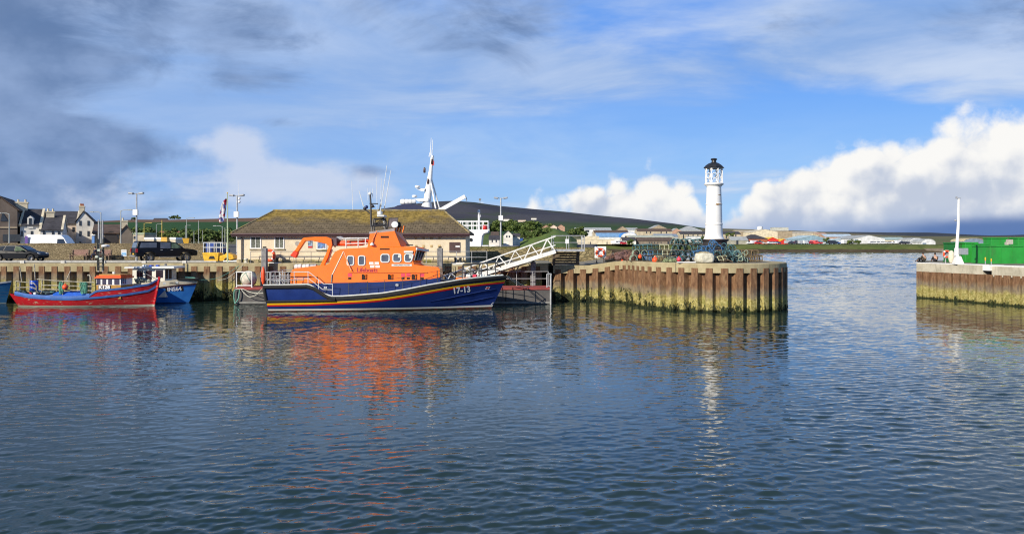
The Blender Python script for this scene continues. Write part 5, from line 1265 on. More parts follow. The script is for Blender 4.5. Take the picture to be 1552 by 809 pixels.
m = MB(); m.loft([[rloc(px, 448.5, -1.25), rloc(px, 441+dy, -.9), rloc(px, 440.5+dy, -.2), rloc(px, 447, .2)] for px, dy in ((80, 4), (86, 1.2), (95, 1.4), (104, .4), (112, .8), (120, .2), (127, .6), (130, 3))], closed=True); m.build('tarpaulin', mat('tarp_blue', (.015, .10, .50), .55, .15, 4, bump=.03, bscale=6), rb)
bl = thing('barrel', 'blue plastic barrel standing in the stern of the red fishing boat', 'barrel', (RX+rloc(51.5, 441, -.5).x, RY-.5, Z_(442, RY-.5)))
m = MB(); m.lathe([(.26, 0), (.29, .03), (.29, .26), (.305, .28), (.29, .30), (.29, .55), (.305, .57), (.29, .59), (.29, .80), (.27, .84), (.24, .84), (.24, .80), (.001, .79)], n=20); m.build('drum', BLUEB, bl)
m = MB(); m.box((0, 0, 0), (.21, .3, .32)); m.xf(Matrix.Translation((RX+rloc(54, 446, -1.2).x, RY-1.2, Z_(446, RY-1.2)))); tag(m.build('fuel_can', LWHITE, bevel=.03), 'small white can on the gunwale beside the blue barrel', 'can')
def buoy(label, px, py, Y, r, mt=ORANGE_B):
    t = thing('buoy', label, 'buoy', (X_(px, Y), Y, Z_(py, Y))); m = MB(); m.ball((0, 0, 0), r, 16, 12); m.build('float_body', mt, t)
    m = MB(); m.tube([(0, 0, r*.95), (0, 0, r*1.25)], r*.2, 8); m.torus((0, 0, r*1.3), r*.13, r*.05, (0, 1, 0), 12, 5); m.build('eye', ORANGE_B, t); return t
buoy('round red buoy hanging on the rail of the red fishing boat', 99, 435, RY-1.25, .21)
buoy('red buoy on the foredeck of the red fishing boat by its wheelhouse', 193, 436.5, RY+.1, .26); buoy('smaller red buoy on the foredeck of the red fishing boat towards the bow', 200, 437, RY+.1, .2)
# -- cream and blue boat INS64
BY = 66.35; BX = X_(158, BY); bloc = lambda px, py, yl: Vector((X_(px, BY+yl)-BX, yl, Z_(py, BY+yl)))
bb_ = thing('fishing_boat', 'blue and cream fishing boat numbered INS64 lying inside the red boat', 'fishing boat', (BX, BY, 0))
Lb = bloc(298, 430, 0).x; bz = lambda py: Z_(py, BY-1.1); bxx = lambda px: bloc(px, 440, -1.1).x
HBt = Hull(Lb, 2.5, [(0, bz(441)), (bxx(205), bz(439.5)), (bxx(241), bz(436.5)), (bxx(270), bz(433)), (Lb, Z_(430.5, BY))], .42, .2, .42, .82, .5, .85)
hu = HBt.mesh().build('hull', hull_mat('blue_hull', (.025, .16, .52), (.04, .21, .62), (.03, .06, .14), None, 0, .04), bb_)
xs = [i*Lb/40 for i in range(41)]
m, m2, m3 = MB(), MB(), MB()
bt = lambda x: HBt.zsh(x)+.52-.12*max(0, (x-bxx(262))/(Lb-bxx(262)))
def upb(x, z, side, off): p = HBt.P(x, HBt.zsh(x), side, off); return Vector((p.x+.35*(z-HBt.zsh(x))*(x/Lb)**5, p.y+side*(z-HBt.zsh(x))*.12*(1 if x < Lb-.1 else 0), z))
for side in (-1, 1):
    m.loft([[upb(x, HBt.zsh(x)+.06, side, 0), upb(x, bt(x), side, 0), upb(x, bt(x), side, -.06), upb(x, HBt.zsh(x)+.06, side, -.06)] for x in xs], smooth=False)
    m2.loft([[HBt.P(x, HBt.zsh(x)-.04, side, .05), upb(x, HBt.zsh(x)+.08, side, .05), upb(x, HBt.zsh(x)+.08, side, -.05), HBt.P(x, HBt.zsh(x)-.04, side, -.05)] for x in xs], smooth=False)
    m3.tube([upb(x, bt(x)-.02, side, .02) for x in xs if x > bxx(262)], [.05+.10*i/9 for i in range(len([x for x in xs if x > bxx(262)]))], 7)
m.build('bulwark', CREAMP, hu); m2.build('rubbing_strake', mat('strake_plum', (.06, .025, .03), .6), hu); m3.build('bow_fender', RUBBER, hu)
x0, x1, xf = bloc(201, 415, -.9).x, bloc(250, 415, -.9).x, bloc(262, 415, -.3).x
plan = [(x0, -.92), (x1, -.92), (xf, -.4), (xf, .4), (x1, .92), (x0, .92)]; z0b, z1b = .5, Z_(406.3, BY-.9)
wh_ = whouse(plan, z0b, z1b, 'wheelhouse', mat('cream_white', (.72, .69, .58), .45, .08, 2, dirt=.3), bb_)
m = MB(); m.prism([(bloc(189, 406, -1).x, Z_(406.6, BY-1)), (bloc(265, 404, -1).x, Z_(406.6, BY-1)), (bloc(264, 404, -1).x, Z_(403.6, BY-1)), (bloc(190, 404, -1).x, Z_(404.4, BY-1))], -1.12, 1.12, 'y'); rf = m.build('wheelhouse_roof', LWHITE, bb_)
for px0, px1, py0, py1 in ((207, 216.5, 409.8, 420), (220.5, 230, 409.8, 424), (236.3, 247, 409.3, 420.8)):
    m = MB(); m.bb(bloc(px0, 410, -.93).x, bloc(px1, 410, -.93).x, -.935, -.90, Z_(py1, BY-.93), Z_(py0, BY-.93)); m.build('window', mat('window_plum', (.03, .018, .024), .12), wh_)
a, b = Vector((x1, -.92, 0)), Vector((xf, -.4, 0)); n_ = Vector((.6, -.8, 0))*.012; f = lambda u, v: a.lerp(b, u)+n_+Vector((0, 0, Z_(422, BY)+(Z_(408, BY)-Z_(422, BY))*v))
for u0, u1 in ((.08, .42), (.52, .92)): m = MB(); m.quad(f(u0, 0), f(u1, 0), f(u1, 1), f(u0, 1)); m.build('front_window', MATS['window_plum'], wh_, fix=False)
for px, py, w_, mt in ((220, 402.5, .3, LWHITE), (229, 403, .3, BLUEB), (239, 402.8, .2, BLUEB), (251, 401, .08, GALV_D)): m = MB(); m.box(bloc(px, py, -.4), (w_, .3, .16)); m.build('roof_fitting', mt, rf)
m = MB(); m.tube([bloc(195, 401, -1), bloc(214, 411, -1), bloc(241, 425, -1)], .03, 5); m.build('boom', GALV_D, bb_)
m = MB()
rng = random.Random(9)
for i in range(10): m.torus(bloc(206+rng.random()*16, 424+rng.random()*4, -1.0), .22, .03, (rng.random(), rng.random(), rng.random()), 14, 4)
for i in range(6): m.ball(bloc(208+i*3.5, 426, -.95), .17, 8, 6)
m.build('rope_gear', mat('gear_grey', (.32, .34, .27), .9, .5, 9), bb_)
x = bloc(262, 438, -1).x; m = MB(); zz = HBt.zsh(x)-.24; q = [HBt.P(x+u, zz+w+u*.03, -1, .012) for u, w in ((-.62, -.20), (.60, -.17), (.60, .20), (-.62, .18))]; m.quad(*q); nb = m.build('number_board', BTXT, hu, fix=False)
o = text('INS64', .43, WTXT, 'number', hu, (x, 0, zz+.005), (R(90), R(-3), 0), .003, .012, .92); HBt.wraptext(o, .03)
m = MB(); x = bloc(257, 427, -1).x; zz = HBt.zsh(x)+.30; q = [upb(x+u, zz+w+u*.04, -1, .012) for u, w in ((-.52, -.10), (.52, -.08), (.52, .10), (-.52, .08))]; m.quad(*q); m.build('name_board', LWHITE, hu, fix=False)
o = text('DAY DAWN', .155, BTXT, 'name', hu, (x, upb(x, zz, -1, .02).y, zz), (R(82), R(-2), R(6)), .002, .004, 1.1)
m = MB(); m.tube([bloc(281, 421, .0)+Vector((0, 0, .05)), bloc(290, 420.5, 0), bloc(296, 421.5, 0)], .05, 6); m.build('bow_rope', ROPE_G, bb_)
# -- bow of a third boat
TX = X_(-120, 65.6)
tb = thing('fishing_boat', 'teal blue boat of which only the dark railed bow enters the picture', 'fishing boat', (TX, 65.6, 0))
Lt = X_(17.5, 65.6)-TX; HT = Hull(Lt, 2.8, [(0, Z_(438, 65)), (Lt*.7, Z_(433, 65)), (Lt, Z_(426.5, 65.6))], .25, .2, .45, .84, .5, .85)
hu = HT.mesh().build('hull', hull_mat('teal_hull', (.02, .13, .30), (.03, .19, .38), (.30, .33, .30), None, 4.5, .06), tb)
xs = [i*Lt/30 for i in range(31)]; HT.strip(xs, lambda x: HT.zsh(x)-.06, lambda x: HT.zsh(x)+.06, .05).build('gunwale', LWHITE, hu)
m = MB(); m.loft([[HT.P(x, HT.zsh(x)-.1, -1, -.02), HT.P(x, HT.zsh(x)-.1, 1, -.02)] for x in xs[:-1]], closed=False, cap=False); m.build('deck', MATS['boat_deck'], tb)
m = MB(); rng = random.Random(2)
for i in range(12): m.torus((Lt-1-rng.random()*3, rng.uniform(-.8, .4), HT.zsh(Lt-1)+.1+rng.random()*.3), .3, .04, (rng.random(), rng.random(), rng.random()), 14, 4)
m.build('rope_heap', MATS['net_dark'], tb)
# ropes
def rope(label, pts, r, mt):
    P = smooth_path3(pts); m = MB(); m.tube(P, r, 5); return tag(m.build('mooring_rope', mt), label, 'rope')
def smooth_path3(pts, n=8):
    P = [Vector(p) for p in pts]; P = [2*P[0]-P[1]]+P+[2*P[-1]-P[-2]]; out = []
    for i in range(1, len(P)-2):
        for k in range(n): t = k/n; a, b, c, d = P[i-1:i+3]; out.append(.5*((2*b)+(-a+c)*t+(2*a-5*b+4*c-d)*t*t+(-a+3*b-3*c+d)*t**3))
    return out+[P[-2]]
rope('pale mooring rope sagging from the lifeboat stern to the pontoon end', [at(365, 437, 64.2), at(370, 444, 64.1), at(378, 449.5, 64), at(388, 447, 63.5), at(395, 440, 62), at(401, 434, 58.4)], .03, ROPE_W)
rope('pale rope looping along the pontoon side to the lifeboat quarter', [at(358, 438, 64.2), at(368, 438, 64.2), at(380, 443, 64), at(392, 444.5, 63), at(400, 444, 60)], .03, ROPE_W)
rope('green rope hanging into the water from the corner of the pontoon', [at(361, 438, 64.25), at(355.5, 440, 64.2), at(354.5, 450, 64.2), at(356, 460, 64.2)], .045, ROPE_G)
rope('second green rope trailing into the water beside the first at the pontoon corner', [at(363, 438, 64.25), at(362.5, 446, 64.2), at(361, 453, 64.2), at(357, 459, 64.2)], .045, ROPE_G)
rope('thin bow rope from the blue and cream boat up to the quay', [at(299, 424, 66.3), at(325, 422.5, 67), at(345, 414, 67.8), at(366, 400, 68.3)], .02, ROPE_G)
rope('long thin rope from the quay edge down to the pontoon rail', [at(330, 425, 67.6), at(345, 421, 67.8), at(362, 408, 68), at(371, 398.5, 68.3)], .02, ROPE_W)
rope('white bow rope from the lifeboat stem to the far pontoon', [at(768, 417.5, 60.9), at(778, 424, 62), at(795, 433, 64), at(815, 437.5, 65.5)], .03, ROPE_W)
rope('second white bow rope lying lower between the lifeboat stem and pontoon', [at(769, 420, 60.9), at(785, 431, 62.5), at(800, 436.5, 64.6), at(826, 438, 65.4)], .025, ROPE_W)
# ------------------------------------------------------------------ vehicles
CARBLK = mat('car_black', (.005, .006, .009), .38, .1, 2, spec=.22); RIM = mat('alloy_rim', (.52, .52, .52), .4, .1, 9, metal=.1); LAMPR = mat('tail_lamp', (.45, .012, .015), .25); LAMPW = mat('head_lamp', (.60, .62, .62), .15)
def wheel(par, x, y, r, w=.2, side=-1, rims=True):
    m = MB(); m.lathe([(r*.62, -w/2), (r*.94, -w/2), (r, -w*.3), (r, w*.3), (r*.94, w/2), (r*.62, w/2), (r*.6, 0)], n=24, cap=False); m.xf(Matrix.Translation((x, y, r)) @ Matrix.Rotation(R(90), 4, 'X')); wt = m.build('wheel', TYRE, par)
    if rims:
        m = MB()
        m.lathe([(r*.56, -w*.5), (r*.63, -w*.5), (r*.63, w*.3), (r*.56, -w*.1)], n=24, cap=False)
        for k in range(5): a = k*1.2566; u = Vector((math.cos(a), math.sin(a), 0)); m.bar(u*r*.1+Vector((0, 0, -w*.32)), u*r*.6+Vector((0, 0, -w*.4)), r*.2, w*.15)
        m.xf(Matrix.Translation((x, y, r)) @ Matrix.Rotation(R(90)*(-side), 4, 'X')); m.build('rim', RIM, wt)
    return wt
def carbody(outline, hw, inset_z, tumble, m_, name, par, bevel=.03):
    """side outline swept across; narrows above the waist line"""
    f = lambda z: hw-max(0, z-inset_z)*tumble; n = len(outline); mb = MB()
    vs = [(x, -f(z), z) for x, z in outline]+[(x, f(z), z) for x, z in outline]
    mb.add(vs, [tuple(range(n)), tuple(range(2*n-1, n-1, -1))]+[(i, n+i, n+(i+1) % n, (i+1) % n) for i in range(n)]); return mb.build(name, m_, par, bevel=bevel)
def sideglass(pts, hw, inset_z, tumble, par, m_=None, off=.012, name='side_window'):
    f = lambda z: hw-max(0, z-inset_z)*tumble+off
    for s in (-1, 1): mb = MB(); mb.quad(*[(x, s*f(z), z) for x, z in pts]); mb.build(name, m_ or GLASS, par, fix=False)
def arch(x, r): return [(x+r*math.cos(R(a)), .0+r+r*math.sin(R(a))-.0) for a in range(170, 9, -20)]
# hatchback
hc = thing('parked_car', 'black hatchback car with silver alloy wheels parked against the stone wall, facing the benches', 'car', (X_(28, 73), 73.2, T1), R(2))
wr = .33; w1, w2 = -1.38, 1.38
out = [(-2.12, .42)]+[(-1.78, .30)]+[(w1-.40, .30), (w1-.34, .58), (w1, .74), (w1+.34, .58), (w1+.40, .27), (w2-.40, .27), (w2-.34, .58), (w2, .74), (w2+.34, .58), (w2+.40, .30), (2.05, .36), (2.14, .56), (2.06, .74), (1.75, .88), (1.12, .98), (.40, 1.40), (.0, 1.47), (-.75, 1.48), (-1.45, 1.40), (-1.9, 1.08), (-2.12, .95)]
b = carbody(out, .88, .85, .28, CARBLK, 'body', hc)
sideglass([(.98, .99), (.42, 1.33), (.05, 1.38), (.02, .98)], .88, .85, .28, b, mat('glass_green', (.10, .14, .08), .08, .3, 3)); sideglass([(-.05, .98), (-.02, 1.39), (-.75, 1.40), (-.95, 1.0)], .88, .85, .28, b); sideglass([(-1.03, 1.01), (-.85, 1.39), (-1.35, 1.33), (-1.65, 1.1)], .88, .85, .28, b)
mb = MB(); mb.quad((1.05, -.72, 1.02), (.45, -.62, 1.375), (.45, .62, 1.375), (1.05, .72, 1.02)); mb.xf(Matrix.Translation((.03, 0, .03))); mb.build('windscreen', GLASS, b, fix=False)
for s in (-1, 1):
    m = MB(); m.box((1.93, s*.70, .74), (.30, .30, .12)); m.build('headlight', LAMPW, hc, bevel=.02); m = MB(); m.box((-2.06, s*.68, .98), (.14, .26, .3)); m.build('tail_light', LAMPR, hc); m = MB(); m.box((.75, s*.95, 1.0), (.16, .16, .11)); m.build('mirror', CARBLK, hc, bevel=.03)
    for x in (w1, w2): wheel(hc, x, s*.80, wr, .21, s)
for x in (.25, -.7): m = MB(); m.box((x, -.895, .86), (.18, .03, .03)); m.build('handle', CARBLK, hc)
# pickup with canopy
pk = thing('pickup_truck', 'dark pickup truck with a canopy over its bed seen from the rear quarter', 'pickup', (X_(249, 72.6), 72.8, T1), R(38))
wr = .40; w1, w2 = -1.5, 1.55
out = [(-2.6, .52), (w1-.52, .52), (w1-.42, .80), (w1, .93), (w1+.42, .80), (w1+.5, .50), (w2-.5, .50), (w2-.42, .80), (w2, .93), (w2+.42, .80), (w2+.5, .55), (2.45, .55), (2.52, .80), (2.46, 1.0), (2.2, 1.10), (1.35, 1.20), (.68, 1.70), (.30, 1.78), (-.75, 1.80), (-.85, 1.82), (-2.30, 1.84), (-2.44, 1.76), (-2.58, 1.20), (-2.62, .9)]
b = carbody(out, .92, 1.12, .22, CARBLK, 'body', pk)
sideglass([(1.22, 1.22), (.64, 1.64), (.30, 1.70), (.28, 1.20)], .92, 1.12, .22, b, MATS['glass_green']); sideglass([(.2, 1.2), (.22, 1.70), (-.62, 1.72), (-.65, 1.2)], .92, 1.12, .22, b, GLASS_G); sideglass([(-.95, 1.26), (-.92, 1.70), (-2.2, 1.70), (-2.36, 1.26)], .92, 1.12, .22, b, GLASS_G)
mb = MB(); mb.quad((-2.565, -.78, 1.26), (-2.565, .78, 1.26), (-2.46, .70, 1.70), (-2.46, -.70, 1.70)); mb.xf(Matrix.Translation((-.02, 0, 0))); mb.build('rear_window', GLASS_G, b, fix=False)
mb = MB(); mb.quad((1.30, -.78, 1.24), (.70, -.68, 1.68), (.70, .68, 1.68), (1.30, .78, 1.24)); mb.xf(Matrix.Translation((.03, 0, .03))); mb.build('windscreen', GLASS, b, fix=False)
m = MB(); m.bb(-2.76, -2.6, -.86, .86, .46, .62); m.build('rear_bumper', GALV_D, pk, bevel=.03); m = MB(); m.bb(-2.645, -2.63, -.26, .26, .66, .78); m.build('number_plate', YELLOW, pk)
for s in (-1, 1):
    m = MB(); m.bb(-2.66, -2.50, s*.91-.08, s*.91+.02, .86, 1.18); m.build('tail_light', LAMPR, pk); m = MB(); m.box((2.42, s*.72, .92), (.2, .28, .18)); m.build('headlight', LAMPW, pk, bevel=.02)
    m = MB(); m.box((1.05, s*1.0, 1.24), (.14, .2, .18)); m.build('mirror', CARBLK, pk, bevel=.03)
    m = MB(); m.bb(-.75, 1.0, s*.95-.07, s*.95+.07, .44, .50); m.build('side_step', GALV_D, pk)
    for x in (w1, w2): wheel(pk, x, s*.82, wr, .25, s)
for x in (.30, -.55): m = MB(); m.box((x, -.935, 1.06), (.18, .03, .04)); m.build('handle', RIM, pk)
# yellow work platform
yp = thing('work_platform', 'yellow wheeled work platform with silver guard rails beside the flagpole', 'platform vehicle', (X_(333, 71.5), 71.5, T1), R(4))
m = MB(); m.prism([(-1.28, .85), (-1.12, .12), (-.75, .05), (.05, .1), (.12, .85)], -.7, .7, 'y'); m.build('tub', YELLOW, yp, bevel=.03)
m = MB(); m.prism([(.14, .12), (.7, .10), (1.38, .30), (1.30, .62), (.75, .86), (.62, .70), (.14, .55)], -.62, .62, 'y'); m.build('hood', YELLOW, yp, bevel=.03)
m = MB(); m.prism([(-.75, .30), (-.62, .55), (-.3, .55), (-.2, .30)], -.72, -.69, 'y'); m.build('panel_opening', BLACK, yp)
for xx in (-1.18, -.65, -.1, .42): [MB().tube([(xx, s_*.66, .8), (xx, s_*.66, 1.72)], .035, 6).build('rail_post', LWHITE, yp) for s_ in (-1, 1)]
for h in (1.70, 1.28): m = MB(); m.tube([(-1.18, -.66, h), (.42, -.66, h), (.42, .66, h), (-1.18, .66, h)], .035, 6, closed=True); m.build('guard_rail', LWHITE, yp)
for xx in (-.85, .75):
    for s in (-1, 1): wheel(yp, xx, s*.6, .2, .16, s)
m = MB(); m.bar((.3, -.75, .13), (1.7, -.75, .13), .2, .1); tag(m.build('plank', WHITE), 'white plank lying on the quay at the foot of the flagpole', 'plank'); bpy.data.objects['plank'].location = (X_(338, 70.8), 70.8, T1)
# simple far vehicles: prototypes, then copies
def far_car(name, label, cat, col, kind, loc, rz, group):
    t = thing(name, label, cat, loc, rz, group)
    if kind == 'car': out = [(-2, .35), (2.05, .35), (2.05, .75), (1.2, .95), (.5, 1.45), (-1.1, 1.48), (-1.8, 1.0), (-2.05, .9)]; gl = [(1.0, .98), (.46, 1.38), (-1.05, 1.40), (-1.55, 1.0)]; ws = (-1.25, 1.3); wr = .32
    elif kind == 'van': out = [(-2.5, .4), (2.5, .4), (2.5, .95), (1.75, 1.15), (1.25, 1.95), (-2.5, 2.05)]; gl = [(1.6, 1.2), (1.2, 1.8), (.4, 1.85), (.4, 1.2)]; ws = (-1.5, 1.6); wr = .35
    else: out = [(-3.2, .4), (2.9, .4), (3.05, 1.0), (2.7, 1.55), (2.1, 2.35), (1.6, 2.72), (-3.1, 2.75), (-3.2, 2.5)]; gl = [(2.55, 1.5), (2.05, 2.25), (1.2, 2.25), (1.2, 1.5)]; ws = (-1.8, 1.9); wr = .36
    b = carbody(out, .85 if kind == 'car' else 1.0, 1.0, .15, col, 'body', t, .05); sideglass(gl, .85 if kind == 'car' else 1.0, 1.0, .15, b)
    for x in ws:
        for s in (-1, 1): wheel(t, x, s*.76, wr, .2, s, False)
    return t
mh = far_car('motorhome', 'long white motorhome with a raked cab parked behind the stone wall', 'motorhome', WHITE_C, 'motorhome', (X_(80, 92), 92, T1+.05), 0, None); mh.scale = (.80, 1, .92)
m = MB(); m.bb(-1.2, .6, -1.02, -1.0, 1.25, 1.75); m.build('side_window', GLASS, mh, fix=False); m = MB(); m.bb(-3.15, -2.75, -1.015, -1.0, .5, 2.6); m.build('purple_panel', mat('panel_purple', (.10, .05, .25), .4), mh)
far_car('parked_van', 'white van parked behind the stone wall beyond the seated person', 'van', WHITE_C, 'van', (X_(148, 94), 94, T1-.55), 0, None)
for px, nm, c, l in ((100, 'silver_b', (.45, .47, .5), 'pale silver car just past the motorhome behind the wall'), (176, 'paleblue', (.20, .30, .5), 'light blue car roof showing above the wall before the dark pickup'), (193, 'white_v', (.70, .72, .74), 'white car roof showing above the wall next to the light blue one'), (325, 'blue_s', (.05, .08, .25), 'dark blue car behind the yellow work platform')):
    far_car('parked_car', l, 'car', mat('car_'+nm, c, .25, .05), 'car', (X_(px, 95), 95, T1-(.25 if px < 300 else -.2)), R(3) if px < 300 else R(80), None)
# ------------------------------------------------------------------ lobster creels and gear on the pier
NETD = mat('creel_net', (.045, .06, .05), .95, .4, 10); NETB = mat('creel_net_brown', (.10, .075, .04), .95, .4, 10)
def creel_proto(name, frame, net, base, squareish=False, seed=1):
    """arched creel: slatted base, three hoops, long bars, eye rings and a knotted net cover"""
    t = thing(name, None, 'creel'); L_, w, h = .66, .25, .40; rng = random.Random(seed)
    arc = lambda x, k=1.0: [Vector((x, -w*k, .03))]+([Vector((x, w*k*math.cos(R(a))*-1, .10+(h-.10)*math.sin(R(a)))) for a in range(0, 181, 20)] if not squareish else [Vector((x, -w*k, h*.9)), Vector((x, -w*k+.05, h)), Vector((x, w*k-.05, h)), Vector((x, w*k, h*.9))])+[Vector((x, w*k, .03))]
    m = MB()
    for x in (-L_/2, 0, L_/2): m.tube([p+Vector((rng.gauss(0, .006), 0, rng.gauss(0, .006))) for p in arc(x)], .026, 5)
    for y_, z_ in ((-w, .10), (w, .10), (-w*.6, h*.90), (w*.6, h*.90), (0, h)): m.tube([(-L_/2, y_, z_), (L_/2, y_, z_)], .021, 5)
    m.build('frame', frame, t)
    m = MB()
    for x in (-L_/2, -L_/4, 0, L_/4, L_/2): m.bb(x-.025, x+.025, -w-.02, w+.02, 0, .03)
    for y_ in (-w, 0, w): m.bb(-L_/2-.03, L_/2+.03, y_-.025, y_+.025, -.02, 0)
    m.build('base', base, t)
    m = MB(); n = 9
    for i in range(n+1):
        x = -L_/2+L_*i/n; m.tube([Vector((x+(.5 if k % 2 else -.5)*L_/n*.8, p.y*.97, p.z*.97)) for k, p in enumerate(arc(0))], .0065, 3)
        m.tube([Vector((x-(.5 if k % 2 else -.5)*L_/n*.8, p.y*.97, p.z*.97)) for k, p in enumerate(arc(0))], .0065, 3)
    for x in (-L_/2+.005, L_/2-.005):
        a = arc(x); 
        for i in range(1, len(a)-1): m.tube([a[i], a[(i*3+2) % len(a)]], .0065, 3)
    m.torus((.05, -w*.86, .20), .07, .014, (0, 1, .3), 12, 4); m.build('net', net, t)
    return t
TEAL = mat('rope_teal', (.075, .18, .20), .9, .35, 14); BLUR = mat('rope_blue', (.045, .15, .33), .9, .35, 14); PALEG = mat('rope_pale_green', (.30, .38, .28), .9, .3, 14); BEIGE = mat('rope_beige_green', (.46, .46, .30), .9, .3, 14); DKTEAL = mat('rope_dark_teal', (.04, .085, .10), .9, .4, 12)
PROT = {}
for k, fr_, nt in (('teal', TEAL, NETD), ('blue', BLUR, NETD), ('pale green', PALEG, NETD), ('beige', BEIGE, NETB), ('dark teal', DKTEAL, NETD)): PROT[k] = creel_proto('creel', fr_, nt, WOOD, False, len(k))
PROT['brown'] = creel_proto('creel', mat('creel_brown', (.17, .12, .06), .9, .35, 9), NETB, WOOD, True, 3)
used = set()
ORD = ['leftmost', 'second from left', 'third from left', 'fourth from left', 'fifth from left', 'sixth from left']
LAY = ['bottom', 'second', 'third', 'fourth', 'top']
def place(kind, px, Y, z, rz, label, group, sc=1.0, tilt=(0, 0)):
    p = PROT[kind]; loc = (X_(px, Y), Y, zp(14)+z)
    if kind not in used: used.add(kind); o = p; o.location = loc; o['label'] = label; o['group'] = group
    else: o = dup(p, loc, None, label, None, group)
    o.rotation_euler = (tilt[0], tilt[1], rz); o.scale = (sc,)*3; return o
rng = random.Random(21)
def stack(title, group, rows, seed=1, jit=.1, tilt=.05, sc=1.05):
    """rows: list over layers of (z, Y, [(px, kind, rz), ...])"""
    r_ = random.Random(seed)
    for li, (z, Y, items) in enumerate(rows):
        ly = LAY[li] if li < len(rows)-1 else 'top'
        for i, (px, kind, rz) in enumerate(items):
            o_ = ORD[i] if i < len(items)-1 or i == 0 else 'rightmost'
            place(kind, px, Y+r_.uniform(-.12, .12), z+r_.uniform(-.01, .02), rz+r_.uniform(-jit, jit), f'{kind} creel, {o_}, {ly} layer of {title}', group, sc*r_.uniform(.95, 1.05), (r_.uniform(-tilt, tilt), r_.uniform(-tilt, tilt)))
H90 = R(90)
# neat stack left of the lighthouse: end-on hoops at its left, long sides to the right
stack('the neat low stack', 'creels in the neat low stack', [
    (.02, 64.3, [(960, 'pale green', H90), (970, 'teal', H90-.2), (983, 'blue', .05), (997, 'beige', .1), (1010, 'dark teal', .1)]),
    (.44, 64.4, [(964, 'pale green', H90), (975, 'pale green', H90+.15), (982, 'blue', 0), (995.5, 'teal', .05), (1010, 'beige', .0)]),
    (.86, 64.5, [(967, 'teal', .3), (981, 'teal', .02), (993, 'dark teal', .1), (1005.5, 'beige', 0)])], 3, .08, .03)
# second row behind it
stack('the row behind the neat stack', 'creels in the row behind', [
    (.02, 65.6, [(1014, 'dark teal', .9), (1024, 'dark teal', 1.1)]), (.44, 65.7, [(1015, 'dark teal', .4), (1022, 'teal', 1.3)])], 5, .3, .2)
# leaning teal stack
stack('the tall leaning teal stack', 'creels in the tall leaning stack', [
    (.02, 61.0, [(1020, 'dark teal', 1.2), (1031, 'teal', 1.35), (1042, 'dark teal', 1.2), (1051, 'teal', 1.1)]),
    (.44, 61.2, [(1024, 'dark teal', .9), (1034, 'teal', 1.1), (1043, 'dark teal', 1.2), (1054, 'teal', .15)]),
    (.86, 61.4, [(1025, 'teal', 1.0), (1034, 'dark teal', 1.15), (1043, 'teal', 1.25), (1056, 'teal', .1)]),
    (1.28, 61.6, [(1023, 'teal', 1.1), (1029.5, 'teal', 1.2), (1037, 'teal', 1.2), (1045, 'teal', 1.3), (1056, 'teal', .15)])], 7, .15, .16)
# jumbled blue heap in front of the lighthouse
stack('the jumbled blue heap', 'creels in the jumbled heap', [
    (.02, 59.9, [(1083, 'dark teal', .6), (1094, 'beige', .2), (1106, 'dark teal', 1.0), (1116, 'teal', .5), (1124, 'pale green', 1.2)]),
    (.40, 60.2, [(1057, 'blue', .3), (1069, 'blue', .9), (1084, 'teal', 1.3), (1097, 'dark teal', .4), (1109, 'teal', 1.2), (1118, 'teal', .8)]),
    (.76, 60.6, [(1066, 'blue', .2), (1078, 'blue', 1.1), (1090, 'blue', .6), (1108, 'teal', 1.4)]),
    (1.12, 60.9, [(1082, 'blue', 1.4)])], 11, .5, .35, 1.1)
stack('the heap beside the black base', 'creels at the back of the heap', [(.02, 61.6, [(1062, 'dark teal', .4), (1101, 'dark teal', .9), (1113, 'dark teal', .2)]), (.44, 61.8, [(1106, 'teal', .9)])], 12, .4, .2)
# brown square ones at the right end
stack('the brown stack at the right', 'brown creels at the right end', [(.02, 61.4, [(1127, 'brown', .1), (1136, 'brown', .05), (1146, 'brown', .0)]), (.42, 61.5, [(1129, 'brown', .1), (1139.5, 'brown', .0)])], 13, .06, .03, 1.12)
# long loose rope hanks thrown over the heap
for px, py, Y, mt, lab in ((1106, 376, 59.7, TEAL, 'loops of teal rope thrown over the jumbled blue creels'), (1122, 386, 59.4, PALEG, 'pale rope loops hanging on the right of the jumbled creels'), (1069, 381, 59.8, BLUR, 'bright blue rope coils on the creels behind the white sack')):
    m = MB(); r_ = random.Random(px)
    for i in range(5):
        c = at(px+r_.uniform(-9, 9), py+r_.uniform(-5, 8), Y-.3+r_.uniform(-.25, .25)); m.torus(c, r_.uniform(.15, .28), .02, (r_.uniform(-1, 1), r_.uniform(-1.4, -.4), r_.uniform(-.6, .8)), 22, 5)
    tag(m.build('rope_coil', mt), lab, 'rope')
# white sack of nets, floats, tyre, rope heaps
sk = thing('bulk_bag', 'bulging white bulk bag of brown rope standing in front of the creels', 'bag', (X_(1067.5, 58.8), 58.8, zp(14)))
w_, h_ = .62, .66; rings = []
for z_, k in ((0, .88), (.06, 1.0), (.25, 1.06), (.5, 1.02), (h_, .92), (h_+.02, .84)):
    rings.append([(w_*k*math.copysign(abs(math.cos(a))**.42, math.cos(a))*(1+.03*math.sin(a*5+z_*9)), .5*k*math.copysign(abs(math.sin(a))**.42, math.sin(a))*(1+.03*math.cos(a*7+z_*7)), z_+.03*math.sin(a*3)*(z_ > .4)) for a in [6.2832*i/28 for i in range(28)]])
m = MB(); m.loft(rings); sk_ = m.build('sack', mat('sack_white', (.54, .52, .42), .85, .12, 4, bump=.05, bscale=5), sk)
tx_ = bpy.data.textures.new('crease', 'CLOUDS'); tx_.noise_scale = .3; md = sk_.modifiers.new('sub', 'SUBSURF'); md.levels = md.render_levels = 2; md = sk_.modifiers.new('crease', 'DISPLACE'); md.texture = tx_; md.strength = .09; md.texture_coords = 'GLOBAL'
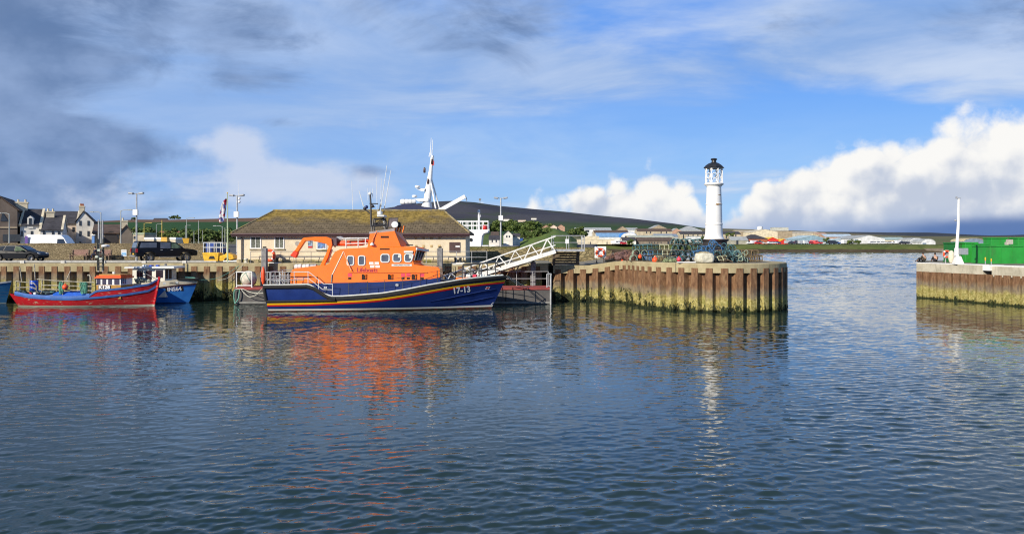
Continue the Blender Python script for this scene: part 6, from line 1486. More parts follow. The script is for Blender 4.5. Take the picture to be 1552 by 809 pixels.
m = MB(); m.ball((0, 0, h_-.02), .5, 14, 8, 1.02, .8, .34); m.build('rope_fill', mat('rope_fill', (.36, .30, .17), .95, .4, 14, bump=.03, bscale=30), sk)
for px, py, Y, r, l, mt in ((993, 394, 61.6, .23, 'bright red buoy lying in front of the neat creel stack', ORANGE_B), (970, 389, 63.9, .16, 'small red buoy at the right edge of the brown nets', ORANGE_B), (943, 396, 66.9, .12, 'small red buoy low against the brown nets near the kerb', ORANGE_B), (1029, 393, 60, .17, 'pink buoy between the green net heap and the teal creels', PINK)): buoy(l, px, py, Y, r, mt)
ty = thing('tyre', 'old black tyre lying flat at the left end of the brown nets', 'tyre', (X_(925, 68.6), 68.6, zp(8)+.13)); m = MB(); m.torus((0, 0, 0), .32, .13, (0, .2, 1), 24, 10); m.build('rubber_ring', TYRE, ty)
def heap(name, label, cat, cx, Y, w, h, d, mt, seed, z0=None, strands=60, lump=9, smt=None):
    t = thing(name, label, cat, (X_(cx, Y), Y, zp(X_(cx, Y)) if z0 is None else z0)); r_ = random.Random(seed); m = MB()
    for i in range(lump):
        f = r_.uniform(-1, 1); s_ = 1-abs(f)**2*.55; rr = r_.uniform(.24, .42)*h*1.1
        m.ball((f*w*.42, r_.uniform(-d, d)*.4, rr*.6+r_.random()*max(0, h*s_-rr*1.3)), rr, 10, 7, r_.uniform(.9, 1.5), 1, r_.uniform(.7, 1))
    o = m.build('heap_body', mt, t); 
    tex = bpy.data.textures.get('crumple') or bpy.data.textures.new('crumple', 'CLOUDS'); tex.noise_scale = .16
    dm = o.modifiers.new('sub', 'SUBSURF'); dm.levels = dm.render_levels = 1; dm = o.modifiers.new('crumple', 'DISPLACE'); dm.texture = tex; dm.strength = .16; dm.texture_coords = 'GLOBAL'
    m = MB()
    for i in range(strands):
        f = r_.uniform(-1, 1); c = Vector((f*w*.46, r_.uniform(-d, 0)*.5, r_.random()*h*(1-abs(f)**2*.5))); m.torus(c, r_.uniform(.06, .17), .013, (r_.uniform(-1, 1), -1, r_.uniform(-1, 1)), 10, 4)
    m.build('strands', smt or mt, t); return t
NETBR = mat('net_brown', (.13, .065, .05), .95, .5, 9, col2=(.20, .11, .085), bump=.04, bscale=18)
heap('net_heap', 'low heap of reddish brown nets beside the tyre', 'net heap', 934, 68.6, 1.5, .62, .8, NETBR, 3, None, 70, 9, mat('strand_brown', (.24, .13, .10), .95, .4, 9))
heap('net_heap', 'taller heap of mauve brown nets in the middle of the net row', 'net heap', 948, 67.4, 1.4, .86, .8, mat('net_mauve', (.16, .09, .085), .95, .5, 9, col2=(.10, .06, .055), bump=.04, bscale=18), 4, None, 70, 10, MATS['strand_brown'])
heap('net_heap', 'brown nets heaped just left of the small red buoy', 'net heap', 961, 65.4, 1.2, .66, .7, NETBR, 5, None, 60, 8, MATS['strand_brown'])
heap('rope_heap', 'brown rope heap to the right of the bright red buoy', 'rope heap', 1004, 61.6, 1.0, .36, .5, mat('rope_brown', (.20, .16, .08), .95, .4, 16, bump=.03, bscale=30), 6, None, 50, 6)
heap('net_heap', 'low pale green net heap in front of the creels', 'net heap', 1017, 60.6, 1.3, .26, .5, mat('net_pale_green', (.30, .36, .20), .95, .3, 16, bump=.03, bscale=30), 7, None, 40, 6)
m = MB(); m.box((0, 0, 0), (1.25, .5, .07)); m.xf(Matrix.Translation((X_(1040, 58.3), 58.3, zp(14)+.05)) @ Matrix.Rotation(R(2), 4, 'Z')); tag(m.build('white_board', WHITE_C, bevel=.01), 'flat white board lying on the pier edge beside the white sack', 'board')
# bollards on the quay
for px, lab in ((416.5, 'black twin bollard on a white plate left of the lifeboat crane'), (694, 'black twin bollard on a white plate beyond the lifeboat foredeck')):
    t = thing('bollard', lab, 'bollard', (X_(px, 68.8), 68.8, T1)); m = MB(); m.bb(-.55, .55, -.25, .25, 0, .05); m.build('plate', WHITE_C, t)
    for s in (-1, 1): m = MB(); m.lathe([(.12, 0), (.10, .1), (.10, .26), (.15, .32), (.13, .38), (.02, .4)], (s*.2, 0, .05), 14); m.build('horn', BLACK, t)
t = thing('bollard', 'white capped bollard on the quay edge left of the tall guide pile', 'bollard', (X_(373, 68.9), 68.9, T1)); m = MB(); m.lathe([(.16, 0), (.13, .1), (.13, .22), (.19, .30), (.17, .38), (.02, .42)], n=16); m.build('head', mat('bollard_cream', (.55, .54, .45), .6, .15), t); m = MB(); m.bb(-.3, .3, -.2, .2, 0, .03); m.build('plate', STEELR, t)
# ------------------------------------------------------------------ people
SKIN = mat('skin', (.48, .28, .19), .6, .06, 6)
def skinned(name, chains, m_, par, sub=2):
    """one continuous body grown over a skeleton of (joint, radius)"""
    vs, es, rs, idx = [], [], [], {}
    for ch in chains:
        prev = None
        for p, r in ch:
            k = tuple(round(q, 4) for q in p)
            if k not in idx: idx[k] = len(vs); vs.append(p); rs.append(r)
            if prev is not None: es.append((prev, idx[k]))
            prev = idx[k]
    me = bpy.data.meshes.new(name); me.from_pydata(vs, es, []); o = bpy.data.objects.new(name, me); COL.objects.link(o)
    md = o.modifiers.new('skin', 'SKIN'); md.use_smooth_shade = True
    for i, r in enumerate(rs): me.skin_vertices[0].data[i].radius = r if hasattr(r, '__len__') else (r, r)
    me.skin_vertices[0].data[0].use_root = True
    md = o.modifiers.new('sub', 'SUBSURF'); md.levels = md.render_levels = sub
    bpy.context.view_layer.update(); dg = bpy.context.evaluated_depsgraph_get(); n = bpy.data.meshes.new_from_object(o.evaluated_get(dg))
    bpy.data.objects.remove(o); o = bpy.data.objects.new(name, n); COL.objects.link(o); n.materials.clear(); n.materials.append(m_); n.polygons.foreach_set('use_smooth', [True]*len(n.polygons)); o.parent = par; return o
def person_seated(label, loc, rz, top, legs, hair, seat=.45, lean=.12, hand_up=True, floor=False):
    """seated figure facing +x; origin on the ground below the hips"""
    t = thing('person', label, 'person', loc, rz); s = seat
    hip = (0, 0, s+.10); ab = (-.03+lean*.2, 0, s+.28); ch = (lean*.55-.02, 0, s+.46); nk = (lean, 0, s+.60); hd0 = (lean+.03, 0, s+.67); hd1 = (lean+.05, 0, s+.78); hd2 = (lean+.05, 0, s+.86)
    knee = lambda y: (.42, y*1.1, s+.10) if not floor else (.48, y*1.2, s+.38); foot = lambda y: (.45, y*1.1, .07) if not floor else (.80, y*1.2, .06); toe = lambda y: (foot(y)[0]+.17, y*1.1, .04)
    sh = lambda y: (lean*.8, y*1.15, s+.52); el = lambda y: (lean+.12, y*1.35, s+.28); wr_ = lambda y: ((.30, y*.7, s+.30) if not (hand_up and y < 0) else (lean+.18, y*.4, s+.55)); 
    hand = lambda y: (wr_(y)[0]+.06, wr_(y)[1]*.9, wr_(y)[2]+.03)
    body = [[(hip, (.15, .12)), (ab, (.13, .11)), (ch, (.16, .11)), (nk, .055), (hd0, .062), (hd1, (.078, .095)), (hd2, (.06, .075))]]
    for y in (-.18, .18):
        body.append([(ch, (.16, .11)), (sh(y), .06), (el(y), .045), (wr_(y), .032), (hand(y), .036)]); body.append([(hip, (.15, .12)), (knee(y*.6), .07), (foot(y*.6), .045), (toe(y*.6), .035)])
    b = skinned('body', body, SKIN, t)
    h = Vector(hd1)
    m = MB(); m.ball((h.x-.015, 0, h.z+.035), .108, 14, 9, 1.0, .86, 1.0); m.build('hair', hair, t)
    m = MB(); m.ball((h.x+.095, 0, h.z-.02), .02, 8, 6, .9, .8, 1.4); [m.ball((h.x-.005, y, h.z-.02), .025, 8, 6, .7, .5, 1.3) for y in (-.095, .095)]; m.build('face', SKIN, t)
    m = MB(); [m.ball((h.x+.075, y, h.z+.012), .013, 8, 6) for y in (-.033, .033)]; m.build('eyes', BLACK, t)
    jk = [[(hip, (.165, .135)), (ab, (.15, .13)), (ch, (.175, .125)), ((nk[0]-.01, 0, nk[2]-.03), .075)]]+[[(ch, (.175, .125)), (sh(y), .075), (el(y), .06), (wr_(y), .045)] for y in (-.18, .18)]
    skinned('jacket', jk, top, t)
    tr = [[(hip, (.17, .14)), (knee(y*.6), .085), ((foot(y*.6)[0], foot(y*.6)[1], foot(y*.6)[2]+.06), .06)] for y in (-.18, .18)]; skinned('trousers', tr, legs, t)
    m = MB(); [m.ball((foot(y*.6)[0]+.08, y*.6*1.12, .055), .065, 10, 7, 2.0, .9, .8) for y in (-.18, .18)]; m.build('shoes', BLACK, t)
    return t
NAVC = mat('cloth_navy', (.02, .025, .06), .9, .2, 9); DRK = mat('cloth_dark', (.03, .03, .035), .9, .2, 9); KHK = mat('cloth_khaki', (.055, .045, .03), .9, .2, 9); HAIRD = mat('hair_dark', (.03, .02, .015), .7, .3, 20)
person_seated('person in dark clothes sitting on the second bench, one hand raised to the mouth', (X_(143.5, 80.3), 80.7, T1), R(200), NAVC, NAVC, HAIRD)
person_seated('larger of two people sitting at the end of the right quay, brown jacket', (X_(1401.5, 77), 77, T3), R(110), KHK, DRK, HAIRD, .0, .16, False, True)
person_seated('smaller of two people sitting on the right quay, nearest the lifebuoy stand', (X_(1418, 79), 79, T3), R(80), DRK, DRK, HAIRD, -.08, .12, False, True)
# benches and the sign on the wall
WB = mat('bench_wood', (.27, .15, .125), .8, .25, 8)
def bench(px, label):
    t = thing('bench', label, 'bench', (X_(px, 80.6), 80.9, T1), 0, 'benches against the stone wall'); L_ = 1.75
    for k in range(4): m = MB(); m.bb(-L_/2, L_/2, .23+k*.025, .26+k*.025, .50+k*.13, .50+k*.13+.105); m.build('back_slat', WB, t)
    for k in range(4): m = MB(); m.bb(-L_/2, L_/2, -.30+k*.13, -.30+k*.13+.11, .42, .455); m.build('seat_slat', WB, t)
    for s in (-1, 1):
        m = MB(); x = s*(L_/2-.08)
        m.bb(x-.05, x+.05, -.28, -.18, 0, .42); m.bb(x-.05, x+.05, .20, .30, 0, .98); m.bb(x-.045, x+.045, -.30, .20, .34, .42); m.bb(x-.05, x+.05, -.33, .20, .62, .67); m.bb(x-.04, x+.04, -.27, -.20, .455, .62); m.build('end_frame', WOOD, t)
bench(118, 'pinkish wooden bench against the stone wall, empty'); bench(152, 'wooden bench with a seated person against the stone wall')
sg = thing('wall_sign', 'small blue and white notice fixed on the stone wall left of the pickup', 'sign', (X_(187.5, 81.9), 81.96, Z_(383.5, 81.9))); m = MB(); m.box((0, 0, 0), (.52, .04, .66)); m.build('plate', FR, sg)
for z_, h_, mt in ((-.10, .32, mat('sign_blue', (.12, .36, .62), .5)), (.22, .03, BTXT)): m = MB(); m.box((0, -.024, z_), (.44, .01, h_)); m.build('panel', mt, sg)
for k in range(2): m = MB(); m.box((0, -.031, -.04-k*.12), (.32, .006, .03)); m.build('print_line', FR, sg)
# things on the right-hand quay
PQ = Vector((X_(1452, 68.2), 68.2, T3))
nm_ = thing('white_mast', 'tall tapering white pole with a grey box on a white pedestal at the harbour mouth', 'pole', PQ)
k_ = F/68.2; hq = lambda py: Z_(py, 68.2)-T3
m = MB(); m.box((0, 0, hq(388)/2), (.74, .7, hq(388)), taper=.50); m.build('pedestal', MATS['white_concrete'], nm_, bevel=.03)
m = MB(); m.bar((-.12, 0, hq(388)), (-.10, 0, hq(376)), .28); m.tube([(-.1, 0, hq(377)), (.03, 0, hq(340)), (.06, 0, hq(301))], [.13, .115, .085], 12); m.build('pole', WHITE_C, nm_)
m = MB(); m.box((.28, -.28, hq(381)), (.64, .4, .54)); m.build('control_box', mat('box_grey', (.26, .29, .31), .6, .1), nm_, bevel=.02)
m = MB(); m.box((.0, 0, hq(300.5)), (.36, .2, .06)); m.box((-.12, 0, hq(299)), (.1, .1, .14)); m.build('top_bracket', GALV, nm_)
m = MB(); m.bar((.0, 0, hq(335)), (-.22, -.06, hq(334.3)), .05); m.ball((-.25, -.06, hq(334)), .08, 8, 6); m.build('side_lamp', GALV, nm_)
m = MB(); m.ball((X_(1444, 69), 69.2, T3+.60), .25, 14, 10, 1, 1, 2.2); tag(m.build('covered_drum', mat('cover_cream', (.66, .60, .45), .8, .1)), 'rounded cream cover standing beside the white pedestal', 'cover')
ls = thing('lifebuoy_stand', 'thin grey post on the right quay holding a red lifebuoy', 'lifebuoy stand', (X_(1434, 71), 71.1, T3)); m = MB(); m.tube([(0, 0, 0), (0, 0, 1.0)], .05, 8); m.build('post', GALV, ls); m = MB(); m.box((0, .0, .86), (.5, .03, .5)); m.build('back_plate', GALV, ls)
life_ring('red lifebuoy on the thin post beside the white pole', (X_(1434.5, 71), 70.95, Z_(385, 71)), .26)
GREEN = mat('container_green', (.02, .27, .035), .55, .10, 1.2, dirt=.35); GREEND = mat('container_dark_green', (.013, .14, .024), .6, .12, 1.2, dirt=.3)
def container(label, pxl, pxr, pyt, pyb, Y, d, mt, z0=None, rz=0, door=None):
    x0, x1 = X_(pxl, Y), X_(pxr, Y); z1 = Z_(pyt, Y); z0 = T3 if z0 is None else z0
    t = thing('container', label, 'container', ((x0+x1)/2, Y+d/2, z0), rz); w = x1-x0; h = z1-z0
    m = MB(); m.bb(-w/2, w/2, -d/2, d/2, .06, h); m.build('shell', mt, t, bevel=.015)
    m = MB()
    for a, b in (((-w/2, -d/2), (w/2, -d/2)), ((w/2, -d/2), (w/2, d/2)), ((w/2, d/2), (-w/2, d/2)), ((-w/2, d/2), (-w/2, -d/2))): m.bar((*a, h-.03), (*b, h-.03), .12, .12)
    m.build('top_frame', mt, t); m = MB(); m.bb(-w/2-.05, w/2+.05, -d/2-.05, d/2+.05, 0, .12); m.build('bottom_frame', mt, t)
    for i in range(1, max(2, int(w/.8))): m = MB(); m.bb(-w/2+i*w/max(2, int(w/.8))-.03, -w/2+i*w/max(2, int(w/.8))+.03, -d/2-.03, -d/2, .12, h-.09); m.build('rib', mt, t)
    if door: a, b, c = door; m = MB(); m.bb(X_(a, Y)-(x0+x1)/2, X_(b, Y)-(x0+x1)/2, -d/2-.035, -d/2+.01, .1, Z_(c, Y)-z0); m.build('shade_panel', mat('panel_shade', (.004, .03, .008), .7), t)  # rectangle of shadow painted on as a flush dark panel
    return t
container('dark green container behind the white pole, left end of the row', 1449, 1463, 368, 398, 75.4, 2.2, GREEND); container('green container with a dark shaded patch right of the white pole', 1463.5, 1482, 367.5, 398, 74.8, 2.0, GREEN, door=(1474, 1480, 384))
container('green container set back between the dark patched one and the big front one', 1483, 1499.5, 369.5, 398, 74.2, 2.6, GREEN); container('big green container at the right edge of the picture, nearest of the row', 1500.5, 1585, 372, 400.5, 70.6, 2.8, GREEN)
container('tall green container standing behind the row, left of the gap with the pale box', 1503, 1527, 360.5, 398, 78.5, 1.4, GREEN); container('tall green container standing behind the row at the right edge', 1543, 1580, 360.3, 398, 78.8, 1.4, GREEN)
m = MB(); m.box((0, 0, 0), (.42, .4, .42)); m.box((-.25, 0, -.15), (.22, .3, .26)); m.xf(Matrix.Translation((X_(1530, 76), 76, Z_(366.5, 76)))); pb_ = m.build('vent_box', mat('vent_pale', (.45, .42, .36), .7)); 
for px, py in ((1493.5, 390), (1502.5, 392)): m = MB(); m.tube([(0, 0, 0), (0, 0, Z_(py, 66.4)-T3)], .04, 6); p0 = thing('marker_post', 'thin post with a yellow top, %s of the pair before the green containers' % ('left' if px < 1500 else 'right'), 'post', (X_(px, 66.4), 66.4, T3)); m.build('post', GALV, p0); m = MB(); m.tube([(0, 0, (Z_(py, 66.4)-T3)*.55), (0, 0, (Z_(py, 66.4)-T3)*1.01)], .05, 6); m.build('yellow_sleeve', YELLOW, p0)
pt_ = thing('stack_pipe', 'pale vent box on a post in the gap between the two tall green containers', 'vent', (X_(1530, 76), 76, T3)); pb_.parent = pt_; pb_.matrix_parent_inverse = Matrix.Identity(4); pb_.location = (-X_(1530, 76), -76, -T3); m = MB(); m.tube([(0, 0, 0), (0, 0, Z_(368, 76)-T3)], .1, 8); m.build('post', GALV, pt_)
# ------------------------------------------------------------------ buildings of the town and the far shore
WIN = mat('far_window', (.035, .04, .05), .15, .2, 3); FRW = mat('far_frame', (.6, .6, .58), .6)
def rmat(name, c, v=.18, sc=.5): return mat(name, c, .9, v, sc, spec=.2, dirt=.2)
HARL = rmat('harl_white', (.72, .69, .62)); HARLP = rmat('harl_pink', (.70, .57, .46)); STONE = rmat('stone_tan', (.36, .29, .20)); STONEB = rmat('stone_brown', (.22, .18, .14)); SHW = rmat('shed_white', (.66, .67, .67)); SHG = rmat('shed_grey', (.38, .39, .38)); SHT = rmat('shed_tan', (.48, .41, .29)); CRM = rmat('wall_cream', (.66, .58, .42))
RS = rmat('roof_slate', (.06, .058, .065), .25, .8); RB_ = rmat('roof_brown', (.11, .078, .062), .25, .8); RSB = rmat('roof_blue', (.18, .33, .52)); RVB = mat('roof_vivid_blue', (.04, .22, .62), .6, .1, .3); RG = rmat('roof_grey', (.34, .36, .36)); RPB = rmat('roof_pale_blue', (.42, .52, .60)); BRK = rmat('brick_red', (.36, .12, .065), .2, 1); SHR = mat('shed_red', (.60, .03, .02), .6, .1, .5); SHB = rmat('shed_blue', (.24, .36, .44)); RDB = rmat('roof_dull_blue', (.20, .26, .33)); SAL = rmat('wall_salmon', (.45, .28, .20))
TURN = 0
def bldg(name, label, xl, xr, yb, ye, yt, Y, d, kind, wall, roof, wins=(), cat='building', rz=0, over=.25, sink=2.0, peak=None, doors=()):
    x0, x1, zb, ze, zt = X_(xl, Y), X_(xr, Y), Z_(yb, Y), Z_(ye, Y), Z_(yt, Y); w = (x1-x0)*(.90 if TURN else 1); cx = (x0+x1)/2; t = thing(name, label, cat, (cx, Y, zb), rz or TURN); h, H = ze-zb, zt-zb; W = w/2; o = over
    m = MB(); r_ = MB()
    if kind == 'side':
        m.prism([(-sink, 0), (-sink, d), (h, d), (H-.02, d/2), (h, 0)][::1] and [(0, -sink), (d, -sink), (d, h), (d/2, H-.05), (0, h)], -W, W, 'x')
        r_.prism([(-o, h-.12), (d/2, H), (d+o, h-.12), (d+o, h+.02), (d/2, H+.16), (-o, h+.02)], -W-.12, W+.12, 'x')
    elif kind == 'gable':
        pk = W*(0 if peak is None else peak)
        m.prism([(-W, -sink), (W, -sink), (W, h), (pk, H-.05), (-W, h)], 0, d, 'y'); r_.prism([(-W-o, h-.12), (pk, H), (W+o, h-.12), (W+o, h+.04), (pk, H+.18), (-W-o, h+.04)], -.15, d+.15, 'y')
    elif kind == 'hip':
        m.bb(-W, W, 0, d, -sink, h); k = min(W*.8, d/2); q = [(-W-o, -o, h), (W+o, -o, h), (W+o, d+o, h), (-W-o, d+o, h), (-W+k, d/2, H), (W-k, d/2, H)]; r_.add(q, [(0, 1, 5, 4), (1, 2, 5), (2, 3, 4, 5), (3, 0, 4), (3, 2, 1, 0)])
    elif kind == 'flat':
        m.bb(-W, W, 0, d, -sink, h-.02); r_.bb(-W-.1, W+.1, -.1, d+.1, h, max(h+.15, H))
    elif kind == 'arch':
        A = [(W*math.cos(R(a)), h+(H-h)*math.sin(R(a))) for a in range(0, 181, 15)]; m.prism([(-W, -sink), (W, -sink)]+[(a*.985, b-.06) for a, b in A], 0, d, 'y'); r_.prism([(a*1.02, b+.12) for a, b in A]+[(a, b-.05) for a, b in A[::-1]], -.12, d+.1, 'y')
    elif kind == 'archside':
        A = [(d/2+d/2*math.cos(R(a)), h+(H-h)*math.sin(R(a))) for a in range(0, 181, 15)]; m.prism([(0, -sink), (d, -sink)]+[(a, b-.06) for a, b in A], -W, W, 'x'); r_.prism([(d/2+(a-d/2)*1.02, b+.1) for a, b in A]+[(a, b-.05) for a, b in A[::-1]], -W-.1, W+.1, 'x')
    elif kind == 'mono':
        m.prism([(0, -sink), (d, -sink), (d, H-.05), (0, h)], -W, W, 'x'); r_.prism([(-o, h-.1), (d+o, H), (d+o, H+.15), (-o, h+.06)], -W-.1, W+.1, 'x')
    m.build('wall', wall, t); rf = r_.build('roof', roof, t)
    for wx, w0, w1, ww in wins:
        a, b, c = X_(wx, Y)-cx, Z_(w1, Y)-zb, Z_(w0, Y)-zb; k = ww/F*Y/2; q = MB(); q.bb(a-k, a+k, -.05, .05, b, c); q.build('window', WIN, t)
    for wx, w0, w1, ww, mt in doors:
        a, b, c = X_(wx, Y)-cx, Z_(w1, Y)-zb, Z_(w0, Y)-zb; k = ww/F*Y/2; q = MB(); q.bb(a-k, a+k, -.06, .05, b, c); q.build('door', mt, t)
    t['w'], t['h'] = w, h; return t, rf
def chimney(par, x, y, z0, z1, w, d, m_, pots=2):
    m = MB(); m.box((x, y, (z0+z1)/2), (w, d, z1-z0)); m.box((x, y, z1-.12), (w*1.14, d*1.1, .2)); c = m.build('chimney', m_, par)
    for k in range(pots): m = MB(); m.lathe([(.14, 0), (.12, .4), (.15, .42)], (x-w*.3+k*w*.6/max(1, pots-1), y, z1-.02), 8); m.build('chimney_pot', CRM, c)
# --- left: the harbour street
TURN = R(24)
t, rf = bldg('gabled_hall', 'shaded brown gable fronted hall cut by the left picture edge', -34, 25, 369, 318, 298, 118, 14, 'gable', rmat('hall_brown_shaded', (.15, .12, .10)), RB_, peak=.1)  # wall stone darkened in its colour for the shade on this front
m = MB(); k = 118/F; m.prism([(X_(0, 118)-t.location.x, Z_(335, 118)-t.location.z), (X_(10.5, 118)-t.location.x, Z_(335, 118)-t.location.z), (X_(2.5, 118)-t.location.x, Z_(322, 118)-t.location.z)], -.08, .02, 'y'); m.build('triangular_window', WIN, t)
m = MB(); m.bb(-t['w']/2, t['w']/2, -.12, -.002, Z_(346, 118)-t.location.z, Z_(343.5, 118)-t.location.z); m.build('string_course', STONE, t)
m = MB(); m.bb(X_(3, 118)-t.location.x, X_(26, 118)-t.location.x, -.08, .0, .3, Z_(355, 118)-t.location.z); m.build('shop_front', mat('shop_dark', (.05, .055, .06), .4), t)
def skew_house(label, xl, xr, yb, ye, yt, Y, d, wall, wins, dorm=None, chim=None, roof=RS):
    t, rf = bldg('house', label, xl, xr, yb, ye, yt, Y, d, 'side', wall, roof, wins, 'house'); W = t['w']/2; h = t['h']; H = Z_(yt, Y)-t.location.z
    for s in (-1, 1): m = MB(); [m.bar((s*W, -.2 if q < 0 else d+.2, h-.1), (s*W, d/2, H+.12), .30, .34) for q in (-1, 1)]; m.build('skew_coping', CRM, rf)
    if chim: 
        for cx_, y0, y1, w_, fy in chim: chimney(rf, X_(cx_, Y)-t.location.x, d*fy, Z_(y1, Y)-t.location.z, Z_(y0, Y)-t.location.z, w_*Y/F, 1.1, CRM)
    if dorm:
        for dx, y0, y1, w_ in dorm:
            a = X_(dx, Y)-t.location.x; w2 = w_*Y/F/2; z0, z1 = Z_(y1, Y)-t.location.z, Z_(y0, Y)-t.location.z
            m = MB(); m.prism([(a-w2, z0), (a+w2, z0), (a+w2, z1-w2*.9), (a, z1), (a-w2, z1-w2*.9)], -.14, d*.42, 'y'); dm = m.build('dormer', wall, rf)
            m = MB(); m.bb(a-w2*.42, a+w2*.42, -.2, -.1, z0+(z1-z0)*.25, z1-w2*.9); m.build('window', WIN, dm)
    return t
skew_house('big white house with a slate roof and a plain front behind the two low cottages', 44, 116, 369, 338, 319.5, 134, 11, HARLP, [(98, 344, 351, 3.5), (108, 344, 351, 3.5)], [(88, 329, 338, 8)], None)
skew_house('white cottage with dark roof and one gabled dormer next to the brown hall', 31, 61, 368, 341, 316.5, 120, 9, HARL, [(35, 350, 358, 3), (48, 350, 358, 3)], [(46, 327, 346, 8)], [(29.5, 304.5, 318, 16, .5)])
skew_house('lower white cottage with a dark roof and square cream chimney', 61.5, 94, 366, 348, 327.5, 120, 8, HARL, [(68, 350, 357.5, 3), (80, 350.5, 358, 3), (88, 350.5, 358, 3)], None, [(73, 319, 331, 11, .5)])
t, rf = bldg('house', 'tall white gable end house with four windows and a chimney at its peak', 116, 142, 369, 336.5, 321, 133, 9, 'gable', HARL, RS, [(122.5, 334.5, 342, 3), (133.5, 334.5, 342, 3), (122.5, 350, 358, 3), (133.5, 350, 358, 3), (122.5, 366, 370, 3)], 'house', peak=-.18)
chimney(rf, -.5, 1.0, Z_(325, 133)-t.location.z, Z_(312, 133)-t.location.z, .75, 1.5, CRM, 1); m = MB(); m.box((-.5, 1, Z_(311, 133)-t.location.z), (.5, .8, .5)); m.build('terracotta_pots', BRK, rf)
t, rf = bldg('chapel', 'low brown roofed stone chapel with an arched door left of the tall lamp post', 141, 190, 368, 353, 340.5, 128, 10, 'side', STONE, RB_, [(177, 356, 362, 3)], 'chapel'); m = MB(); a = X_(168, 128)-t.location.x; m.prism([(a-.95, 0)]+[(a+.95*math.cos(R(q)), .7+1.1*math.sin(R(q))) for q in range(180, -1, -20)]+[(a+.95, 0)], -.08, .02, 'y'); m.build('arched_door', mat('door_dark', (.04, .035, .035), .7), t)
t, rf = bldg('chapel_gable', 'stone gable wing with a cream chimney at the right end of the chapel', 183, 200, 368, 353, 342, 124, 9, 'gable', STONEB, RB_, [], 'chapel'); chimney(rf, -.25, 1, Z_(346, 124)-t.location.z, Z_(334, 124)-t.location.z, .85, 1.2, CRM, 1)
TURN = 0
bldg('shelter', 'pale green flat roofed shelter beyond the floodlight post', 199, 219, 366, 355.5, 352.5, 190, 6, 'flat', SHT, rmat('roof_green', (.30, .36, .24)), [(205, 358, 362, 5)], 'shelter')
bldg('long_house', 'low red roofed building in front of the green hill', 236, 276, 361, 355, 350.5, 330, 9, 'side', SHW, rmat('roof_red', (.28, .10, .07)), [(257, 354.5, 357, 2), (263, 354.5, 357, 2)], 'building'); bldg('farmhouse', 'pale farmhouse on the skyline of the green hill', 232, 252, 335, 333, 330.6, 1290, 9, 'side', HARL, RS, [], 'house')
for a, b, Y, l in ((219, 233, 100, 'long white trailer body above the wall by the yellow pole'), (233, 246, 100.2, 'white trailer body joined on beyond the first'), (256, 266, 101, 'short pale trailer body right of the yellow hopper')):
    t = thing('trailer', l, 'trailer', (X_((a+b)/2, Y), Y, T1)); w = X_(b, Y)-X_(a, Y); m = MB(); m.bb(-w/2, w/2, 0, 2.2, .45, Z_(361.5, Y)-T1-.12); m.build('body', CRM, t); m = MB(); m.bb(-w/2-.05, w/2+.05, -.05, 2.25, Z_(361.5, Y)-T1-.12, Z_(361, Y)-T1+.1); m.build('roof', WHITE_C, t); [wheel(t, s*w*.3, .2, .25, .2, -1, False) for s in (-1, 1)]
for px, w0, w1, y0, y1, l in ((250.5, 9, 10, 359.5, 368, 'square yellow grit hopper beside the yellow pole'), (283.5, 11, 6.5, 361, 369.5, 'tapered yellow hopper seen over the pickup bonnet')):
    t = thing('hopper', l, 'hopper', (X_(px, 90), 90, T1)); a, b = w0*90/F/2, w1*90/F/2; z1, z0 = Z_(y0, 90)-T1, Z_(y1, 90)-T1
    m = MB(); m.add([(-b, -b, z0), (b, -b, z0), (b, b, z0), (-b, b, z0), (-a, -a, z1), (a, -a, z1), (a, a, z1), (-a, a, z1)], [(3, 2, 1, 0), (4, 5, 6, 7), (0, 1, 5, 4), (1, 2, 6, 5), (2, 3, 7, 6), (3, 0, 4, 7)]); m.build('tub', mat('hopper_yellow', (.62, .36, .04), .5, .12, 2, dirt=.3), t); m = MB(); m.bb(-b, b, -b, b, 0, z0); m.build('base', BLACK, t)
# street lamps and poles in the middle distance
GA2 = mat('lamp_column', (.34, .36, .34), .6, .1); YP = mat('pole_yellow', (.50, .38, .08), .6, .15)
for px, top, bot, Y, kd, col, l in ((14, 324, 368, 105, 'arm', GA2, 'lamp post reaching left in front of the brown hall'), (153, 322, 368, 112, 'arm', GA2, 'lamp post reaching left over the chapel roof'), (183, 319, 370, 104, 'arm', GA2, 'lamp post with an arm to the right behind the chapel wing'), (218.5, 338.5, 368, 150, 'arm', YP, 'short yellow lamp post left of the yellow pole'), (237, 340, 362, 210, 'arm', GA2, 'small grey lamp post between the yellow posts'), (283, 331, 368, 150, 'arm', GA2, 'lamp post behind the tapered yellow hopper'), (281, 342, 362, 220, 'arm', GA2, 'small distant lamp post just left of the hopper lamp'), (301, 334, 368, 150, 'pole', GA2, 'plain grey pole between hopper and flagpole'), (337, 343, 370, 130, 'arm', GA2, 'lamp post reaching left beside the flagpole'), (341, 345, 370, 140, 'pole', GA2, 'thin grey pole close behind the flagpole'), (245.5, 333.5, 368, 118, 'pole', YP, 'tall yellow pole behind the pickup canopy'), (224, 347, 362, 230, 'arm', GA2, 'tiny distant lamp post beside the short yellow one'), (294, 350, 368, 190, 'pole', GA2, 'short grey pole before the hedge'), (307, 349, 366, 230, 'pole', GA2, 'distant short pole against the hedge')):
    t = lamp_post(l, px, top, Y, Z_(bot, Y)-.3, None, kd, .07 if Y < 200 else .08, col)
    if l.find('reaching left') > 0: t.scale = (-1, 1, 1)
bldg('signboard', 'blue round sign on the white gable end behind the wall', 139, 143, 369, 357, 357, 112, .1, 'flat', mat('sign_blue2', (.08, .20, .45), .5), FRW, [], 'sign')
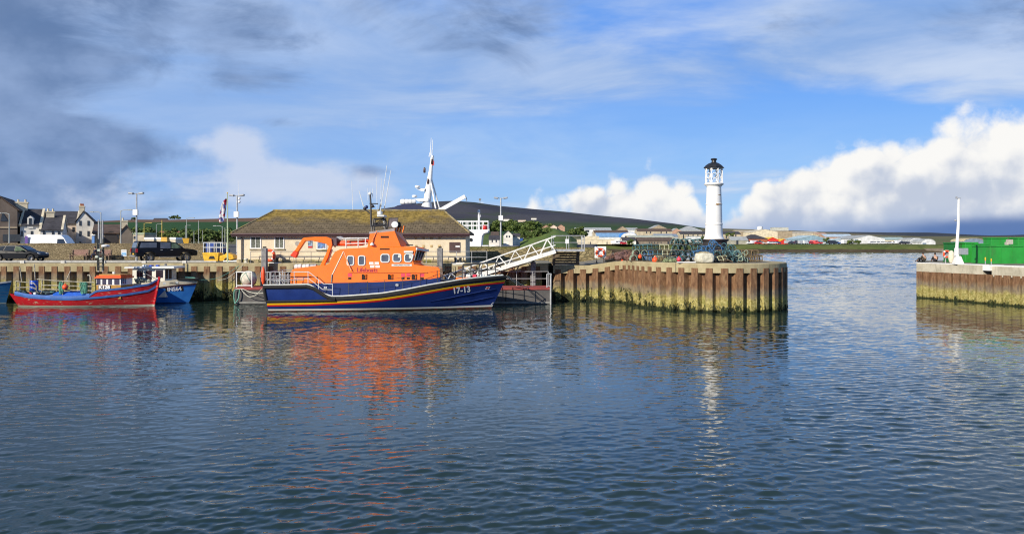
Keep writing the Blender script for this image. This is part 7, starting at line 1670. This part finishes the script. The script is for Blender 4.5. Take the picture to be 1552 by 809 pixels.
# --- valley road, houses and mound in the middle
m = MB(); P_ = [(X_(762, 215), 215), (X_(775, 260), 260), (X_(790, 330), 330), (X_(802, 420), 420), (X_(806, 520), 520)]; zr = [3.45, 3.65, 4.6, 6.6, 9.4]
m.loft([[(x-3.2, y, z+.35), (x+3.2, y, z+.35)] for (x, y), z in zip(P_, zr)], closed=False, cap=False); tag(m.build('valley_road', mat('road_grey', (.13, .13, .135), .9), fix=False), kind='structure')
vs = []; nx, ny = 40, 26
for j in range(ny):
    for i in range(nx):
        Y = 180+j*16; px = 730+i*3.7; x = X_(px, Y); g = (j/(ny-1)); base = 3.2+max(0, Y-260)*.024*min(1, max(0, (872-px)/45))-max(0, px-862)*.06
        mound = 6.2*math.exp(-((px-838)/46)**2-((Y-300)/60)**2)
        road = math.exp(-((px-(762+(Y-215)*.15))/16)**2); vs.append((x, Y, base+mound*(1-road)-.3*road+.2*math.sin(i*1.3+j)*.6))
m = MB(); m.add(vs, [(j*nx+i, j*nx+i+1, (j+1)*nx+i+1, (j+1)*nx+i) for j in range(ny-1) for i in range(nx-1)], True); tag(m.build('grass_mound', ground_mat('mound_grass', (.06, .11, .02), (.10, .16, .03), (.13, .12, .05), .05, .2), fix=False), kind='structure')
for a in (('white gabled house with dark roof in the valley behind the bow lamp', 763, 777, 366, 356.5, 349.5, 250, 8, 'gable', HARL, RS, [(768, 357, 360, 2), (772, 357, 360, 2)]), ('low white house with dark roof just right of the ship bow', 741, 757, 370, 362.5, 357, 240, 8, 'side', HARL, RS, [(746, 364, 367, 2), (752, 364, 367, 2)]), ('dark roofed house higher in the valley beside the floodlight post', 744, 756, 361, 356, 351.5, 300, 8, 'side', HARL, RB_, []), ('small white house below the gabled one in the valley', 777, 788, 363, 358, 354, 260, 7, 'side', HARL, RS, []), ('pinkish gabled house on the rise, leftmost of the three', 822, 833, 347, 344.5, 341, 560, 9, 'gable', SAL, RB_, []), ('pinkish gabled house on the rise, middle of the three', 834, 844, 346.5, 344, 340.8, 565, 9, 'gable', HARLP, RB_, []), ('pinkish gabled house on the rise, right of the three', 844.5, 856, 346.5, 344, 340.4, 570, 9, 'gable', SAL, RB_, []), ('tan house among the trees at the head of the valley', 805, 814, 347, 344.5, 341.5, 600, 9, 'side', STONE, RB_, []), ('tiny white farmhouse low on the heather hill', 805, 813, 332, 330.5, 328.8, 2400, 10, 'side', HARL, RS, []), ('small white farm at the foot of the hill above the floodlight box', 763, 772, 334, 332, 330, 2200, 10, 'side', HARL, RS, []), ('pale farm steading on the hill foot right of the white farm', 785, 797, 335, 333.5, 332, 2200, 10, 'side', HARLP, RS, [])): bldg('house', *a, 'house')
# --- far shore
FS = [
('long white shed with a blue sign at the left of the far town', 872, 927, 352, 349, 344.8, 820, 20, 'side', SHW, RG, []), ('white depot with blue panel below the long white shed', 884, 902, 360, 347.5, 347, 640, 18, 'flat', SHW, RG, [(890, 348.5, 352, 6)]),
('tan building under a long brown roof', 901, 953, 362, 352.8, 349, 620, 16, 'side', SHT, RB_, []), ('pale shed with a light blue roof in front of the brown roofed one', 905, 946, 368, 359, 353, 560, 18, 'side', SHW, RSB, []), ('shed with a vivid blue arched roof', 941, 966, 366, 359.5, 352.2, 550, 18, 'arch', SHW, RVB, [(953, 357.5, 361, 12)]),
('long low cream building close to the shore', 866, 931, 371.5, 363.2, 362.6, 446, 14, 'flat', CRM, CRM, [(895, 366.5, 371, 1.2), (920, 366.5, 371, 1.2)]), ('upper cream flat roofed block behind the low cream building', 886, 908, 366, 358.3, 357.8, 480, 12, 'flat', CRM, CRM, []), ('dark roofed cottage seen through the gangway platform', 855, 872, 370.5, 366, 362, 440, 8, 'hip', STONE, RS, []),
('white house with a grey roof and blue door near the shore', 943, 964, 371, 364.5, 359.8, 446, 9, 'side', HARL, RS, [(948, 366, 369, 2)]), ('long grey brown building with a slate roof, gable to the left', 966, 1020, 371, 364.8, 360.3, 448, 10, 'side', STONEB, RB_, [(984, 366.5, 369, 1.2), (988, 366.5, 369, 1.2), (992, 366.5, 369, 1.2), (997, 366.5, 369, 1.2), (1002, 366.5, 369, 1.2), (1013, 366, 370, 3)]),
('long pale green roofed shed behind the slate building', 953, 1022, 365, 359.6, 356.6, 540, 16, 'side', SHT, rmat('roof_pale_green', (.42, .44, .36)), []), ('tan gabled house left of the middle of the far town', 936, 951, 354, 348, 343, 860, 10, 'gable', STONE, RB_, []), ('white long shed on the skyline of the far town', 946, 967, 352, 348.5, 345.2, 900, 14, 'side', SHW, RG, []),
('big grey gabled hall with a dark opening on the skyline', 984, 1013, 356, 347.5, 341, 880, 25, 'gable', STONE, RG, [(1007, 347, 349.5, 5)]), ('tan row of works buildings below the grey gabled hall', 966, 1019, 359, 350.5, 346.5, 700, 16, 'side', SHT, RB_, [(980, 351, 354, 1.5), (986, 351, 354, 1.5), (1002, 351, 354, 1.5), (1010, 351, 354, 1.5)]), ('shed with a dull blue grey roof left of the lighthouse', 993, 1028, 364, 358.2, 354.6, 600, 16, 'side', SHG, RDB, []),
('large pale grey hipped warehouse on the skyline by the lighthouse', 1031, 1064, 356, 349.5, 342.6, 900, 25, 'hip', SHG, RG, []), ('red and white gable beside the large pale warehouse', 1018, 1033, 357, 350.5, 346, 760, 14, 'gable', SAL, RG, []), ('long tan terrace with tall windows passing behind the lighthouse', 1031, 1123, 364, 354.6, 350.8, 640, 16, 'side', SHT, RS, [(1036+i*7.2, 355.5, 361.5, 1.8) for i in range(12)]), ('low white wall fronted shed before the tan terrace', 1044, 1069, 366, 358.8, 357.6, 560, 10, 'flat', SHW, RG, []),
('brown stone works behind the red brick house', 1116, 1151, 360, 351.2, 348.8, 760, 18, 'side', STONE, SHT, []), ('large cream gabled warehouse with a small white tank on top', 1141, 1179, 361, 351.6, 347.6, 720, 30, 'gable', CRM, rmat('roof_cream', (.55, .50, .38)), []), ('grey brown lean building at the right of the cream warehouse', 1179.4, 1201, 361, 350.8, 349.8, 720, 20, 'flat', STONE, STONEB, []), ('tall pale box shaped silo on the skyline', 1174, 1195, 354, 345, 344.4, 830, 14, 'flat', rmat('silo', (.50, .50, .44)), RG, []), ('long beige works building right of the silo', 1200.5, 1241, 361, 352.6, 350.6, 790, 18, 'side', rmat('beige', (.46, .42, .34)), rmat('beige_roof', (.40, .37, .31)), []), ('salmon roofed block behind the blue shed', 1238, 1254, 360, 355, 352.8, 780, 14, 'side', SHT, SAL, []),
('small grey green house with a dark door near the red brick house', 1108, 1134, 371.2, 364, 359, 448, 9, 'side', rmat('wall_greygreen', (.36, .35, .28)), RG, [], [(1117.5, 363.5, 370.8, 3.2, WIN)]), ('red brick house with a dark hipped roof close to the shore', 1129, 1163.5, 371.2, 362, 355.2, 452, 13, 'hip', BRK, RS, [(1142, 364, 367, 3), (1152, 364, 367, 3)]), ('bright red shed with a yellow edged gable, larger of the two', 1159, 1183, 371, 364.6, 359.6, 456, 12, 'gable', SHR, mat('trim_yellow', (.75, .48, .02), .5), []), ('bright red shed with a yellow edged gable, smaller of the two', 1182, 1194.5, 371, 365.6, 362.4, 454, 12, 'gable', SHR, MATS['trim_yellow'], []),
('light blue shed with a shallow gable in the middle of the far shore', 1210, 1256, 370.5, 362, 357, 462, 24, 'gable', SHB, rmat('roof_paleblue2', (.38, .50, .55)), [], [(1236, 364, 370, 7, SHR)]), ('lower blue grey wing of the light blue shed', 1256.3, 1274, 370.5, 363.6, 361.6, 464, 18, 'flat', SHB, RPB, []), ('brown works with a strip of blue roof behind the blue shed', 1251, 1294, 366, 358.8, 354.8, 640, 18, 'side', SAL, RPB, []), ('big white shed with a shallow gable and a blue door', 1293, 1341, 369.6, 361.6, 356.6, 480, 30, 'gable', SHW, RG, [], [(1297.5, 362.5, 366, 4.5, RDB)]), ('long pale shed with a greenish roof right of the white shed', 1336, 1376, 369.6, 363.4, 359.6, 500, 18, 'side', CRM, rmat('roof_seagreen', (.34, .44, .42)), []),
('white dome roofed shed, left of the two at the harbour mouth', 1379, 1400, 371, 364.8, 360.6, 455, 14, 'arch', SHW, RG, []), ('white dome roofed shed with a blue door, right of the two', 1396, 1418, 374.5, 368, 362.2, 440, 12, 'arch', SHW, RG, [], [(1401, 368, 373.6, 5.6, RDB)]), ('tan arched shed seen over the green containers', 1461, 1492, 371, 366, 361, 460, 14, 'arch', RDB, rmat('arch_tan', (.50, .42, .26)), []), ('grey stone sea wall block at the right end of the far bank', 1405, 1432, 382.5, 377, 376.6, 420, 6, 'flat', STONEB, STONE, [])]
for a in FS:
    bldg('shed' if 'shed' in a[0] else 'house' if 'house' in a[0] and 'warehouse' not in a[0] else 'warehouse' if 'warehouse' in a[0] else 'building', *a[:12], 'shed' if 'shed' in a[0] else 'house' if 'house' in a[0] and 'warehouse' not in a[0] else 'building', doors=a[12] if len(a) > 12 else ())
m = MB(); m.lathe([(.1, 0), (2.2, .4), (2.6, 2), (2.2, 3.8), (.1, 4.2)], (X_(1153, 735), 737, Z_(348.6, 735)-.6), 12); tag(m.build('tank', SHW), 'small white tank on top of the large cream warehouse', 'tank')
# parked vehicles along the far shore
CC = {'white': (.72, .73, .74), 'silver': (.42, .44, .46), 'red': (.50, .02, .02), 'dark': (.03, .03, .04), 'blue': (.03, .08, .28)}
fm = {k: mat('farcar_'+k, c, .3, .05, 1, coat=.3) for k, c in CC.items()}; fpro = {}
zones = [('in front of the red brick house', [1137, 1144, 1149, 1155, 1168, 1173, 1178]), ('between the red sheds and the light blue shed', [1196, 1200, 1204, 1208, 1212, 1216]), ('before the light blue shed', [1222, 1229, 1235, 1241, 1247, 1262, 1268]), ('left of the big white shed', [1276, 1282, 1288]), ('in the yard by the white shed', [1321, 1325, 1333, 1338, 1343, 1349, 1354, 1358, 1363, 1368, 1373, 1377]), ('in the cream building yard', [933, 936, 939, 942, 945])]
r_ = random.Random(4)
for zn, pxs in zones:
    for px in pxs:
        col = 'red' if zn.startswith('before') and px in (1229, 1235, 1241) else r_.choice(['white', 'white', 'silver', 'silver', 'dark', 'blue', 'red'] if 'white shed' not in zn else ['white', 'silver', 'white', 'dark']); kd = 'van' if r_.random() < .22 else 'car'
        Y = 441+r_.uniform(0, 4); loc = (X_(px, Y), Y, 4.08 if px > 1000 else 3.9); l = f'small {col} {kd} parked {zn}'; g = f'far {col} {kd}s {zn}'
        if (kd, col) not in fpro: fpro[kd, col] = far_car('parked_'+kd, l, kd, fm[col], kd, loc, r_.uniform(-.5, .5), g)
        else: dup(fpro[kd, col], loc, r_.uniform(-.5, .5), l, None, g)
for px, Y, z, kd, col, l in ((779, 268, 4.2, 'van', 'white', 'white van on the valley road'), (791, 330, 5.2, 'car', 'blue', 'blue car higher on the valley road'), (797, 380, 6.2, 'car', 'silver', 'silver car farther up the valley road')): dup(fpro.get((kd, col)) or list(fpro.values())[0], (X_(px, Y), Y, z), R(75), l, None, 'valley road vehicles')
# ------------------------------------------------------------------ trees and hedges
LEAF, t_, b_ = newmat('foliage', .75, .2); oi = t_.nodes.new('ShaderNodeObjectInfo'); p_ = pos_of(LEAF)
c_ = mixc(noise(p_, .5, 4).step(.35, .65), (.070, .115, .028), (.13, .175, .046), t_); c_ = mixc(E(t_, oi.outputs['Random'])*.5, c_, (.10, .13, .038), t_); t_.links.new(c_.k, b_.inputs['Base Color'])
BARK = mat('bark', (.07, .055, .04), .95, .3)
def tree_proto(seed, w, h, n):
    r_ = random.Random(seed); t = thing('tree', None, 'tree'); m = MB(); m.tube([(0, 0, -.4), (.1, 0, h*.3), (.05, .1, h*.6)], [.22, .16, .06], 6)
    for k in range(5): a = k*1.3; m.tube([(.08, 0, h*.28+k*.1), (math.cos(a)*w*.3, math.sin(a)*w*.3, h*.6)], [.09, .03], 4)
    m.build('trunk', BARK, t); m = MB(); cl = [(r_.uniform(-.5, .5)*w*.8, r_.uniform(-.5, .5)*w*.8, h*r_.uniform(.25, .9), r_.uniform(.16, .30)*w) for _ in range(9)]
    for i in range(n):
        c = r_.choice(cl); d = Vector((r_.gauss(0, 1), r_.gauss(0, 1), r_.gauss(0, 1))).normalized()*c[3]*r_.uniform(.5, 1.08); p = Vector(c[:3])+d; s = r_.uniform(.12, .26)*w*.32; u = Vector((r_.gauss(0, 1), r_.gauss(0, 1), r_.gauss(0, .7))).normalized()*s; v = d.cross(u).normalized()*s*.8 if d.cross(u).length > 1e-4 else Vector((0, 0, s)); m.quad(p-u-v, p+u-v*.6, p+u*.8+v, p-u*.7+v)
    m.build('crown', LEAF, t, fix=False); return t
TP = [tree_proto(1, 6, 6.5, 700), tree_proto(2, 7.5, 6, 800), tree_proto(3, 5, 8, 700)]; first = [True]*3
def trees(specs, where, group):
    r_ = random.Random(len(specs)*7+1)
    for i, (px, py, Y, s) in enumerate(specs):
        k = r_.randrange(3); loc = (X_(px, Y), Y, Z_(py, Y)); l = f'{["round bushy", "broad spreading", "tall narrow"][k]} tree {where}'
        if first[k]: first[k] = False; o = TP[k]; o.location = loc; o['label'] = l; o['group'] = group+[' round', ' broad', ' tall'][k]; o.rotation_euler = (0, 0, r_.random()*6)
        else: o = dup(TP[k], loc, r_.random()*6, l, None, group+[' round', ' broad', ' tall'][k])
        o.scale = (s*1.25, s*1.25, s)
rr = random.Random(31)
trees([(196+i*3.6+rr.uniform(-1.5, 1.5), 368+rr.uniform(-1, 1), 250+rr.uniform(-25, 60), rr.uniform(.40, .62)) for i in range(44)], 'in the belt behind the quay, below the green hill', 'trees behind the quay')
trees([(736+i*2.7+rr.uniform(-1.5, 1.5), 352.5+rr.uniform(-3, 1), 560+rr.uniform(-40, 40), rr.uniform(.6, 1.05)) for i in range(36)], 'in the wooded valley above the houses', 'valley trees')
trees([(789+rr.uniform(0, 46), 362+rr.uniform(-5, 4), 285+rr.uniform(-20, 30), rr.uniform(.2, .42)) for i in range(44)], 'on the grassy mound behind the gangway', 'mound bushes')
trees([(862+rr.uniform(0, 26), 357+rr.uniform(-2, 4), 330+rr.uniform(-20, 30), rr.uniform(.3, .5)) for i in range(12)], 'beside the cream buildings at the inlet', 'inlet bushes')
trees([(952, 372, 440, .4), (957, 372, 440, .45), (1252, 370, 442, .45), (1290, 370, 442, .4), (1300, 370, 442, .35), (1066, 364, 520, .4), (1103, 361, 560, .5), (1110, 361, 560, .5)], 'standing alone along the far shore', 'far shore bushes')
trees([(203+i*1.4, 333.6, 1290, rr.uniform(.5, .8)) for i in range(3)]+[(258+i*2.3, 332.5, 1290, rr.uniform(.6, 1.0)) for i in range(7)], 'on the skyline of the green hill', 'skyline trees')
m = MB(); m.lathe([(1.3, 0), (1.0, 8), (.8, 16)], (X_(727.5, 3590), 3590, Z_(306.5, 3590)-3), 6); m.box((X_(727.5, 3590), 3590, Z_(302.5, 3590)), (9, 5, 9)); tag(m.build('hilltop_mast', GALV_D), 'tiny mast structure on the summit of the heather hill', 'mast')
